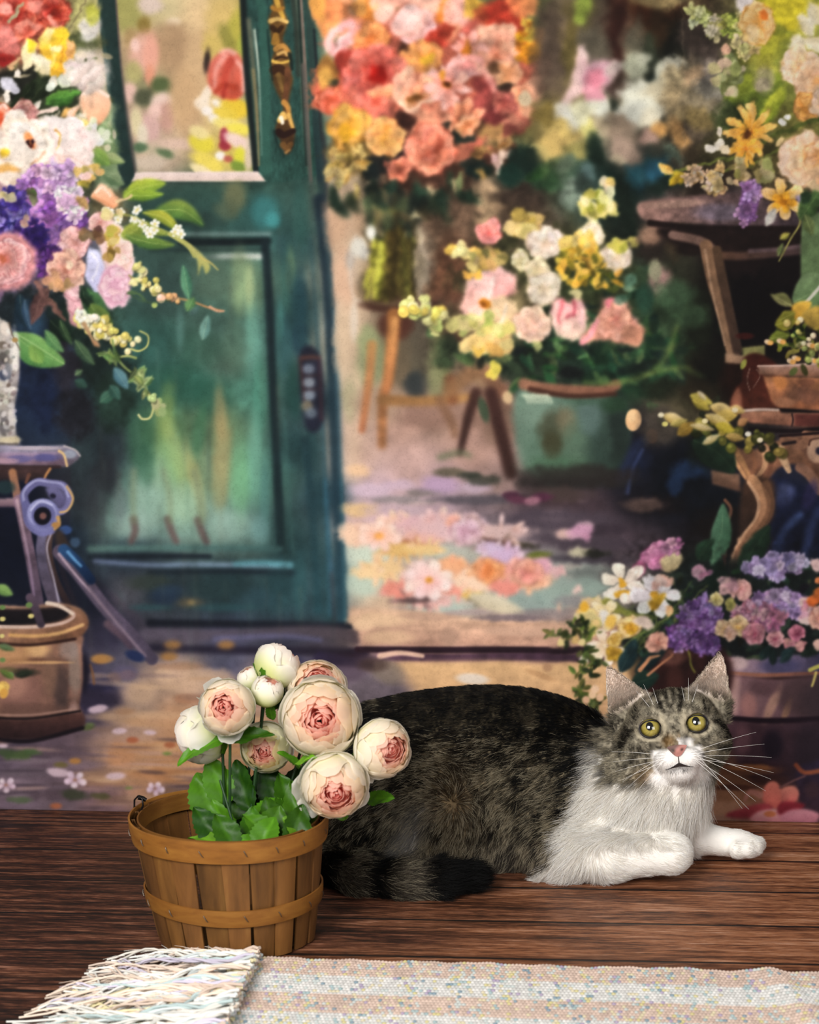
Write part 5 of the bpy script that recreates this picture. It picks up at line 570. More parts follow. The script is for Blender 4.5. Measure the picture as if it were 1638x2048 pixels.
P(S("205,430 225,440 250,460 264,500 268,540 256,570 262,590 250,615 232,612 222,622 206,600 196,575 210,545 200,500 192,470"), 'f4d8cc', 'e4b4c4', (230,440,230,620), soft=2.2, nz=.1); ruffle(238, 500, 34, 'f8e0d8', 'e8c0b0', 18, 1.5, .2, .5, shc='a06a60'); ruffle(230, 570, 36, 'f0ccd4', 'd8a0b4', 22, 1.3, .2, .5, shc='8a4a60'); rose(200, 445, 24, 'f4ccc4', 'd89c90', 'c88074', **FK); dabs(222,470,14,24,['c8a040','a88838','d8b868'],12,4,8); dabs(222,505,16,10,['b89048','8f7030'],8,5,9); dabs(185,470,20,18,['6a4a34','8a6a44','a88068'],12,5,10)
ruffle(14, 522, 72, 'f4c8c4', 'd88c8c', 110, .95, .2, .26, shc='8a4048'); ruffle(8, 520, 44, 'f0b8b4', 'cc7878', 60, .9, .2, .28, shc='7a3038'); 
for i in range(26): a = i*.2417; L([(8+math.cos(a)*8, 518+math.sin(a)*6), (8+math.cos(a+.15)*24, 518+math.sin(a+.15)*20), (8+math.cos(a)*42, 518+math.sin(a)*34)], 3, 5, 'c86858', 'f4c4bc', soft=1.5, a=.7)
B(4,518,8,8,'b85c40',0,.7)
leaf(95,575,60,650,30,'8a5c54','5a3c3c',rib=.2); L(S("75,565 90,600 120,625"), 14, 6, '9a6a60', '6a4440', soft=3); L(S("100,600 115,625 130,640"), 10, 5, '80584c', soft=3); P(S("130,590 140,574 158,572 176,595 174,625 160,640 148,648 138,630"), 'e4b0b4', 'cc9098', soft=2, nz=.1); L(S("132,588 150,604 172,596"), 3, 2, 'a06068', soft=2, a=.7); L(S("140,580 155,590 170,590"), 6, 4, 'f0c8c8', soft=2.5); L(S("138,620 150,632 160,640"), 3, 2, 'a86870', soft=2, a=.7); leaf(140,630,160,655,20,'dca4a8','b87c80',rib=0)
for a in [(165,575,218,640,44,'4a7a44','2c5030'),(160,570,190,620,24,'2c4a34','1c3424'),(180,610,225,650,34,'6a8438','3f6028'),(100,640,150,680,40,'203a2c','16281f'),(150,680,190,730,24,'5a7a50','33503c'),(120,640,145,690,16,'4a6a40','2c4a30'),(40,590,55,655,30,'2c4a5c','1c3444'),(50,600,62,660,14,'4a6a8a','2c4a6a'),(25,668,130,728,62,'7aaa58','4a8440'),(90,660,128,705,24,'6a9a5c','4a8048')]: leaf(*a, bend=.06, rib=.35)
leaf(85,726,60,690,30,'8ab050','5a8a3c',rib=.1); L(S("28,665 70,690 128,728"), 3, 2, 'a0c078', soft=1.5, a=.7)
leaf(245,392,332,366,36,'b4c038','6a9028',bend=-.05,soft=2); leaf(250,395,328,388,22,'9ab430','5a8428'); leaf(305,425,408,452,40,'8aa03c','4a7a34',bend=-.18,soft=3); leaf(285,425,362,470,24,'bcb838','7a8c28',bend=-.14); leaf(240,475,300,445,34,'a8b040','6a8430'); leaf(250,470,350,490,28,'7a9438','3f6a30',bend=.05); leaf(280,455,340,470,18,'a0a840','6a8030'); L(S("340,468 375,490 390,510"), 9, 12, 'b4b058', 'a8a858', soft=2); P(S("375,488 395,500 420,530 412,548 404,530 396,552 394,520"), 'bcb464', 'a0a054', soft=2); L(S("400,515 420,525 436,540"), 5, 2, 'b8a858', soft=1.6)
P(S("184,385 198,368 214,372 236,398 230,416 214,414 198,404 180,398"), 'f4c4a0', 'e89868', soft=2, nz=.05); L(S("190,385 205,375 222,392"), 7, 4, 'f8d8bc', soft=2.5); L(S("186,396 205,402 225,412"), 5, 3, 'd88858', soft=2.5, a=.8); L(S("232,402 250,396 262,392"), 7, 5, 'd8b888', soft=2); leaf(152,372,185,360,20,'c8a838','8a8430',rib=.2); dabs(175,345,26,12,['ecc8b8','e8d8b0','c8a858'],12,5,10); leaf(150,390,175,420,18,'c89c60','9a7440',rib=.1)
for x, y in [(218,424),(240,424),(236,438),(274,420),(268,440),(284,448),(296,462),(300,468),(308,460),(356,458),(362,468),(350,464),(310,448)]:
    for k in range(5): a = k*1.257+x; petal(x, y, a, 10, 9, 'faf6ec', 'dcd8c4', .2, .3, '5a6a48')
    B(x, y, 3, 3, 'd8c878', 0, .5)
L(S("226,430 260,430 290,446 330,462 360,474"), 4, 3, 'a8a848', soft=1.5, a=.8); dabs(225,428,20,10,['ece0b8','d8c888'],9,5,8); dabs(222,462,8,8,['c8b040','a89a38'],4,6,9)
L(S("258,550 285,568 310,580 345,594 380,602 420,616 446,622"), 5, 4, '9a9050', 'b07c50', soft=1.5); spray(S("285,560 312,578"), ['d8c870', 'e8dc90', 'c0b858'], 6, 16, 7); spray(S("340,590 360,600"), ['d8a878', 'c89060'], 6, 7, 4); spray(S("278,530 284,548"), ['d8d098', 'c8c070'], 7, 6, 3); B(322,597,9,9,'ecb898',0,.3); B(319,593,4,4,'f8dcc8',0,.6); B(309,610,6,6,'a8b860',0,.4); leaf(378,598,366,530,22,'6aa87c','3f7a5c',rib=.4); leaf(374,622,388,595,22,'6a9a58','4a7a48',rib=.3); leaf(405,680,416,630,22,'7aa898','5a8a80',rib=.3); leaf(380,630,398,612,14,'5a8078','4a6a68',rib=0,a=.7); L(S("258,588 275,585 290,600"), 6, 3, '5a7a48', soft=2.5); L(S("262,590 300,605 340,600"), 4, 2, '4a6a44', soft=2.5, a=.8); L(S("420,614 435,622 448,622"), 6, 3, 'c89470', soft=1.5)
spray(S("165,635 195,650 220,665 262,686"), ['e8dc9c', 'd8c868', 'c8b458', 'ece4b8'], 8, 60, 8, '8a8a48'); spray(S("160,632 190,640"), ['f0ecd8', 'e4e0c4'], 6, 14, 5); L(S("280,662 296,672 294,692 278,702 262,698"), 3, 4, 'b4b060', soft=1.4); L(S("168,648 180,670 190,690"), 10, 4, 'b08a60', soft=2.5); leaf(185,680,200,695,10,'c89468','9a6c48',rib=0)
L(S("225,680 232,710 250,735 285,760"), 5, 4, '8a9a54', soft=1.6); L(S("232,715 255,712 272,716"), 4, 5, 'b8b468', '8a9a50', soft=1.5); sprig(S("215,705 235,720"), ['7a9a50', '9ab068', '5a8044'], 9, 14, 8); sprig(S("270,745 290,765 296,790"), ['a0b068', '8aa05c', 'b8c080', '6a8a4c'], 9, 30, 9); leaf(228,735,256,778,26,'6a98a0','3f6a78',rib=.2); leaf(200,805,232,780,24,'4f8068','33604c',rib=.2); leaf(220,770,240,800,22,'4a7a6c','2f5a4c',rib=.2); leaf(150,760,175,775,20,'3f6a5c','2c4a40',rib=.1); leaf(150,750,165,740,14,'6a8a60','4a6a48'); L(S("298,790 306,815 300,835 285,838 277,830"), 4, 4, 'b4b468', 'd0c888', soft=1.5); dabs(318,815,12,16,['b8bc80','98a868'],7,5,9); L(S("290,768 304,752"), 4, 2, '9ab070', soft=1.4); spray(S("300,800 312,790"), ['a8b470'], 5, 5, 4)
WARP(-130, -130, 206, 640, 7, 18, 91); WARP(206, 330, 290, 640, 5, 16, 93, 12); MOT(-130, -130, 206, 640, .22, 13, 92)
# silver vase
P(S("-40,640 12,645 26,670 38,700 40,740 34,790 28,830 34,870 36,890 -40,895"), 'b8b0a4', '8a8080', (-10,700,40,700), soft=2, nz=.3)
for x, y, rx, ry, c, an in [(12,660,9,16,'e8d8c8',-20),(28,700,10,40,'d8d4cc',0),(5,720,14,20,'5a5450',0),(8,750,12,10,'3a4668',0),(5,690,14,8,'6a5a4c',0),(20,780,14,6,'d8d0c8',0),(6,800,12,16,'a89c90',0),(24,840,8,30,'d0c8c4',0),(6,850,10,20,'6a6468',0),(18,880,20,8,'c8b890',0),(10,890,26,5,'5a5048',0),(30,720,5,30,'f0e8dc',0),(15,740,8,14,'8a8a90',0)]: B(x, y, rx, ry, c, an, .8, .8, wob=.5)
dabs(16,770,18,110,['6a6460','c8c0b8','8a7c70','e0d8d0','5a4a40'],50,2.5,5,soft=.8,a=.6); L(S("18,645 24,668 40,700"), 3, 2, '6a5a48', soft=1.5); B(30,680,6,5,'a8844c',0,.6)
# table, iron scroll, legs
P(S("-60,888 60,892 130,890 160,908 158,918 136,934 60,932 -60,930"), '8f8aa0', '6a5a68', curve=False, soft=1.8, nz=.2); P(S("-60,906 60,905 124,903 132,930 60,929 -60,926"), '9a84a0', '7a5c6c', curve=False, soft=2, nz=.2)
for x, y, rx, ry, c in [(90,915,26,8,'5a5aa0'),(40,918,26,7,'6a64a0'),(10,922,24,6,'b08a98'),(70,896,50,4,'b8a8b0'),(140,908,12,8,'98a0b0')]: B(x, y, rx, ry, c, 0, .8, .8, wob=.3)
L(S("118,902 128,910 134,932"), 5, 4, 'e0b878', soft=1.4); L(S("128,892 150,900 160,912"), 3, 3, 'c0b0b0', soft=1.3); L(S("-20,932 50,934 120,934"), 7, 6, '4a3438', soft=2); P(S("-40,935 104,936 92,956 60,962 -40,962"), '5a3c38', '3a2c30', curve=False, soft=3, nz=.25); L(S("100,938 92,950 88,960"), 6, 4, 'b87c48', soft=2); L(S("25,945 32,980 38,1010"), 16, 18, 'a8704c', '8a6460', soft=2.5); L(S("58,950 52,965"), 8, 6, '7a4c3c', soft=2)
P(S("-40,998 30,996 32,1014 -40,1014"), 'a08088', '7a5c6c', curve=False, soft=2); B(10,975,20,14,'2c4a4c',0,.7,.8); L(S("38,1000 50,1060 62,1120 74,1190 82,1245"), 22, 22, '8a6a7c', '5a4a60', soft=2.2, nz=.25); L(S("34,1000 46,1060 58,1120 68,1190"), 6, 5, 'b898a0', '8a7090', soft=2, a=.8)
L(S("88,1065 84,1100 92,1150 108,1200 118,1215"), 24, 26, '6a6484', '5a4a58', soft=2.2, nz=.2); L(S("104,1060 98,1100 112,1160 140,1215"), 12, 14, '6a4c40', '3a2a30', soft=3); L(S("102,1068 94,1100 108,1160 118,1205"), 4, 4, 'a8a0b4', soft=1.6, a=.8); L(S("110,1075 124,1140 150,1210"), 10, 12, '302a38', soft=4, a=.8)
a = [(92+math.cos(t)*r*1.02, 1000+math.sin(t)*r) for t, r in [(2.6, 42), (3.4, 44), (4.2, 40), (4.9, 34), (5.6, 44), (6.2, 46), (6.8, 40), (7.3, 28)]]
L(a, 17, 15, '6a68a0', '7a74a4', soft=2); L([(x-2, y-3) for x, y in a[:6]], 5, 4, 'a4a4cc', soft=1.8, a=.8); L([(x+7, y+1) for x, y in a[4:]], 5, 4, 'c89c58', soft=1.6, a=.9); P(S("92,975 110,972 128,985 132,1005 120,1018 106,1004 96,990"), '7470a0', '5a5480', soft=2.2); B(106,992,6,5,'2c2a48',20,.6); L(S("52,1010 58,1045 80,1064 104,1060"), 18, 16, '6a68a0', '7a78b0', soft=2); B(86,1030,33,33,'7a7ab0',0,.12); B(84,1026,29,28,'9494c4',0,.15); B(87,1031,24,25,'6c6ca4',0,.2); B(85,1032,17,18,'1c1a2c',20,.25); B(86,1032,7,7,'8a5a54',0,.8); L(S("62,1020 80,1003 104,1010"), 4, 3, 'b8b8dc', soft=1.5); L(S("116,1035 118,1048 110,1058"), 8, 6, 'c09050', soft=2); B(112,1050,9,6,'b07c40',0,.6); B(131,1060,13,9,'3a5a9a',0,.6); B(150,1085,10,10,'4a6a90',20,.8,.7); P(S("110,1065 124,1062 140,1095 132,1100 118,1100"), '4a3a34', soft=3)
L(S("120,1104 160,1150 210,1215 262,1268 304,1318"), 30, 24, '6a5a70', '5c5068', soft=3, nz=.15); L(S("128,1100 155,1125 182,1160"), 24, 18, '2c5a94', '16305c', soft=3); L(S("136,1104 150,1120 162,1132"), 7, 5, '5a94c8', soft=2.5); L(S("118,1108 150,1148 180,1182"), 6, 4, 'a890a0', soft=1.8); L(S("176,1176 220,1230 290,1312"), 7, 6, '8a7484', soft=3, a=.8); L(S("215,1248 245,1275 262,1295"), 16, 10, '7a5c68', '5a4458', soft=5, a=.8); B(270,1312,20,10,'2c3c70',20,.7); B(205,1318,22,9,'b07c40',0,.7,.8); L(S("180,1330 186,1350 188,1368"), 5, 4, '8a5a38', soft=2.5); B(165,1345,14,40,'1f1a30',0,.9,.9); B(255,1350,16,10,'7a6474',0,.8)
# terracotta pot
P(S("-60,1262 60,1280 158,1268 164,1300 166,1360 160,1410 166,1428 164,1452 110,1472 40,1478 -60,1470"), 'a07058', '6a4840', (60,1280,150,1470), soft=2.2, nz=.22)
for x, y, rx, ry, c, an in [(75,1298,24,18,'e0b070',0),(60,1320,60,5,'7a4c38',0),(20,1310,40,20,'c08c58',0),(40,1380,50,40,'9a685c',0),(30,1370,24,24,'b07c68',0),(122,1375,16,50,'4c3c3c',0),(150,1340,12,50,'8f7c70',0),(100,1350,16,40,'8a6450',0),(60,1420,60,14,'7a5448',0),(140,1300,20,18,'98847c',0),(148,1425,10,20,'a8847c',0),(50,1345,26,8,'343428',0),(10,1340,20,6,'6a6438',0),(90,1325,50,3,'d8a468',0)]: B(x, y, rx, ry, c, an, .9, .7, wob=.3)
P(S("-60,1436 60,1440 150,1425 168,1432 164,1455 110,1472 40,1478 -60,1470"), '6a4038', '3c2428', soft=2.5, nz=.2); L(S("-40,1434 60,1437 160,1422"), 5, 4, '2c1c20', soft=2); L(S("-40,1428 60,1430 150,1418"), 5, 4, 'b08474', soft=2, a=.7); L(S("-20,1476 60,1482 165,1456"), 8, 8, '1f1420', soft=3, a=.9)
P(S("-60,1215 60,1212 110,1206 160,1216 177,1240 172,1262 150,1276 60,1288 -60,1282"), 'b08468', '8a5a40', (60,1215,90,1285), soft=2, nz=.22); P(S("-60,1222 60,1218 130,1214 140,1226 120,1242 60,1250 -60,1250"), '2c2228', '1c1820', soft=2.5, nz=.2); L(S("-40,1252 60,1254 125,1246 148,1228 110,1210"), 7, 6, 'cdb0a0', 'b89080', soft=2); L(S("20,1270 70,1272 120,1266 165,1250"), 7, 7, 'd8a058', 'e0b070', soft=3, a=.8); L(S("-30,1284 60,1290 150,1278"), 6, 6, '4a2a24', soft=2.5); L(S("60,1195 72,1220 82,1248"), 18, 16, '6a5468', '4a3c4c', soft=2.5); L(S("94,1206 120,1212 145,1228"), 8, 6, 'd8c0ac', soft=2)
for x, y, s in [(58,1210,7),(62,1232,6),(5,1215,6),(5,1238,6),(4,1272,5),(5,1320,6),(20,1350,8),(5,1375,8)]: B(x, y, s, s*.8, ['8ab058', 'd0c070', '6a8a48'][int(x+y) % 3], 0, .4)
for a in [(-10,1172,26,1190,24,'8ab058','5a8040'),(-5,1290,30,1300,14,'6a8458','4a6438'),(0,1340,28,1358,12,'6a8434','4a6028'),(30,1352,66,1344,14,'34402c','242c20')]: leaf(*a, rib=.2)
dabs(6,1378,10,14,['e0b458','d89c40'],6,5,9)
SAT(-130, -130, 470, 1662, .96)
IMG[:] = np.clip(IMG*(1+.035*N2+.02*N1)[..., None], 0, 1)
IMG[:] = blur1(IMG, .5); LM = IMG@np.array([.3, .59, .11], np.float32); LN = LM-.055*np.sin(LM*6.2832)-.008; IMG[:] = np.clip(IMG*(np.maximum(LN, .01)/np.maximum(LM, .012))[..., None], 0, 1); SAT(-400, -400, 2200, 2000, .93)
SAT(1240, -400, 2200, 2000, 1.0, .86, 140); SAT(1100, 1040, 2200, 1330, 1.0, .93, 60); BL(640, 1000, 1180, 1235, 1.6)
BL(1090, 1055, 1760, 1330, 1.1)
# ------------------------------------------------------------------ floor of dark stained boards
TURN = R(3.1)                                     # the boards and the cloth stand turned a little to the lens
m, nt, b = nmat('stained_boards', .5, spec=.35)
tc = nd(nt, 'ShaderNodeTexCoord'); mp = nd(nt, 'ShaderNodeMapping'); mp.inputs['Rotation'].default_value = (0, 0, TURN); nt.links.new(tc.outputs['Object'], mp.inputs['Vector'])
sx = nd(nt, 'ShaderNodeSeparateXYZ'); nt.links.new(mp.outputs[0], sx.inputs[0])
def mth(op, a, b_=None, c=None, clamp=False):
    n = nd(nt, 'ShaderNodeMath', operation=op, use_clamp=clamp)
    for i, v in enumerate((a, b_, c)):
        if v is None: continue
        if isinstance(v, (int, float)): n.inputs[i].default_value = v
        else: nt.links.new(v, n.inputs[i])
    return n.outputs[0]
def noise(vec, scale, detail=6, rough=.6, sc=(1, 1, 1), loc=(0, 0, 0), dist=0):
    q = nd(nt, 'ShaderNodeMapping'); q.inputs['Scale'].default_value = sc; q.inputs['Location'].default_value = loc; nt.links.new(vec, q.inputs['Vector'])
    n = nd(nt, 'ShaderNodeTexNoise'); n.inputs['Scale'].default_value = scale; n.inputs['Detail'].default_value = detail; n.inputs['Roughness'].default_value = rough; n.inputs['Distortion'].default_value = dist
    nt.links.new(q.outputs[0], n.inputs['Vector']); return n.outputs['Fac']
def ramp(fac, stops):
    r = nd(nt, 'ShaderNodeValToRGB'); e = r.color_ramp.elements
    while len(e) < len(stops): e.new(.5)
    for i, (p, c) in enumerate(stops): e[i].position = p; e[i].color = (*(hexl(c) if isinstance(c, str) else (c, c, c)), 1)
    nt.links.new(fac, r.inputs[0]); return r.outputs[0]
def mixc(f, a, c, mode='MIX'):
    n = nd(nt, 'ShaderNodeMix', data_type='RGBA', blend_type=mode)
    for i, v in ((0, f), (6, a), (7, c)):
        if isinstance(v, (int, float)): n.inputs[i].default_value = v
        elif isinstance(v, tuple): n.inputs[i].default_value = (*v, 1)
        else: nt.links.new(v, n.inputs[i])
    return n.outputs[2]
PW = .0812
wob = noise(mp.outputs[0], 3.0, 2, .5, (1, .2, 1)); yy = mth('ADD', sx.outputs['Y'], mth('MULTIPLY', mth('SUBTRACT', wob, .5), .004))
v = mth('DIVIDE', mth('SUBTRACT', yy, .0185), PW); idx = mth('FLOOR', v); fr = mth('FRACT', v)
cmb = nd(nt, 'ShaderNodeCombineXYZ'); nt.links.new(mth('ADD', sx.outputs['X'], mth('MULTIPLY', idx, 3.7)), cmb.inputs[0]); nt.links.new(sx.outputs['Y'], cmb.inputs[1]); nt.links.new(mth('MULTIPLY', idx, 1.31), cmb.inputs[2])
V = cmb.outputs[0]
grain = noise(V, 9, 9, .70, (1, 13, 1), dist=.55); fine = noise(V, 46, 6, .72, (1, 17, 1), dist=.2); broad = noise(V, 3.2, 4, .6, (1, 5, 1), (3, 1, 0), .8); blot = noise(mp.outputs[0], 2.6, 4, .55, (1, 1.8, 1), (5.3, 2.2, 0)); pore = noise(V, 120, 3, .6, (1, 14, 1))
g = mth('ADD', mth('MULTIPLY', grain, .44), mth('ADD', mth('MULTIPLY', fine, .38), mth('MULTIPLY', pore, .18)))
cA = ramp(g, [(.39, '1a0e08'), (.455, '54301d'), (.50, '835033'), (.545, 'a06c4a'), (.62, 'c49c84')])
cB = ramp(g, [(.40, '0a0504'), (.47, '1e100a'), (.515, '452417'), (.56, '784a34'), (.64, 'a87c66')])
board_tone = mth('ADD', mth('MULTIPLY', broad, .75), mth('ADD', mth('MULTIPLY', blot, .8), mth('MULTIPLY', sx.outputs['X'], .62)))  # blotchy mix of the two board colours, paler towards the right
cc = mixc(ramp(board_tone, [(.62, 0.0), (.90, 1.0)]), cB, cA)
kn = nd(nt, 'ShaderNodeTexVoronoi', feature='F1'); km = nd(nt, 'ShaderNodeMapping'); km.inputs['Scale'].default_value = (3.2, 9, 1); nt.links.new(V, km.inputs[0]); nt.links.new(km.outputs[0], kn.inputs['Vector']); kn.inputs['Scale'].default_value = 1.0
cc = mixc(mth('MULTIPLY', ramp(kn.outputs['Distance'], [(.03, 1.0), (.13, 0.0)]), .55), cc, hexl('1a0e0a'))
seam = ramp(mth('MINIMUM', fr, mth('SUBTRACT', 1, fr)), [(.012, 1.0), (.030, 0.0)]); cc = mixc(seam, cc, hexl('0a0605'))
nt.links.new(cc, b.inputs['Base Color']); nt.links.new(mth('ADD', .40, mth('MULTIPLY', grain, .25)), b.inputs['Roughness'])
bm_ = nd(nt, 'ShaderNodeBump'); bm_.inputs['Strength'].default_value = .35; bm_.inputs['Distance'].default_value = .0012
nt.links.new(mth('SUBTRACT', g, mth('MULTIPLY', seam, 1.2)), bm_.inputs['Height']); nt.links.new(bm_.outputs[0], b.inputs['Normal'])
MB_ = MB(); MB_.box(Matrix.Translation((0, 1.7, -.02)), 1.4, 1.5, .02)
floor = MB_.build('floor', m, None, False); tag(floor, kind='structure')
# ------------------------------------------------------------------ printed cloth
BX, BY = 0.0, 1.8415                               # foot of the cloth straight ahead of the lens
ex = Vector((math.cos(-TURN), math.sin(-TURN), 0))
SW, SH, N_U, N_V = .455, .86, 990, 930
s_ = np.linspace(-SW, SW, N_U); z_ = np.linspace(0.0005, SH, N_V); SS, ZZ = np.meshgrid(s_, z_)
off = .0012*np.sin(SS*17+1)*np.clip(ZZ*3, 0, 1)+.0009*np.sin(SS*31+ZZ*4)*np.exp(-ZZ*7)     # the cloth hangs almost flat
PX = BX+SS*ex.x+off*math.sin(TURN)*-1; PY = BY+SS*ex.y+off; PZ = ZZ
# where each place of the cloth lies on the print
w_ = CP*PY-SP*(ZZ-CAMZ); U_ = 819+FPX*PX/w_; V_ = 1024-FPX*(SP*PY+CP*(ZZ-CAMZ))/w_
fx = np.clip((U_-CX0)*CS-.5, 0, CW-1.01); fy = np.clip((V_-CY0)*CS-.5, 0, CH-1.01); ix, iy = fx.astype(int), fy.astype(int); tx, ty = (fx-ix)[..., None], (fy-iy)[..., None]
Cp = (IMG[iy, ix]*(1-tx)+IMG[iy, ix+1]*tx)*(1-ty)+(IMG[iy+1, ix]*(1-tx)+IMG[iy+1, ix+1]*tx)*ty
idg = np.arange(N_U*N_V).reshape(N_V, N_U); Fq = np.stack([idg[:-1, :-1], idg[:-1, 1:], idg[1:, 1:], idg[1:, :-1]], -1).reshape(-1, 4)
cloth_m, nt, b = nmat('printed_cloth', .85, spec=.12)
at_ = nd(nt, 'ShaderNodeAttribute'); at_.attribute_name = 'tint'
tc = nd(nt, 'ShaderNodeTexCoord'); wv = noise(tc.outputs['Object'], 620, 3, .6); wv2 = noise(tc.outputs['Object'], 260, 2, .5)
sm = mth('ADD', mth('MULTIPLY', wv, .6), mth('MULTIPLY', wv2, .4)); nt.links.new(mixc(1.0, at_.outputs['Color'], ramp(sm, [(.30, .84), (.5, 1.0), (.70, 1.0)]), 'MULTIPLY'), b.inputs['Base Color'])
bm_ = nd(nt, 'ShaderNodeBump'); bm_.inputs['Strength'].default_value = .35; bm_.inputs['Distance'].default_value = .0006; nt.links.new(sm, bm_.inputs['Height']); nt.links.new(bm_.outputs[0], b.inputs['Normal'])
PRINT_GAIN = .77
V3 = np.stack([PX, PY, PZ], -1).reshape(-1, 3)
me = mesh_np('fabric_backdrop', V3, Fq, np.clip(lin(Cp.reshape(-1, 3))*PRINT_GAIN, 0, 1))
backdrop = link('fabric_backdrop', me, cloth_m)
tag(backdrop, 'large cloth printed with a green door and a flower shop, hanging behind the cat', 'backdrop', kind='thing')
# plain back of the cloth and its hem
hb = MB(); hb.grid([[tuple(Vector((BX, BY, z))+ex*s+Vector((0, .0035, 0))) for s in np.linspace(-SW, SW, 40)] for z in (0.0005, SH)])
hm, _, _ = nmat('cloth_back', .9, hexl('d8d4cc')); o = hb.build('cloth_back', hm, backdrop)
# ------------------------------------------------------------------ split-wood basket
def wood(name, stops, sc=(1, 1, .12), scale=90, rough=.55, attr=True):
    m, nt_, b_ = nmat(name, rough, spec=.3); global nt; nt = nt_
    t = nd(nt, 'ShaderNodeTexCoord'); g = noise(t.outputs['Object'], scale, 5, .6, sc, dist=.3); g2 = noise(t.outputs['Object'], scale*.22, 3, .6, sc, (2, 4, 1))
    c = ramp(mth('ADD', mth('MULTIPLY', g, .55), mth('MULTIPLY', g2, .45)), stops)
    if attr: a = nd(nt, 'ShaderNodeAttribute'); a.attribute_name = 'tint'; c = mixc(1.0, c, a.outputs['Color'], 'MULTIPLY')
    nt.links.new(c, b_.inputs['Base Color']); u = nd(nt, 'ShaderNodeBump'); u.inputs['Strength'].default_value = .25; u.inputs['Distance'].default_value = .0006; nt.links.new(g, u.inputs['Height']); nt.links.new(u.outputs[0], b_.inputs['Normal'])
    return m
stave_m = wood('split_wood', [(.30, '432c15'), (.45, '684522'), (.58, '80562b'), (.72, '946c38')])
band_m = wood('bent_wood_band', [(.30, '613c18'), (.46, '845421'), (.60, '97662b'), (.74, 'a87838')], (.25, .25, 1), 120)
dark_m = wood('basket_bottom_board', [(.3, '4a3018'), (.6, '6a4a28'), (.8, '7a5830')], (1, .15, 1), 80)
steel_m, _, _ = nmat('blackened_wire', .4, hexl('2c2a2a'), Metallic=.9); staple_m, _, _ = nmat('staple_wire', .35, hexl('6a6258'), Metallic=.8)
BC = Vector((-.1305, 1.530, 0)); RT, RB, BH = .0715, .0585, .092
basket = empty('wooden_basket', BC); tag(basket, 'round split-wood basket with bent bands, holding the artificial flowers, left of the cat', 'basket')
rs = random.Random(5)
def brad(z): return RB+(RT-RB)*(z/BH)**.9
def blean(z): return Vector((-.0055*z/BH, 0, 0))
def bpt(a, z, r): return BC+blean(z)+Vector((math.cos(a)*r, math.sin(a)*r, z+.0012))
NST = 22
for i in range(NST):
    a0 = i*6.28319/NST+rs.uniform(-.03, .03); over = .0011*(i % 2); wd = 6.28319/NST*(.5 if i % 2 else .53)*rs.uniform(.9, 1.04); tone = rs.uniform(.60, .92); mb = MB(); g = []; gi = []
    for k in range(11):
        z = BH*k/10; r = brad(z)+over; f = wd*(.86+.16*k/10)
        g.append([tuple(bpt(a0+f*u, z, r+.0004*math.sin(u*2+i)*0+.0006*(1-u*u))) for u in (-1, -.6, -.2, .2, .6, 1)]); gi.append([tuple(bpt(a0+f*u, z, r-.0016)) for u in (-1, -.6, -.2, .2, .6, 1)])
    ct = np.array([tone, tone*rs.uniform(.96, 1.0), tone*rs.uniform(.88, 1.0)])
    loop = [p+q[::-1] for p, q in zip(g, gi)]; mb.grid(loop, closed_v=True, c=ct)
    adopt(mb.build('stave', stave_m, sharp=40), basket)
def hoop(z0, z1, r_off, th, tone=1.0, a_start=0.0, lap=.25, wav=.0005):
    mb = MB(); N = 140; g = []; sl = (brad(z1)-brad(z0))/2*.9; zc, hz = (z0+z1)/2, (z1-z0)/2
    for k in range(N+1):
        a = a_start+(6.28319+lap)*k/N; e = th*min(1, max(0, (k-N*.90)/5)); w = wav*math.sin(a*3+z0*90); ro = brad(zc)+r_off+e
        g.append([tuple(bpt(a, zc+w+y*hz, ro+y*sl+x)) for y, x in ((-1, 0), (-.97, th*.9), (-.8, th), (-.3, th+.0002), (.3, th+.0002), (.8, th), (.97, th*.9), (1, 0), (.3, -.0001), (-.3, -.0001))])
    mb.grid(g, closed_v=True, c=(tone, tone, tone*.96)); return mb
adopt(hoop(.0765, .0935, .0022, .0016, 1.0, 1.0).build('rim_band', band_m, sharp=40), basket)
adopt(hoop(.0800, .0925, -.0040, .0014, .62, 2.0).build('inner_band', band_m, sharp=40), basket)
lb = adopt(hoop(.0275, .0405, .0018, .0014, .88, 2.4, wav=.0007).build('lower_band', band_m, sharp=40), basket)
mb = MB(); ring = [tuple(bpt(i*6.28319/40, .003, RB-.001)) for i in range(40)]; mb.fan(ring, tuple(BC+Vector((0, 0, .0042))), (.8, .8, .8)); ring = [tuple(bpt(i*6.28319/40, 0.0, RB-.001)) for i in range(40)]; mb.fan(ring, tuple(BC+Vector((0, 0, .0012))), (.8, .8, .8), True); adopt(mb.build('bottom_board', dark_m), basket)
for zc, ro, ph, n in ((.085, .0046, .1, 17), (.034, .0040, .3, 15)):
    for i in range(n):
        a = ph+i*6.28319/n+rs.uniform(-.05, .05); d = rs.uniform(.25, .7); h = .0022; mb = MB(); r = brad(zc)+ro
        mb.tube([bpt(a-d*h/r, zc+h, r+.0002), bpt(a-d*h/r*.7, zc+h*.8, r+.0006), bpt(a, zc, r+.0007), bpt(a+d*h/r*.7, zc-h*.8, r+.0004), bpt(a+d*h/r, zc-h, r-.0002)], .00033, sides=5)
        adopt(mb.build('staple', staple_m), basket)
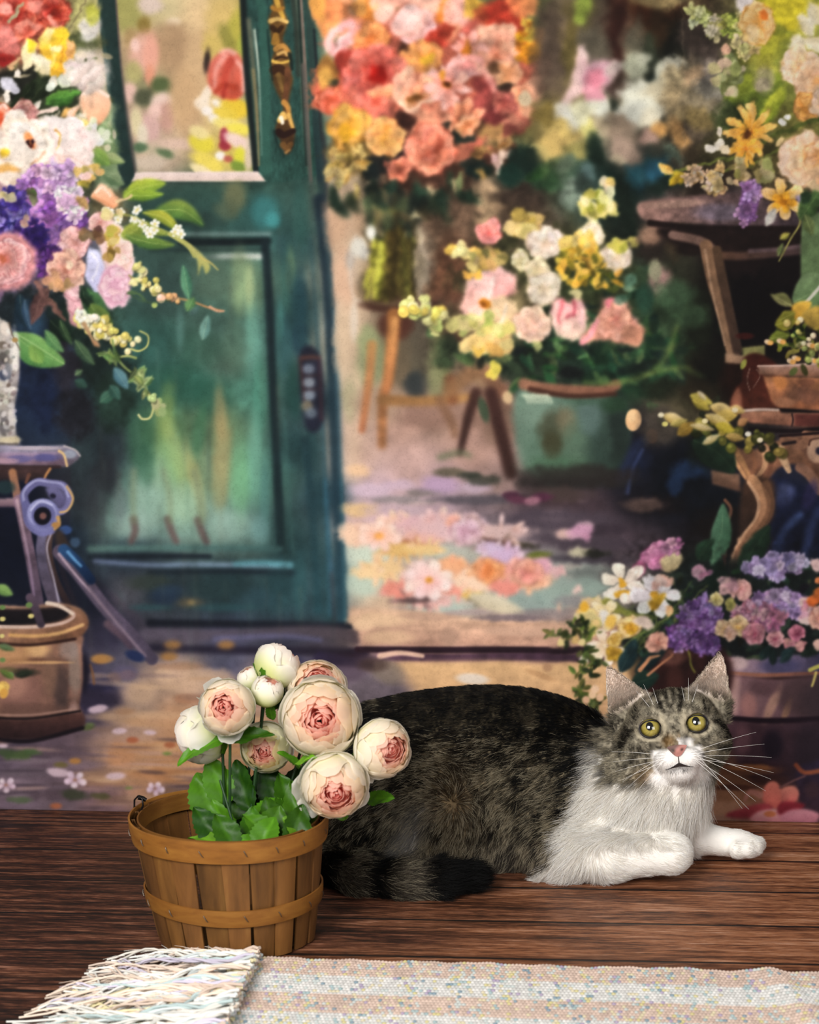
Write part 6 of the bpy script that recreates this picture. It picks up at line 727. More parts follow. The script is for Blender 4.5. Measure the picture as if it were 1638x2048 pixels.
# wire handle loop at the far left of the rim
ha = R(168); hp = bpt(ha, .093, RT+.002); mb = MB()
mb.tube([hp+Vector((0, .002, -.012)), hp+Vector((-.0012, .002, 0)), hp+Vector((-.001, .002, .006)), hp+Vector((.002, .0005, .0095)), hp+Vector((.0055, -.002, .008)), hp+Vector((.006, -.0025, .003)), hp+Vector((.004, -.002, -.002))], .00075, sides=7)
mb.tube([hp+Vector((.002, .0005, .0085)), hp+Vector((.0055, .001, .0075)), hp+Vector((.008, .001, .006))], .0020, .0016, sides=8); adopt(mb.build('handle_loop', steel_m), basket)
# ------------------------------------------------------------------ artificial ranunculus
def cloth_petal(name, rough=.6, tr=.35):
    m, nt_, b_ = nmat(name, rough, spec=.2); global nt; nt = nt_
    a = nd(nt, 'ShaderNodeAttribute'); a.attribute_name = 'tint'; nt.links.new(a.outputs['Color'], b_.inputs['Base Color'])
    t = nd(nt, 'ShaderNodeBsdfTranslucent'); nt.links.new(a.outputs['Color'], t.inputs['Color']); s = nd(nt, 'ShaderNodeMixShader'); s.inputs[0].default_value = tr
    nt.links.new(b_.outputs[0], s.inputs[1]); nt.links.new(t.outputs[0], s.inputs[2]); nt.links.new(s.outputs[0], nt.nodes['Material Output'].inputs['Surface'])
    tc_ = nd(nt, 'ShaderNodeTexCoord'); n = noise(tc_.outputs['Object'], 900, 2, .5); u = nd(nt, 'ShaderNodeBump'); u.inputs['Strength'].default_value = .12; u.inputs['Distance'].default_value = .0003; nt.links.new(n, u.inputs['Height']); nt.links.new(u.outputs[0], b_.inputs['Normal'])
    return m
petal_m = cloth_petal('silk_petal', .55, .58); leaf_m = cloth_petal('silk_leaf', .42, .22); stem_m, _, _ = nmat('plastic_stem', .45, hexl('1f3a1c'))
def frame(axis, roll=0):
    z = Vector(axis).normalized(); x = z.cross(Vector((0, 0, 1)) if abs(z.z) < .95 else Vector((1, 0, 0))).normalized(); y = z.cross(x)
    c, s = math.cos(roll), math.sin(roll); return Matrix((x*c+y*s, y*c-x*s, z)).transposed()
def petal_patch(mb, c, M, r, phi, half, th0, th1, cb, ct, flare=0.0, ruf=.0, seed=0, nu=9, nv=10, squash=.92, tint=None):
    """a cupped petal on a bowl of radius r about c: th0 at its base, th1 at its rim (angles from the bloom's axis)"""
    q = random.Random(seed); p1, p2 = q.uniform(0, 6), q.uniform(0, 6); g, cs = [], []; notch = q.uniform(.0, .10); sk = q.uniform(-.12, .12)
    for j in range(nv):
        v = j/(nv-1); row, cr = [], []; w = half*(math.sin(math.pi*(.10+.62*v))**.65)*(1-.0*v)
        for i in range(nu):
            u = -1+2*i/(nu-1); tip = 1-.22*u*u*v-notch*math.exp(-(u/.25)**2)*v; th = th0+(th1-th0)*v*tip
            a = phi+u*w*(1-.35*max(0, v-.7)/.3*abs(u))+sk*v; rr = r*(1+flare*max(0, v-.55)**2*4+ruf*v*math.sin(u*5+p1)*.5+ruf*v*v*math.sin(u*9+p2)*.4-.03*u*u*v)
            s_th = math.sin(th); row.append(tuple(c+M@Vector((rr*s_th*math.cos(a), rr*s_th*math.sin(a), rr*squash*math.cos(th)))))
            k = min(1, max(0, (v-.22)*1.45)); f = k*k*(3-2*k); cr.append(np.array(cb)*(1-f)+np.array(ct)*f)
        g.append(row); cs.append(cr)
    mb.grid(g, c=cs)
CREAM, WHITE, GREENY, PINK, ROSE_, BLUSH = [np.array(hexl(x)) for x in ('fdf4d2', 'fefaf2', 'e9eea0', 'f4b4a6', 'e88880', 'fbd6c4')]
def bloom(c, axis, r, seed=0, open_=1.0, pink=.55, warm=1.0, outer=CREAM, edge=WHITE, loose=0):
    """outer cups and inner pink cup of one ranunculus; returns the two meshes"""
    q = random.Random(seed); M = frame(axis, q.uniform(0, 6)); o_, i_ = MB(), MB()
    lay = [(1.0, 5, 86, .95), (.985, 5, 72, .92), (.968, 5, 60, .90), (.95, 5, 49, .92), (.925, 5, 41, .98), (.89, 5, 35, 1.05)]
    for k, (rr, n, deg, hf) in enumerate(lay):
        f = k/(len(lay)-1); ph = q.uniform(0, 6)
        for i in range(n):
            d = R(deg*open_+q.uniform(-5, 5)); t = np.clip(f+q.uniform(-.2, .2), 0, 1); ec = edge*(1-t*.6)+BLUSH*(t*.12)+outer*(t*.48); bc = GREENY*(1-.5*t)+outer*.5*t
            petal_patch(o_, c, M, r*rr*q.uniform(.965, 1.03), ph+i*6.283/n+q.uniform(-.1, .1), hf*q.uniform(.9, 1.1), R(172), d, bc, ec, q.uniform(-.03, .06)+.05*(k == 0), .014, q.random(), squash=.95)
    for x in range(loose):
        petal_patch(o_, c-M@Vector((0, 0, r*.12)), M, r*1.06, q.uniform(0, 6), .62, R(165), R(92+q.uniform(-6, 14)), GREENY, edge, .22, .05, q.random())
    inn = [(.84, 5, 33, 1.1, -2), (.76, 5, 33, 1.1, -1), (.67, 5, 38, 1.0, -.5), (.60, 5, 42, .95, 0), (.52, 5, 43, .95, .25), (.44, 4, 40, 1.0, .5), (.36, 4, 38, 1.0, .7), (.27, 3, 38, 1.15, .9), (.18, 3, 36, 1.2, 1.0), (.10, 3, 30, 1.2, 1.0)]
    sx_, sy_ = q.uniform(-.07, .07), q.uniform(-.07, .07)
    for k, (rr, n, deg, hf, f) in enumerate(inn):
        ph = q.uniform(0, 6); cc = M@Vector((r*sx_*max(f, 0), r*sy_*max(f, 0), r*((.08, .15, .23)[k] if k < 3 else .30+.055*(k-3))))
        for i in range(n):
            d = R(deg+q.uniform(-8, 10)); tc_ = (PINK*(.3+.7*pink)+BLUSH*(.7-.7*pink)); tip = BLUSH*(1-.55*f)+tc_*.55*f; base = (ROSE_*pink+PINK*(1-pink))*(.45+.55*f)+BLUSH*(.55-.55*f)
            if f < 0: w_f = min(1, -f*.32); tip = outer*w_f+BLUSH*(1-w_f); base = (GREENY*.5+outer*.5)*w_f+BLUSH*(1-w_f)
            petal_patch(i_, c+cc, M, r*rr*q.uniform(.92, 1.08), ph+i*6.283/n+q.uniform(-.35, .35), hf*q.uniform(.85, 1.15), R(160), d, base, tip, q.uniform(-.10, .03), .05, q.random(), squash=.95)
    return o_, i_
def leaf_mesh(p0, p1, nrm, w, tone, fold=.25, bend=.12, seed=0, ser=.06):
    q = random.Random(seed); p0, p1 = Vector(p0), Vector(p1); d = p1-p0; L_ = d.length; tone = np.array(tone)*q.uniform(.55, 1.1); s = d.cross(Vector(nrm)).normalized(); n = s.cross(d).normalized(); mb = MB(); g, cs = [], []; NV, NU = 19, 9; ph = q.uniform(0, 6)
    for j in range(NV):
        v = j/(NV-1); row, cr = [], []; hw = w*.5*1.92*((v+.012)**.58*(1.0-v*.992)**.80)*(1+ser*((j % 2)*2-1)*(0 < j < NV-1))
        for i in range(NU):
            u = -1+2*i/(NU-1); x = p0+d*v+s*(u*hw)+n*(fold*abs(u)*hw-bend*L_*v*v*1.5+.05*L_*math.sin(v*7+ph)*u*.6+.02*L_*math.sin(v*13+u*3+ph)); row.append(tuple(x))
            rib = math.exp(-(u/.10)**2)*.35+.14*max(0, math.sin(v*26-abs(u)*7))*(abs(u) > .1); cr.append(np.array(tone)*(.85+.25*v+rib)+np.array((.02, .03, 0))*rib)
        g.append(row); cs.append(cr)
    mb.grid(g, c=cs); return mb
G1, G2, G3, G4 = [np.array(hexl(x)) for x in ('4a7c18', '345f10', '6a9c26', '1f430c')]
GRP = 'artificial flowers in the basket'
foot = BC+Vector((.004, 0, .010))
def flower(label, px, py, Y, rpx, axis, seed, leaves=(), sep=True, bendv=(0, 0, 0), root=(0, 0), stem_r=.0013, hgt=1.0, **kw):
    c = at(px, py, Y); r = rpx/FPX*(Y*CP+(CAMZ-c.z)*SP); axis = Vector(axis).normalized()
    rt = foot+Vector((root[0], root[1], 0)); fl = empty('ranunculus_flower', rt); tag(fl, label, 'flower', GRP)
    o_, i_ = bloom(c, axis, r, seed, **kw); adopt(o_.build('outer_petals', petal_m), fl); adopt(i_.build('inner_petals', petal_m), fl)
    b0 = c-axis*r*.80; mid = (rt+b0)/2+Vector(bendv); pts = [rt*(1-t)**2+mid*2*t*(1-t)+(b0)*t*t for t in np.linspace(0, 1, 16)]
    mb = MB(); mb.tube(pts, stem_r, stem_r*.85, 8); adopt(mb.build('stem', stem_m), fl)
    if sep:
        M = frame(axis, seed); q = random.Random(seed); mb = MB()
        for i in range(5): petal_patch(mb, c-axis*r*.02, M, r*1.03, i*1.257, .42, R(178), R(128), G2*.8, G1, .05, .03, q.random(), 5, 6)
        adopt(mb.build('sepals', leaf_m), fl)
    for i, lf in enumerate(leaves):
        (x0, y0, d0), (x1, y1, d1), w, tone, nr = lf[:5]; p0, p1 = at(x0, y0, d0), at(x1, y1, d1)
        adopt(leaf_mesh(p0, p1, nr, w, tone, lf[5] if len(lf) > 5 else .25, lf[6] if len(lf) > 6 else .08, seed*7+i).build('leaf', leaf_m), fl)
    return fl
VW = (0, -1, .35)
flower('large cream flower with a pale pink heart facing front, in the middle of the bunch', 640, 1436, 1.520, 80, (.05, -1, .22), 3, [((605, 1600, 1.545), (690, 1500, 1.56), .022, G2, VW), ((600, 1535, 1.53), (560, 1500, 1.525), .014, G1, (0, -.4, 1)), ((625, 1660, 1.55), (652, 1560, 1.55), .020, G4, VW)], root=(.006, .0), pink=.42)
flower('cream flower with a pink heart on the left, nearest the handle loop', 454, 1415, 1.520, 57, (-.06, -1, .30), 11, [((452, 1610, 1.545), (418, 1512, 1.55), .030, G1, VW, .2, .05), ((447, 1478, 1.53), (352, 1500, 1.52), .020, G1, (.1, -.6, 1), .3, .3), ((450, 1480, 1.53), (540, 1458, 1.515), .019, G2, (.1, -.7, .9), .3, .12)], root=(-.010, -.002), pink=.6, loose=2)
flower('cream flower with pink heart at the right end of the bunch, before the cat', 765, 1497, 1.515, 60, (.62, -.95, .12), 23, [((735, 1600, 1.545), (784, 1592, 1.53), .017, G1, (0, -.8, .7)), ((690, 1640, 1.55), (668, 1590, 1.55), .016, G3, VW)], root=(.014, .004), pink=.5, loose=1)
flower('drooping cream flower with deep pink heart hanging over the right rim', 668, 1572, 1.497, 68, (.12, -1, -.16), 31, [((588, 1530, 1.52), (630, 1508, 1.50), .014, G3, (0, -.5, 1)), ((600, 1650, 1.545), (572, 1560, 1.545), .020, G1, VW)], root=(.012, -.006), pink=.85, loose=3, open_=1.08)
flower('small yellowish cream flower low between its larger neighbours', 532, 1494, 1.548, 52, (-.12, -1, -.05), 43, [((560, 1620, 1.55), (528, 1530, 1.555), .032, G4, VW), ((520, 1650, 1.535), (560, 1598, 1.53), .030, G1, VW, .3, .05)], root=(-.002, .004), pink=.45, outer=GREENY)
flower('white flower turned away with rosy heart, topmost of the bunch', 556, 1330, 1.560, 48, (.62, .35, .62), 57, [((545, 1420, 1.56), (560, 1345, 1.565), .018, G1, VW), ((520, 1345, 1.56), (560, 1370, 1.56), .014, G3, VW)], root=(.0, .010), pink=.7, outer=WHITE, open_=.9)
flower('cream flower with bright pink heart, half hidden behind the largest flower', 634, 1378, 1.560, 62, (.10, -.75, .68), 61, [((590, 1440, 1.56), (560, 1380, 1.56), .022, G4, VW)], root=(.006, .012), pink=.8)
flower('white flower turned to the left, half hidden behind the left flower', 402, 1470, 1.552, 60, (-.80, .25, -.28), 71, [((468, 1640, 1.545), (490, 1530, 1.56), .026, G2, VW), ((430, 1668, 1.52), (400, 1668, 1.50), .014, G1, (0, -.3, 1))], root=(-.012, .006), pink=.2, outer=WHITE, loose=2)
flower('small closed white bud left of the largest flower', 535, 1383, 1.540, 33, (.28, -.3, .9), 83, [((545, 1440, 1.545), (536, 1402, 1.535), .010, G1, VW)], root=(-.004, .008), pink=.1, outer=WHITE, open_=.42)
flower('small pointed white bud peeping out behind the left flower', 502, 1358, 1.565, 28, (-.45, -.1, .9), 97, [((505, 1400, 1.57), (525, 1345, 1.57), .010, G1, VW)], root=(-.006, .012), pink=.1, outer=WHITE, open_=.42)
# a leafy sprig filling the front of the basket
sp = empty('leafy_sprig', foot+Vector((-.004, -.012, 0))); tag(sp, 'green leafy sprig lying low inside the front rim of the basket', 'leaves')
mb = MB(); mb.tube([foot+Vector((-.004, -.012, 0)), at(470, 1660, 1.51), at(440, 1560, 1.53)], .0012, .0009, 8); adopt(mb.build('stem', stem_m), sp)
for i, (a, b2, w, tn, nr, *fb) in enumerate([((470, 1700, 1.52), (425, 1600, 1.525), .026, G1, VW), ((480, 1690, 1.50), (378, 1668, 1.497), .017, G3, (.1, -.5, 1)), ((500, 1700, 1.505), (505, 1612, 1.515), .024, G2, VW), ((530, 1690, 1.505), (560, 1612, 1.51), .034, G1, VW), ((560, 1690, 1.51), (530, 1590, 1.53), .026, G2, VW), ((600, 1680, 1.52), (582, 1560, 1.535), .026, G1, VW), ((500, 1660, 1.55), (505, 1570, 1.56), .034, G4, VW), ((460, 1640, 1.55), (478, 1540, 1.565), .034, G4, VW), ((540, 1660, 1.55), (575, 1580, 1.565), .034, G4, VW), ((610, 1670, 1.54), (640, 1590, 1.55), .026, G2, VW), ((430, 1640, 1.545), (392, 1545, 1.555), .036, G1, VW), ((560, 1690, 1.495), (470, 1670, 1.492), .014, G1, (.1, -.5, 1)), ((640, 1650, 1.54), (600, 1620, 1.53), .018, G3, VW), ((520, 1640, 1.56), (540, 1510, 1.575), .034, G4, VW), ((570, 1640, 1.56), (600, 1530, 1.575), .034, G4, VW), ((480, 1660, 1.555), (455, 1560, 1.575), .034, G4, VW), ((610, 1660, 1.555), (625, 1580, 1.56), .026, G4, VW), ((470, 1700, 1.49), (432, 1625, 1.50), .026, G2, (.3, -1, .5)), ((520, 1700, 1.485), (545, 1630, 1.495), .028, G1, (-.3, -1, .6), .4, .15), ((580, 1690, 1.49), (608, 1608, 1.50), .026, G2, (.3, -1, .4)), ((560, 1690, 1.50), (490, 1625, 1.50), .024, G1, (0, -.7, 1), .4, .1), ((620, 1690, 1.495), (572, 1632, 1.495), .024, G3, (0, -.7, 1), .4, .1), ((440, 1690, 1.50), (388, 1612, 1.51), .026, G4, (.2, -1, .3)), ((500, 1620, 1.54), (468, 1520, 1.55), .026, G4, (-.3, -1, .2)), ((590, 1640, 1.53), (560, 1545, 1.54), .028, G2, (.3, -1, .4), .4, .1)]):
    adopt(leaf_mesh(at(*a), at(*b2), nr, w, tn, *(fb or (.30, .08)), 300+i).build('leaf', leaf_m), sp)
# ------------------------------------------------------------------ woven rug with a knotted fringe
rn = np.random.RandomState(4)
def floor_at(px, py):
    d = at(px, py, 1.0)-Vector((0, 0, CAMZ)); t = -CAMZ/d.z; return Vector((d.x*t, d.y*t, 0))
r00, r10 = floor_at(497, 1925), floor_at(1640, 1957); r01 = floor_at(432, 2070)
eu = (r10-r00).normalized(); ev = Vector((eu.y, -eu.x, 0)); LU, LV = .62, .26; NU_, NV_ = 1060, 420
uu, vv = np.meshgrid(np.linspace(0, LU, NU_), np.linspace(0, LV, NV_))
slant = (r01-r00).dot(eu)/((r01-r00).dot(ev)); cell_u, cell_v = .0027, .0046
row = np.floor(vv/cell_v); du = (uu/cell_u+.5*(row % 2)) % 1-.5; dv = (vv/cell_v) % 1-.5
bump = np.sqrt(np.clip(1-(du/.56)**2, 0, 1))*np.sqrt(np.clip(1-(dv/.56)**2, 0, 1))
edge_w = .0016*np.sin(uu*52)+.0012*np.sin(uu*131+1)+.0008*np.sin(uu*311); fold = .0035*np.exp(-((uu-.375-.03*np.sin(vv*9))/.012)**2)+.0016*np.sin(uu*24+1)**2*np.exp(-vv*12)
X_ = r00.x+eu.x*(uu+slant*vv*(1-uu/LU))+ev.x*(vv+edge_w*np.exp(-vv*30)); Y_ = r00.y+eu.y*(uu+slant*vv*(1-uu/LU))+ev.y*(vv+edge_w*np.exp(-vv*30)); Z_ = .0012+.0018+.0017*bump+fold
cu, cv = np.floor(uu/cell_u+.5*(row % 2)).astype(int), row.astype(int)
h = ((cu*73856093) ^ (cv*19349663)) & 0x7fffffff; h1 = ((h >> 3) % 1000)/1000.; h2 = ((h >> 11) % 1000)/1000.; h3 = (((h*7) >> 5) % 1000)/1000.
band = ((vv+.0012) // .0345).astype(int) % 2
pk, wt = np.array(lin([.83, .735, .675])), np.array(lin([.865, .855, .835])); Cr = np.where((band == 0)[..., None], pk, wt)*(.82+.3*h1[..., None])
sc_ = vnoise(NV_, NU_, 40, 3, 2)
for lo, hi, cx_ in ((.0, .04, '9fb8ba'), (.04, .075, 'd4c98c'), (.075, .105, 'ac9cb8'), (.105, .125, '7c96a4'), (.125, .22, 'c8d0cc'), (.22, .28, 'dcd0ac')): Cr = np.where(((h2 >= lo) & (h2 < hi))[..., None], np.array(hexl(cx_))*.88+Cr*.12, Cr)
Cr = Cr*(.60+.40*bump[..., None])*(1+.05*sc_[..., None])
idg = np.arange(NU_*NV_).reshape(NV_, NU_); Fq = np.stack([idg[:-1, :-1], idg[1:, :-1], idg[1:, 1:], idg[:-1, 1:]], -1).reshape(-1, 4)
yarn_m, nt, b = nmat('cotton_yarn', .9, attr='tint', spec=.1)
rug = link('woven_rug', mesh_np('woven_rug', np.stack([X_, Y_, Z_], -1).reshape(-1, 3), Fq, np.clip(Cr.reshape(-1, 3), 0, 1)), yarn_m)
tag(rug, 'pale woven rug striped pink-beige and white with flecks, on the dark boards in front', 'rug')
mb = MB(); up_, lo_ = [], []
for u in np.linspace(0, LU, 200): e = .0016*math.sin(u*52)+.0012*math.sin(u*131+1)+.0008*math.sin(u*311); p = r00+eu*u+ev*e; up_.append(tuple(p+Vector((0, 0, .0036)))); lo_.append(tuple(p+Vector((0, 0, .0012))))
mb.grid([up_, lo_], c=pk*.8); lo2 = [tuple(r00+ev*v+eu*slant*v+Vector((0, 0, .0012))) for v in np.linspace(0, LV, 40)]; up2 = [tuple(r00+ev*v+eu*slant*v+Vector((0, 0, .0036))) for v in np.linspace(0, LV, 40)]; mb.grid([up2, lo2], c=wt*.8); mb.build('rug_edge', yarn_m, rug)
YC = [np.array(hexl(x)) for x in ('f2efe6', 'eae4d8', 'f4e0cc', 'e8d2c0', 'dfe6e4', 'c8dad8', 'f0e6b8', 'd8d0e0', 'f6f4ee')]
rf = random.Random(12)
tas = []
for k in range(11):
    v = .002+k*.0155; p = r00+ev*v+eu*slant*v
    tas.append((p, k))
DIR = [(-.92, .44), (-.90, .44), (-.92, .36), (-.95, .22), (-1, .12), (-1, .0), (-1, -.06), (-1, -.16), (-1, -.2), (-1, -.3), (-1, -.3)]
for p, k in tas:
    mb = MB(); n = 12; dx_, dy_ = DIR[k]; L0 = .094 if k < 4 else .110
    for s in range(n):
        cB_ = YC[rf.choice([0, 0, 1, 2, 3, 4, 5, 6, 7, 8]) if k not in (3, 4, 6) else rf.choice([0, 2, 3, 3, 6, 2, 8])]; an = rf.gauss(0, .36); d0 = eu*dx_+(-ev)*dy_*1.0; d0 = Vector((d0.x*math.cos(an)-d0.y*math.sin(an), d0.x*math.sin(an)+d0.y*math.cos(an), 0)).normalized()
        ln = L0*rf.uniform(.7, 1.25); sd = Vector((-d0.y, d0.x, 0)); am, ph, f0 = rf.uniform(.004, .018), rf.uniform(0, 6), rf.uniform(5, 13); z0 = rf.uniform(.003, .016); st = p+ev*rf.uniform(-.007, .007)+eu*.010; cu_ = rf.uniform(-1.3, 1.1); pts = []
        for j in range(18):
            t = j/17; pts.append(st+d0*ln*t+sd*(am*math.sin(t*f0+ph)*t+cu_*ln*t*t*.5)+Vector((0, 0, max(.0014, z0*(1-t)**.6+.0035*math.sin(t*f0*.8+ph)**2*(1-t*.6)+.0008))))
        if max(q_.x for q_ in pts) > r00.x+.012: continue
        if sum((q_.x-BC.x)**2+(q_.y-BC.y)**2 < (RB+.002)**2 for q_ in pts) > 4: continue
        for j, q_ in enumerate(pts):            # lies round the basket, not through it
            rv = Vector((q_.x-BC.x, q_.y-BC.y, 0)); rr_ = RB+.004+.05*max(0, q_.z)
            if rv.length < rr_: rv = rv.normalized()*rr_; pts[j] = Vector((BC.x+rv.x, BC.y+rv.y, q_.z))
        if max(q_.x for q_ in pts) > r00.x+.012: continue
        # twisted in two plies that come apart towards the end
        for pl in (0, 3.1416):
            ps = [q+sd*(.0011*math.cos(j*1.15+pl)+(.0030*(j/17)**4)*math.cos(pl))+Vector((0, 0, .0009+.0010*math.sin(j*1.15+pl))) for j, q in enumerate(pts)]
            mb.tube(ps, .00125, .0007, 7, c=cB_*rf.uniform(.7, .95))
        for w in range(5):
            e0 = pts[-3-2*w]; a2 = rf.uniform(-.8, .8); dd = Vector((d0.x*math.cos(a2)-d0.y*math.sin(a2), d0.x*math.sin(a2)+d0.y*math.cos(a2), 0)); mb.tube([e0+Vector((0, 0, .001)), e0+dd*.007+Vector((0, 0, .0015)), e0+dd*.016+sd*rf.uniform(-.004, .004)], .00022, .0001, 4, c=cB_)
    mb.build('tassel', yarn_m, rug)
# ------------------------------------------------------------------ the cat: one skin grown round blended volumes (centimetres inside)
HS = 24.1                                          # picture units per centimetre where the head is
HC = np.array(at(1347, 1464, 1.690))               # middle of the head
ROLL = R(7.6); FW = Vector((-.095, -.955, .285)).normalized(); UP0 = Vector((math.sin(-ROLL), 0, math.cos(ROLL))); RT_ = UP0.cross(-FW).normalized()*1
if RT_.x < 0: RT_ = -RT_
UPH = FW.cross(RT_).normalized()
if UPH.z < 0: UPH = -UPH
HM = np.array([RT_, UPH, FW])                      # rows: right in the picture, up, out of the face
def hl(p): return ((np.asarray(p)-HC)*100)@HM.T    # room -> head (cm)
def hw(p): return HC+(np.asarray(p, float)@HM)/100 # head (cm) -> room
GS = .0019
lo = np.array(at(600, 1500, 1.90)); lo = np.array([-.115, 1.560, -.004]); hi = np.array([.325, 1.835, .260])
n3 = np.ceil((hi-lo)/GS).astype(int)+1
gx, gy, gz = [(lo[i]+np.arange(n3[i])*GS).astype(np.float32) for i in range(3)]
DF = np.full(n3, 1.0, np.float32)
def box_of(pts, pad):
    p = np.asarray(pts); a = np.clip(np.floor((p.min(0)-pad-lo)/GS).astype(int), 0, n3-1); b_ = np.clip(np.ceil((p.max(0)+pad-lo)/GS).astype(int)+1, 1, n3); return tuple(slice(a[i], b_[i]) for i in range(3))
def cells(s): return np.stack(np.meshgrid(gx[s[0]], gy[s[1]], gz[s[2]], indexing='ij'), -1)
def smin(a, b_, k): h_ = np.clip(.5+.5*(b_-a)/k, 0, 1); return b_*(1-h_)+a*h_-k*h_*(1-h_)
def ell_d(q, r): k0 = np.linalg.norm(q/r, axis=-1); k1 = np.linalg.norm(q/(np.asarray(r)**2), axis=-1)+1e-9; return k0*(k0-1)/k1
def put(s, d, k, op='add'):
    if op == 'add': DF[s] = smin(DF[s], d.astype(np.float32), k)
    else: DF[s] = -smin(-DF[s], d.astype(np.float32), k)      # cut away
def E(c, r, k=.012, rot=None):
    """ellipsoid about a room point, radii in metres"""
    c = np.array(c); s = box_of([c], max(r)+k*2); q = cells(s)-c
    if rot is not None: q = q@np.array(rot, np.float32)
    put(s, ell_d(q, r), k)
def Cn(a, b_, ra, rb, k=.008, cut=None):
    a, b_ = np.array(a), np.array(b_); s = box_of([a, b_], max(ra, rb)+k*2); q = cells(s)-a; d = b_-a; t = np.clip((q@d)/(d@d), 0, 1); put(s, np.linalg.norm(q-t[..., None]*d, axis=-1)-(ra+(rb-ra)*t), k)
def EH(c, r, k=.006, op='add', rz=0.0):
    """ellipsoid in head centimetres"""
    s = box_of([hw(c)], max(r)/100+k*2); q = hl(cells(s))-np.array(c)
    if rz: cz, sz = math.cos(rz), math.sin(rz); q = np.stack([q[..., 0]*cz+q[..., 1]*sz, -q[..., 0]*sz+q[..., 1]*cz, q[..., 2]], -1)
    put(s, ell_d(q, r)/100, k, op)
def CH_(a, b_, ra, rb, k=.005): Cn(hw(a), hw(b_), ra/100, rb/100, k)
# trunk
bd = lambda px, py, Y: np.array(at(px, py, Y))
E(bd(905, 1556, 1.752), (.100, .062, .068), .02); E(bd(1030, 1560, 1.752), (.085, .058, .069), .03); E(bd(1110, 1598, 1.742), (.060, .054, .060), .03); E(bd(770, 1590, 1.752), (.070, .060, .060), .03)
E(bd(985, 1480, 1.772), (.098, .042, .040), .03); E(bd(820, 1500, 1.772), (.080, .046, .036), .03)
E(bd(790, 1640, 1.705), (.066, .040, .056), .025); E(bd(960, 1680, 1.716), (.075, .042, .036), .03); E(bd(700, 1665, 1.72), (.035, .040, .042), .02)      # thigh, belly, rump
Cn(bd(830, 1735, 1.668), bd(740, 1745, 1.655), .016, .015, .014)                                                                                      # hind foot along the floor
# chest, neck, forelegs
E(bd(1225, 1612, 1.708), (.058, .046, .056), .025); E(bd(1190, 1670, 1.700), (.062, .042, .038), .025); E(bd(1305, 1590, 1.700), (.040, .038, .052), .02); Cn(bd(1225, 1575, 1.730), hw((0, -1.0, -2.4)), .042, .030, .02); Cn(bd(1290, 1590, 1.700), hw((0, -2.4, -1.0)), .044, .030, .02)
Cn(bd(1110, 1698, 1.670), bd(1225, 1712, 1.652), .026, .0200, .014); Cn(bd(1225, 1712, 1.652), bd(1340, 1706, 1.650), .0195, .0160, .006); E(bd(1346, 1706, 1.650), (.0150, .0155, .0150), .008)
Cn(bd(1330, 1610, 1.712), bd(1392, 1672, 1.705), .026, .0145, .016); Cn(bd(1392, 1675, 1.705), bd(1470, 1686, 1.706), .0135, .0115, .006); E(bd(1488, 1690, 1.703), (.0150, .0140, .0105), .005)
for dx_, dy_, dz_ in ((1512, 1688, 1.706), (1506, 1694, 1.697), (1492, 1698, 1.692), (1474, 1698, 1.692)): E(bd(dx_, dy_, dz_), (.0075, .0075, .0072), .0025)
# tail round the haunch along the floor
tl = [bd(655, 1690, 1.70), bd(668, 1742, 1.655), bd(720, 1760, 1.633), bd(800, 1764, 1.622), bd(880, 1760, 1.622), bd(945, 1752, 1.628)]
for i in range(5): Cn(tl[i], tl[i+1], .0125+.001*min(i, 2), .0125+.001*min(i+1, 2) if i < 4 else .0105, .008)
TAIL = np.array(tl)
# head
EH((0, .25, -.9), (3.95, 3.15, 3.9), .01); EH((0, 1.3, .2), (3.0, 1.9, 2.6), .012)
for sg in (-1, 1):
    EH((sg*2.55, -1.15, -.1), (1.95, 1.85, 2.1), .012); EH((sg*1.35, 1.35, 1.75), (1.15, .75, 1.0), .008); EH((sg*2.3, -.75, 1.35), (1.25, .8, 1.0), .01)
    EH((sg*.80, -2.30, 2.75), (1.10, .82, .95), .005)
CH_((0, 1.1, 2.2), (0, -1.35, 3.35), .72, .48, .009); EH((0, -1.72, 3.35), (.58, .42, .42), .004); EH((0, -3.45, 2.25), (.95, .62, .85), .006); EH((0, -2.9, 1.4), (1.6, 1.2, 1.6), .01)
EYE = {}
for sg in (-1, 1):
    EYE[sg] = np.array((sg*1.88, .38, 1.92)); EH(tuple(EYE[sg]+np.array((0, 0, .65))), (.92, .78, .95), .0022, 'cut')
# ears: hollow shells open to the front and the side
EAR = {}
for sg in (-1, 1):
    base = np.array((sg*3.15, 2.05, -.9)); tip = np.array((sg*4.75, 5.95, -.35)); EAR[sg] = (base, tip); ax = (tip-base); L_ = np.linalg.norm(ax); ax = ax/L_
    face = np.array((sg*.38, -.05, 1.0)); face -= ax*(face@ax); face /= np.linalg.norm(face); sd = np.cross(ax, face)
    s = box_of([hw(base), hw(tip)], .026); q = hl(cells(s))-base; t = q@ax/L_; u = q@sd; v = q@face
    wd = 1.95*np.clip(1-np.clip(t, 0, 1)**1.15, 0, 1)**.80+.12; tc_ = np.clip(t, -.3, 1.0)
    sheet = v+.55*(np.clip(np.abs(u)/(wd+.05), 0, 1.3)**2)*(-1.0)*wd*.55+.55*wd*.45
    dth = np.abs(sheet)-(.17-.06*np.clip(t, 0, 1)); din = np.abs(u)-wd; dl = np.maximum(t-1, -.35-t)*L_
    d = np.maximum(np.maximum(dth, din*.8), dl)/100; put(s, d.astype(np.float32), .003)
# the floor stops the belly and paws
fz = gz[None, None, :]; DF = np.maximum(DF, .0012-fz)
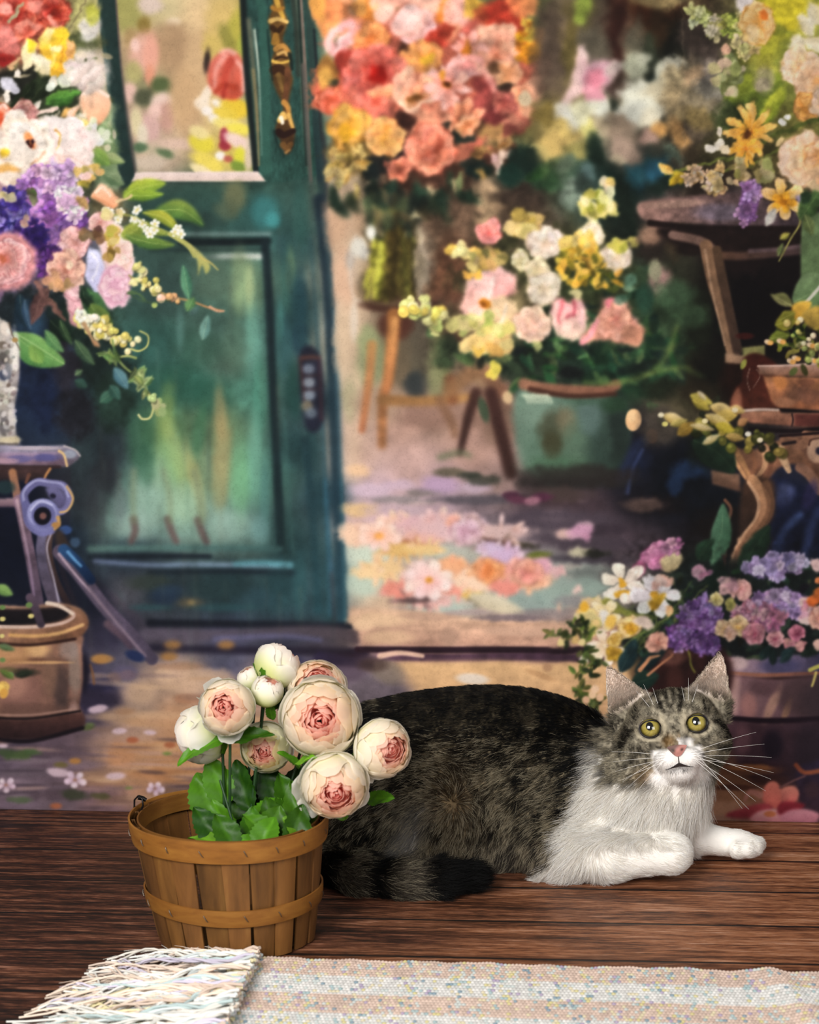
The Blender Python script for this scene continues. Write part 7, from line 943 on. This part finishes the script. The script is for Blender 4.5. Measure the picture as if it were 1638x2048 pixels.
# the surface
S_ = DF < 0; corners = [(i, j, k) for i in (0, 1) for j in (0, 1) for k in (0, 1)]; nc = tuple(n3-1)
sub = lambda A, c: A[c[0]:c[0]+nc[0], c[1]:c[1]+nc[1], c[2]:c[2]+nc[2]]
cnt = sum(sub(S_, c).astype(np.int8) for c in corners); act = (cnt > 0) & (cnt < 8); ai = np.argwhere(act); pos = np.zeros((len(ai), 3)); wsum = np.zeros(len(ai))
for a in range(8):
    for b2 in range(a+1, 8):
        ca, cb = np.array(corners[a]), np.array(corners[b2])
        if np.abs(ca-cb).sum() != 1: continue
        da, db = DF[tuple((ai+ca).T)], DF[tuple((ai+cb).T)]; x = (da < 0) != (db < 0); t = np.where(x, da/np.where(x, da-db, 1), 0)
        pos += np.where(x[:, None], ai+ca+(cb-ca)*t[:, None], 0); wsum += x
pos = lo+pos/wsum[:, None]*GS; vid = np.full(nc, -1, np.int64); vid[tuple(ai.T)] = np.arange(len(ai)); quads = []
for axn in range(3):
    o1, o2 = [(1, 2), (2, 0), (0, 1)][axn]; A = S_; sl0 = [slice(None)]*3; sl1 = [slice(None)]*3; sl0[axn] = slice(0, -1); sl1[axn] = slice(1, None); x = A[tuple(sl0)] != A[tuple(sl1)]
    e = np.argwhere(x); e = e[(e[:, o1] > 0) & (e[:, o2] > 0) & (e[:, o1] < nc[o1]) & (e[:, o2] < nc[o2])]; ins = A[tuple(e.T)]
    def vi(d1, d2): q = e.copy(); q[:, o1] -= d1; q[:, o2] -= d2; return vid[tuple(q.T)]
    Q = np.stack([vi(1, 1), vi(0, 1), vi(0, 0), vi(1, 0)], 1); Q[~ins] = Q[~ins][:, ::-1]; quads.append(Q[(Q >= 0).all(1)])
quads = np.concatenate(quads)
# smoothed a little, tangled cells relaxed
nb = np.concatenate([quads[:, [0, 1]], quads[:, [1, 2]], quads[:, [2, 3]], quads[:, [3, 0]]]); 
for it in range(2):
    acc = np.zeros_like(pos); n_ = np.zeros(len(pos)); np.add.at(acc, nb[:, 0], pos[nb[:, 1]]); np.add.at(acc, nb[:, 1], pos[nb[:, 0]]); np.add.at(n_, nb[:, 0], 1); np.add.at(n_, nb[:, 1], 1); pos = pos*.55+.45*acc/np.maximum(n_, 1)[:, None]
fn = np.cross(pos[quads[:, 2]]-pos[quads[:, 0]], pos[quads[:, 3]]-pos[quads[:, 1]]); VN = np.zeros_like(pos)
for i in range(4): np.add.at(VN, quads[:, i], fn)
VN /= np.linalg.norm(VN, axis=1)[:, None]+1e-12
# ------------------------------------------------------------------ coat: colour, length and lie of the fur for any place of the skin
def sm01(x, a, b_): t = np.clip((x-a)/(b_-a), 0, 1); return t*t*(3-2*t)
NZ = [vnoise(400, 400, c_, sd_, o_) for c_, sd_, o_ in ((26, 11, 3), (9, 12, 2), (5, 13, 2), (16, 14, 3))]
def nz(i, a, b_): return NZ[i][(np.abs(b_).astype(int)) % 400, (np.abs(a).astype(int)) % 400]
hc_ = lambda s: np.array(hexl(s))
def seg(x, y, a, b_, w0, w1):
    a, b_ = np.array(a), np.array(b_); d = b_-a; t = np.clip(((x-a[0])*d[0]+(y-a[1])*d[1])/(d@d), 0, 1); return np.clip(1.5-np.hypot(x-a[0]-t*d[0], y-a[1]-t*d[1])/(w0+(w1-w0)*t), 0, 1)
def projxy(p):
    w_ = CP*p[:, 1]-SP*(p[:, 2]-CAMZ); return 819+FPX*p[:, 0]/w_, 1024-FPX*(SP*p[:, 1]+CP*(p[:, 2]-CAMZ))/w_
XC = lambda px: (px-819)/2410.
def coat(p, nrm):
    """colour at the middle of a hair, share of pale tip, length (m), lie (unit), lift, thickness, density"""
    n_ = len(p); q = hl(p); x, y, z = q.T; X, Y, Z = p[:, 0], p[:, 1], p[:, 2]; ax_ = np.abs(x)
    head = sm01(-np.maximum(np.maximum(-4.5-y+.15*ax_, ax_-6.2), -3.2-z), -.4, .6)*(q[:, 1] > -4.9)*(X > XC(1180))
    # ---- trunk
    along = X*1000; u, v = X*1000, Z*1000
    warp = nz(0, u*1.2+40, v*1.2+90)*16; stripe = .5+.5*np.sin((u*.9+v*.25+warp*1.6)*.165); fleck = nz(1, u*4+1000, v*2.2+600)+.8*nz(2, u*6+300, v*4+100)
    dorsal = sm01(Z, .100, .121)*sm01(X, -.06, 0)
    t = np.clip(.52+.50*(stripe-.5)+1.25*fleck-.42*sm01(Z, .055, .112)-.45*sm01(X, XC(1050), XC(1150))*sm01(Z, .06, .095)-.15*sm01(-X, -XC(880), -XC(720)), 0, 1)
    C = hc_('0b0a08')*(1-t[:, None])+hc_('8a7c63')*t[:, None]
    rust = np.exp(-((X-XC(905))/.022)**2-((Z-.060)/.040)**2); C = C*(1-.5*rust[:, None])+hc_('5a4226')*(.5*rust[:, None])*(0.5+t[:, None])
    low = sm01(-Z, -.045, -.008)*sm01(X, XC(880), XC(1010)); C = C*(1-.55*low[:, None])+hc_('8a7f74')*(.55*low*(.6+.5*t))[:, None]
    C *= (1-.80*dorsal)[:, None]; tipk = .85*np.clip(t, 0, 1)**1.5*(1-dorsal)
    # dark rump, pale patch over the hind foot
    rump = sm01(-X, -XC(880), -XC(700)); C = C*(1-.45*rump[:, None])
    pale = np.exp(-((X-XC(815)-.35*(Z-.03))/.011)**2-((Z-.036)/.018)**2)*(Y < 1.72); C = C*(1-.75*pale[:, None])+hc_('b9b4ae')*(.75*pale[:, None])
    # ---- tail
    dt = np.full(n_, 9.); tt = np.zeros(n_)
    for i in range(5):
        a, d = TAIL[i], TAIL[i+1]-TAIL[i]; s_ = np.clip(((p-a)@d)/(d@d), 0, 1); dd = np.linalg.norm(p-a-s_[:, None]*d, axis=1); k = dd < dt; dt[k] = dd[k]; tt[k] = i+s_[k]
    tail = sm01(-dt, -.021, -.016)*(Y < 1.664)*(X < XC(1000)); ring = np.clip(.5+.75*np.sin(tt*4.3+.4+1.2*nz(2, u*6, v*6)), 0, 1)*sm01(-tt, -4.0, -3.4)
    Ct = hc_('0a0908')*(1-ring[:, None])+hc_('5f564a')*ring[:, None]*(.6+.6*np.clip(.5+nz(1, u*5, v*5), 0, 1))[:, None]; C = C*(1-tail[:, None])+Ct*tail[:, None]; tipk = tipk*(1-tail)+.3*ring*tail
    # ---- white chest, forelegs
    edge = XC(np.interp(Z, [0, .015, .045, .066, .098], [1078, 1090, 1124, 1160, 1186]))+.006*nz(1, u*3, v*3)+.005*nz(0, u*2, v*5)
    wh = sm01(X, edge-.004, edge+.004)*(1-head)*sm01(-Z, -.106, -.097); white = hc_('f6f1e9')
    C = C*(1-wh[:, None])+white*wh[:, None]*(1+.04*fleck[:, None]); tipk = tipk*(1-wh)+.2*wh
    # ---- head
    agt = np.clip(.52+.75*(nz(1, x*30+900, y*22+700)+.7*nz(2, x*50+200, y*40+900)), 0, 1)
    H = hc_('2b2721')*(1-agt[:, None])+hc_('a59b86')*agt[:, None]
    H = H*(1+.12*sm01(y, -2, 2))[:, None]
    dk = np.zeros(n_)
    for sg in (-1, 1):
        w_ = nz(2, x*40, y*40)*.12
        for a, b_, w0, w1, s_ in (((.62*sg, 1.55), (.95*sg, 2.5), .16, .22, 1), ((.95*sg, 2.5), (1.05*sg, 3.6), .24, .30, .9), ((.22*sg, 2.1), (.42*sg, 3.6), .15, .24, .85), ((1.75*sg, 1.95), (2.0*sg, 3.3), .18, .3, .55), ((2.7*sg, .55), (3.6*sg, .35), .15, .24, 1), ((3.6*sg, .35), (4.5*sg, -.7), .26, .34, 1), ((2.3*sg, -1.35), (3.6*sg, -1.75), .12, .22, .6), ((3.3*sg, -1.5), (4.4*sg, -2.4), .22, .32, .75), ((1.05*sg, -.25), (.75*sg, -1.2), .16, .12, .8), ((2.6*sg, -2.6), (3.6*sg, -3.2), .16, .3, .45), ((2.2*sg, 1.3), (3.4*sg, 1.6), .12, .2, .4)):
            dk = np.maximum(dk, s_*seg(x+w_, y+w_, a, b_, w0, w1))
    H = H*(1-.92*dk[:, None])+hc_('0e0b09')*(.92*dk[:, None])
    ey = np.minimum(np.hypot((x-1.88)/1.30, (y-.34)/1.04), np.hypot((x+1.88)/1.30, (y-.34)/1.04)); pr = np.exp(-((ey-.92)/.10)**2)*(z > 0)*(.35+.65*(y < .6)); H = H*(1-.62*pr[:, None])+hc_('cdbfa2')*(.62*pr[:, None])
    inn = np.exp(-((ax_-.95)/.25)**2-((y-.75)/.55)**2)*.5; H = H*(1-inn[:, None])+hc_('d2c4a6')*inn[:, None]
    tan = np.exp(-((ax_-.55)/.5)**2-((y+.85)/.5)**2)*(x < .35)*.75+np.exp(-((x+2.6)/1.0)**2-((y+3.5)/.7)**2)*.65; H = H*(1-tan[:, None])+hc_('9a7648')*tan[:, None]*(.6+.7*agt[:, None])
    mz = sm01(-y, 1.30, 1.62)*sm01(2.05-ax_-.35*np.clip(-y-3.0, 0, 3)+.10*nz(2, x*40, y*30), -.15, .25)*(z > -.6)
    mz = np.maximum(mz, sm01(.30+.62*(x > 0)-np.abs(x-.45), -.1, .2)*sm01(-y, .55, .95)*(x > .1)*.85); mz = np.maximum(mz, sm01(-y, 3.0, 3.5)*sm01(2.5-ax_, -.3, .5))
    H = H*(1-mz[:, None])+hc_('f8f3ee')*mz[:, None]
    lip = np.exp(-((y+3.02+.12*ax_)/.20)**2)*(z > 1.6)*np.clip(1.5-ax_*1.2, 0, 1); H = H*(1-.85*lip[:, None])+hc_('2c2421')*(.85*lip[:, None])
    # ears
    inside = np.zeros(n_); earm = np.zeros(n_); erim = np.zeros(n_); lie_e = np.zeros((n_, 3))
    for sg in (-1, 1):
        base, tip = EAR[sg]; a = tip-base; L_ = np.linalg.norm(a); a = a/L_; f = np.array((sg*.38, -.05, 1.0)); f -= a*(f@a); f /= np.linalg.norm(f); sd = np.cross(a, f); r_ = q-base; t_ = r_@a/L_; k = (t_ > .02)*(x*sg > 1.2)*(np.abs(r_@sd) < 2.5)*(y > 2.0); m_ = k*sm01(t_, .02, .25); fr_ = (nrm@(f@HM)) > .12
        earm = np.maximum(earm, m_); inside = np.maximum(inside, m_*fr_); wd = 1.95*np.clip(1-np.clip(t_, 0, 1)**1.15, 0, 1)**.8+.1; erim = np.maximum(erim, m_*sm01(np.abs(r_@sd)/wd, .82, .97)); lie_e += (k[:, None]*(a*.75+sd*(sg*-.55)*1.0)[None])
    Ein = hc_('f0dccc')*(.9+.15*agt[:, None]); Eout = hc_('8a7a64')*(.6+.6*agt[:, None]); H = H*(1-earm[:, None])+(Ein*inside[:, None]+Eout*(1-inside[:, None]))*earm[:, None]; tuft = inside*(sm01(y, 2.6, 3.3))*(nz(2, x*60, y*60) > -.4)*sm01(-y, -5.4, -3.0); H = H*(1-.5*tuft[:, None])+hc_('f0e6da')*(.5*tuft[:, None]); H = H*(1-.5*erim[:, None])+hc_('c9bda4')*(.5*erim[:, None])
    C = C*(1-head[:, None])+H*head[:, None]; tipk = tipk*(1-head)+head*(.5*agt*(1-dk)*(1-mz)*(1-inside)+.05)
    # ---- length and lie
    paw = sm01(-np.minimum(np.linalg.norm(p-bd(1352, 1706, 1.655), axis=1)-.02, np.linalg.norm(p-bd(1480, 1690, 1.703), axis=1)-.03), -.012, 0)
    fore = sm01(X, XC(1375), XC(1395))*(Z < .05)
    Ln = .0125*(1-wh)+.019*wh; Ln = Ln*(1-.72*np.maximum(paw, fore)); Ln = np.where(tail > .5, .014, Ln); arm = wh*sm01(-Z, -.042, -.034)*sm01(-Y, -1.672, -1.658)*sm01(X, XC(1130), XC(1220)); Ln = Ln*(1-.64*arm*(1-paw)); Ln = Ln*(1-.45*dorsal)
    Lh = .0075*(1-.55*sm01(z, .3, 2.4))+.003*sm01(-y, 2.2, 3.6)*(ax_ > 1.3); Lh = Lh*(1+.25*mz); Lh = Lh*(1-.35*pr); Lh = Lh*(1-earm)+earm*(.0034+.006*inside*sm01(5.0-y, 0, 3))*(1-.5*erim); Ln = Ln*(1-head)+Lh*head
    lie = np.stack([np.full(n_, -1.0), np.zeros(n_), -.45-.9*sm01(-Z, -.08, -.02)], 1)
    hip = np.stack([(X-XC(905)), np.zeros(n_), (Z-.060)], 1)/.035; hw_ = np.exp(-(hip**2).sum(1)); lie = lie*(1-hw_[:, None])+hip*hw_[:, None]*.8
    lw = np.stack([-.55-.5*sm01(-X, -XC(1290), -XC(1160)), np.zeros(n_), np.full(n_, -.9)], 1); la = np.stack([np.full(n_, .9), np.zeros(n_), np.full(n_, -.25)], 1); mm = np.maximum(arm, np.maximum(paw, fore))[:, None]; lw = lw*(1-mm)+la*mm; lie = lie*(1-wh[:, None])+lw*wh[:, None]
    ti = np.clip(tt.astype(int), 0, 4); tdir = (TAIL[1:]-TAIL[:-1])[ti]; tdir = tdir/np.linalg.norm(tdir, axis=1)[:, None]; lie = lie*(1-tail[:, None])+tdir*tail[:, None]
    hr = np.stack([x, (y+1.5)*np.where(y > -1.5, 1.0, 1.0), -1.1-.3*np.abs(z)], 1); hr /= np.linalg.norm(hr, axis=1)[:, None]; br = (np.exp(-(x/.75)**2)*(y > -1.4))[:, None]; hr = hr*(1-br)+np.array((0, 1, -.3))*br; hr = hr*(1-earm[:, None])+lie_e*earm[:, None]
    lie = lie*(1-head[:, None])+(hr@HM)*head[:, None]
    lift = np.where(head > .5, .30, .34)*(1-.6*np.maximum(np.maximum(paw, fore), arm)); lift = lift+.35*inside*head
    th = np.where(head > .5, .000085, .00013)*(1-.1*wh); dens = np.where(head > .5, 3.0, 1.0)*(1+.5*np.maximum(paw, fore)); dens = dens*(1+.25*wh)
    # bare: eyes, nose
    for sg in (-1, 1): dens = dens*(1-head*(np.hypot((x-EYE[sg][0])/.98, (y-EYE[sg][1])/.80) < 1)*(z > .6))
    dens = dens*(1-head*(((x/.62)**2+((y+1.70)/.44)**2 < 1) & (z > 2.8)))
    return np.clip(C, .002, 1), tipk, Ln, lie, lift, th, dens, wh*(1-head)+head*mz
VC = coat(pos, VN)
cat_m, nt, b = nmat('cat_skin', .9, attr='tint', spec=.05)
Csk = VC[0]*.85; q_ = hl(pos)
cat = link('cat', mesh_np('cat', pos, quads, np.clip(Csk, 0, 1)), cat_m); tag(cat, 'brown tabby cat with white chest and paws lying on the boards, looking up', 'cat')
# ------------------------------------------------------------------ fur
rh = np.random.RandomState(21); view = np.array((0, 0, CAMZ))
tri = np.concatenate([quads[:, [0, 1, 2]], quads[:, [0, 2, 3]]]); A_, B_, C_ = pos[tri[:, 0]], pos[tri[:, 1]], pos[tri[:, 2]]; ar = np.linalg.norm(np.cross(B_-A_, C_-A_), axis=1)/2; cen = (A_+B_+C_)/3
tn = VN[tri].mean(1); tn /= np.linalg.norm(tn, axis=1)[:, None]+1e-9; vd = view-cen; vd /= np.linalg.norm(vd, axis=1)[:, None]; fc = (tn*vd).sum(1)
wt_ = ar*VC[6][tri].mean(1)*np.where(fc > -.30, 1.0, .25)*(cen[:, 2] > .002); NH = 250000
ti = rh.choice(len(tri), NH, p=wt_/wt_.sum()); r1, r2 = rh.rand(NH), rh.rand(NH); fl = r1+r2 > 1; r1[fl], r2[fl] = 1-r1[fl], 1-r2[fl]
root = A_[ti]+(B_-A_)[ti]*r1[:, None]+(C_-A_)[ti]*r2[:, None]; bn = VN[tri[ti, 0]]*(1-r1-r2)[:, None]+VN[tri[ti, 1]]*r1[:, None]+VN[tri[ti, 2]]*r2[:, None]; bn /= np.linalg.norm(bn, axis=1)[:, None]+1e-9
K = coat(root, bn); keep = K[6] > .2; root, bn = root[keep], bn[keep]; K = [k[keep] for k in K]; NH = len(root)
lie = K[3]; tng = lie-bn*(lie*bn).sum(1)[:, None]; tng /= np.linalg.norm(tng, axis=1)[:, None]+1e-6
# neighbours lean together in tufts
tu = np.floor(root/np.where(K[7] > .5, .0055, .0045)[:, None]).astype(np.int64); hsh = (tu[:, 0]*73856093 ^ tu[:, 1]*19349663 ^ tu[:, 2]*83492791) & 0xffffff; tv = np.stack([((hsh >> s_) % 255)/127.-1 for s_ in (0, 7, 13)], 1)
short = np.clip(K[2]/.012, .3, 1)[:, None]; jt = (rh.normal(0, .16, (NH, 3))+tv*.28)*short; d = tng+bn*K[4][:, None]+jt; d /= np.linalg.norm(d, axis=1)[:, None]; lnr = K[2]*rh.uniform(.65, 1.15, NH); NP = 5
PT = np.zeros((NH, NP, 3)); p = root-bn*.0006; PT[:, 0] = p; grav = np.array((0, 0, -.10))
for j in range(1, NP):
    d = d-bn*(.10+.05*j)*np.clip((d*bn).sum(1), 0, 1)[:, None]+grav*.5*(j/NP)+rh.normal(0, .035, (NH, 3)); d /= np.linalg.norm(d, axis=1)[:, None]; p = p+d*(lnr/(NP-1))[:, None]; p[:, 2] = np.maximum(p[:, 2], .0006); PT[:, j] = p
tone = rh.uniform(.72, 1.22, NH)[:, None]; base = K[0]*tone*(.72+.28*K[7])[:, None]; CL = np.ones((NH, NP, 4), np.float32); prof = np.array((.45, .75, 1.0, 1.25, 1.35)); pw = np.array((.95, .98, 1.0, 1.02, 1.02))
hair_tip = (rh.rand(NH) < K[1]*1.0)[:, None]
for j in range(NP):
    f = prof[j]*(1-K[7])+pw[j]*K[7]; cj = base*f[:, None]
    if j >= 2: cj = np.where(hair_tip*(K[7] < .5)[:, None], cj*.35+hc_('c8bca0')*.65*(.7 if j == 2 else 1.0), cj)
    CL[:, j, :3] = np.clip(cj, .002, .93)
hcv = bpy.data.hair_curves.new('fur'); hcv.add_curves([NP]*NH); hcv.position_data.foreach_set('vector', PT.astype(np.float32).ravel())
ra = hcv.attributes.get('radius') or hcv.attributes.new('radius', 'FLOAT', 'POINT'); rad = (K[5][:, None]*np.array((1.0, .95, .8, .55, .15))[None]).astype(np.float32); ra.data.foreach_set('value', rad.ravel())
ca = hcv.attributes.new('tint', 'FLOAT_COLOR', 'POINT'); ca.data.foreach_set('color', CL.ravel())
fm = bpy.data.materials.new('cat_fur'); fm.use_nodes = True; nt = fm.node_tree; b = nt.nodes['Principled BSDF']; b.inputs['Roughness'].default_value = .55; b.inputs['Specular IOR Level'].default_value = .25
a_ = nd(nt, 'ShaderNodeAttribute'); a_.attribute_name = 'tint'; nt.links.new(a_.outputs['Color'], b.inputs['Base Color']); tr_ = nd(nt, 'ShaderNodeBsdfTranslucent'); nt.links.new(a_.outputs['Color'], tr_.inputs['Color']); ms = nd(nt, 'ShaderNodeMixShader'); ms.inputs[0].default_value = .46
nt.links.new(b.outputs[0], ms.inputs[1]); nt.links.new(tr_.outputs[0], ms.inputs[2]); nt.links.new(ms.outputs[0], nt.nodes['Material Output'].inputs['Surface'])
hcv.materials.append(fm); fur = bpy.data.objects.new('fur', hcv); col.objects.link(fur); fur.parent = cat
# ------------------------------------------------------------------ eyes, nose, whiskers
hp_ = hl(pos); hk = hp_[(hp_[:, 2] > .8) & (np.abs(hp_[:, 0]) < 3) & (hp_[:, 1] > -5) & (hp_[:, 1] < 1)]
def zs(x, y):
    """how far the skin of the face stands out at (x, y)"""
    d = np.hypot(hk[:, 0]-x, hk[:, 1]-y); k = d < .30; zz = hk[k, 2]; m_ = zz > zz.max()-.45; w_ = np.exp(-(d[k][m_]/.13)**2); return float((zz[m_]*w_).sum()/w_.sum())
gaze = np.array((-.05, .16, 1.0)); gaze /= np.linalg.norm(gaze)
em, nt, b = nmat('cat_eye', .04, attr='tint', spec=.6, Coat_Weight=1.0, Coat_Roughness=.02)
rim_m, _, _ = nmat('eyelid_rim', .45, hexl('15100e')); 
for sg in (-1, 1):
    c = EYE[sg]; r = 1.0; NL, NA = 60, 72; f = gaze; rx = np.cross((0, 1, 0), f); rx /= np.linalg.norm(rx); uy = np.cross(f, rx); P_, Cc = [], []
    rn2 = np.random.RandomState(3+sg)
    ray = rn2.rand(NA)
    for i in range(NL+1):
        th = math.pi*.62*i/NL; row, cr = [], []; rho = r*math.sin(th)
        for j in range(NA):
            a = j*6.28319/NA; lx, ly = rho*math.cos(a), rho*math.sin(a); row.append(hw(c+rx*lx+uy*ly+f*r*math.cos(th))); pd = math.hypot((lx+.03)/.28, (ly-.05)/.34); ir = math.hypot(lx, ly)/.80
            k = .82+.36*ray[(j*1+int(i*.3)) % NA]; ci = (hc_('9a8b40')*max(0, 1-abs(ir-.55)*1.6)+hc_('6e6229')*min(1, abs(ir-.55)*1.6))*k; ci = ci*(1-.8*sm01(ir, .74, 1.0))*(1-.35*sm01(-ir, -.5, -.3)); 
            if ir > 1: ci = hc_('16120f')*(1-min(1, (ir-1)*4))+hc_('5a5a6a')*min(1, (ir-1)*4)
            if pd < 1.12: ci = ci*max(0, (pd-1)/.12)+hc_('040404')*(1-max(0, (pd-1)/.12))
            cr.append(ci)
        P_.append(row); Cc.append(cr)
    mb = MB(); mb.grid(P_, closed_v=True, c=Cc); mb.build('eye', em, cat)
    mb = MB(); ring = []
    for j in range(64):
        a = j*6.28319/64; rxx, ryy = .88, (.66 if math.sin(a) > 0 else .70); xx, yy = rxx*math.cos(a), ryy*math.sin(a)
        if math.cos(a)*sg < -.7: xx *= 1.09; yy -= .16*(abs(math.cos(a))-.7)*3.3
        zz = math.sqrt(max(.02, 1.035**2-xx*xx-yy*yy)); ring.append(hw(c+np.array((xx, yy, zz))))
    N_ = len(ring); g = []
    for j in range(N_):
        t = Vector(ring[(j+1) % N_])-Vector(ring[j-1]); t.normalize(); o_ = Vector(hw((0, 0, 1)))-Vector(HC); o_.normalize(); s_ = t.cross(o_).normalized(); g.append([tuple(Vector(ring[j])+(o_*math.cos(k*1.0472)*.8+s_*math.sin(k*1.0472))*.00062) for k in range(6)])
    mb.grid(g, closed_u=True, closed_v=True); mb.build('eyelid', rim_m, cat)
nm, nt, b = nmat('nose_leather', .62, attr='tint', spec=.2)
mb = MB(); g, cs = [], []
for i in range(15):
    v = i/14; row, cr = [], []
    for j in range(17):
        u = -1+j/8; w = .76*(1-v)**.55*(.70+.30*math.cos(v*1.2))+.06; x = u*w; y = -1.30-.84*v-.10*(1-u*u)*(1-v)*-1; zz = max(zs(x*.9, y), zs(0, y)-.35*abs(u)**2)+.10*(1-u*u)*math.sin(min(1, v*1.2)*3.14)+.10
        nos = math.exp(-(((abs(u)-.62)/.22)**2+((v-.42)/.16)**2)); zz -= .07*nos; row.append(hw((x, y, zz))); c = hc_('c98a80')*(1-.3*v); c = c*(1-nos*.9)+hc_('1c1210')*nos*.9
        gk = float(np.clip((-u*.7+.05+(.45-v)*1.2)*2, 0, 1)); c = c*(1-gk*.8)+hc_('4c4844')*gk*.75; cr.append(c)
    g.append(row); cs.append(cr)
mb.grid(g, c=cs); mb.build('nose', nm, cat)
mm_, _, _ = nmat('lip_line', .6, hexl('241a18')); mb = MB(); F_ = lambda x, y, z: tuple(hw((x, y, z)))
ML = lambda x, y, e=.03: F_(x, y, zs(x, y)+e)
mb.tube([ML(0, -2.12), ML(0, -2.3), ML(0, -2.5), ML(0, -2.68)], .0003, .0005, 6)
for sg in (-1, 1): mb.tube([ML(0, -2.68), ML(.28*sg, -2.82), ML(.58*sg, -2.95), ML(.88*sg, -3.04), ML(1.12*sg, -3.08)], .0007, .0003, 6)
lp = []
for v_ in np.linspace(0, 1, 5): lp.append([ML(u_*.95, (-2.70-.34*abs(u_)**.8)*(1-v_)+(-2.94-.10*abs(u_))*v_, .10) for u_ in np.linspace(-1, 1, 17)])
mb.grid(lp); mb.build('mouth', mm_, cat)
wm, _, _ = nmat('whisker', .4, hexl('f4f0ea'), spec=.5)
WH = []
for sg, n_ in ((1, 9), (-1, 7)):
    for i in range(n_):
        y0 = -1.95-.13*(i % 4)-.02*i; x0 = sg*(.95+.16*(i // 4)+.1*(i % 3)); ang = (.22-.14*i)*1.0; Lw = (7.2-.35*abs(i-3)) if sg > 0 else (4.8-.2*i); dr = .9+.10*i
        WH.append(((x0, y0, zs(x0, y0)), sg, ang, Lw, dr))
for (s0, sg, ang, Lw, dr) in WH:
    pts = []
    for j in range(12):
        t = j/11; pts.append(hw((s0[0]+sg*Lw*t*math.cos(ang)*.92, s0[1]+Lw*t*math.sin(ang)-.10*dr*Lw*t*t*.5, s0[2]+.55*math.sin(t*1.8)-1.0*t*t)))
    mb = MB(); mb.tube(pts, .00016, .00005, 5); mb.build('whisker', wm, cat)
for x0, y0, dx_, dy_ in ((-1.25, 1.75, -.75, 2.3), (-1.45, 1.65, -1.2, 1.9), (-.95, 1.7, -.35, 2.0), (1.35, 1.75, .35, 2.4), (1.5, 1.65, .9, 1.9), (1.15, 1.7, -.1, 1.8)):
    mb = MB(); mb.tube([hw((x0+dx_*t, y0+dy_*t, 2.2+1.3*t-1.2*t*t)) for t in np.linspace(0, 1, 9)], .00017, .00005, 5); mb.build('brow_whisker', wm, cat)
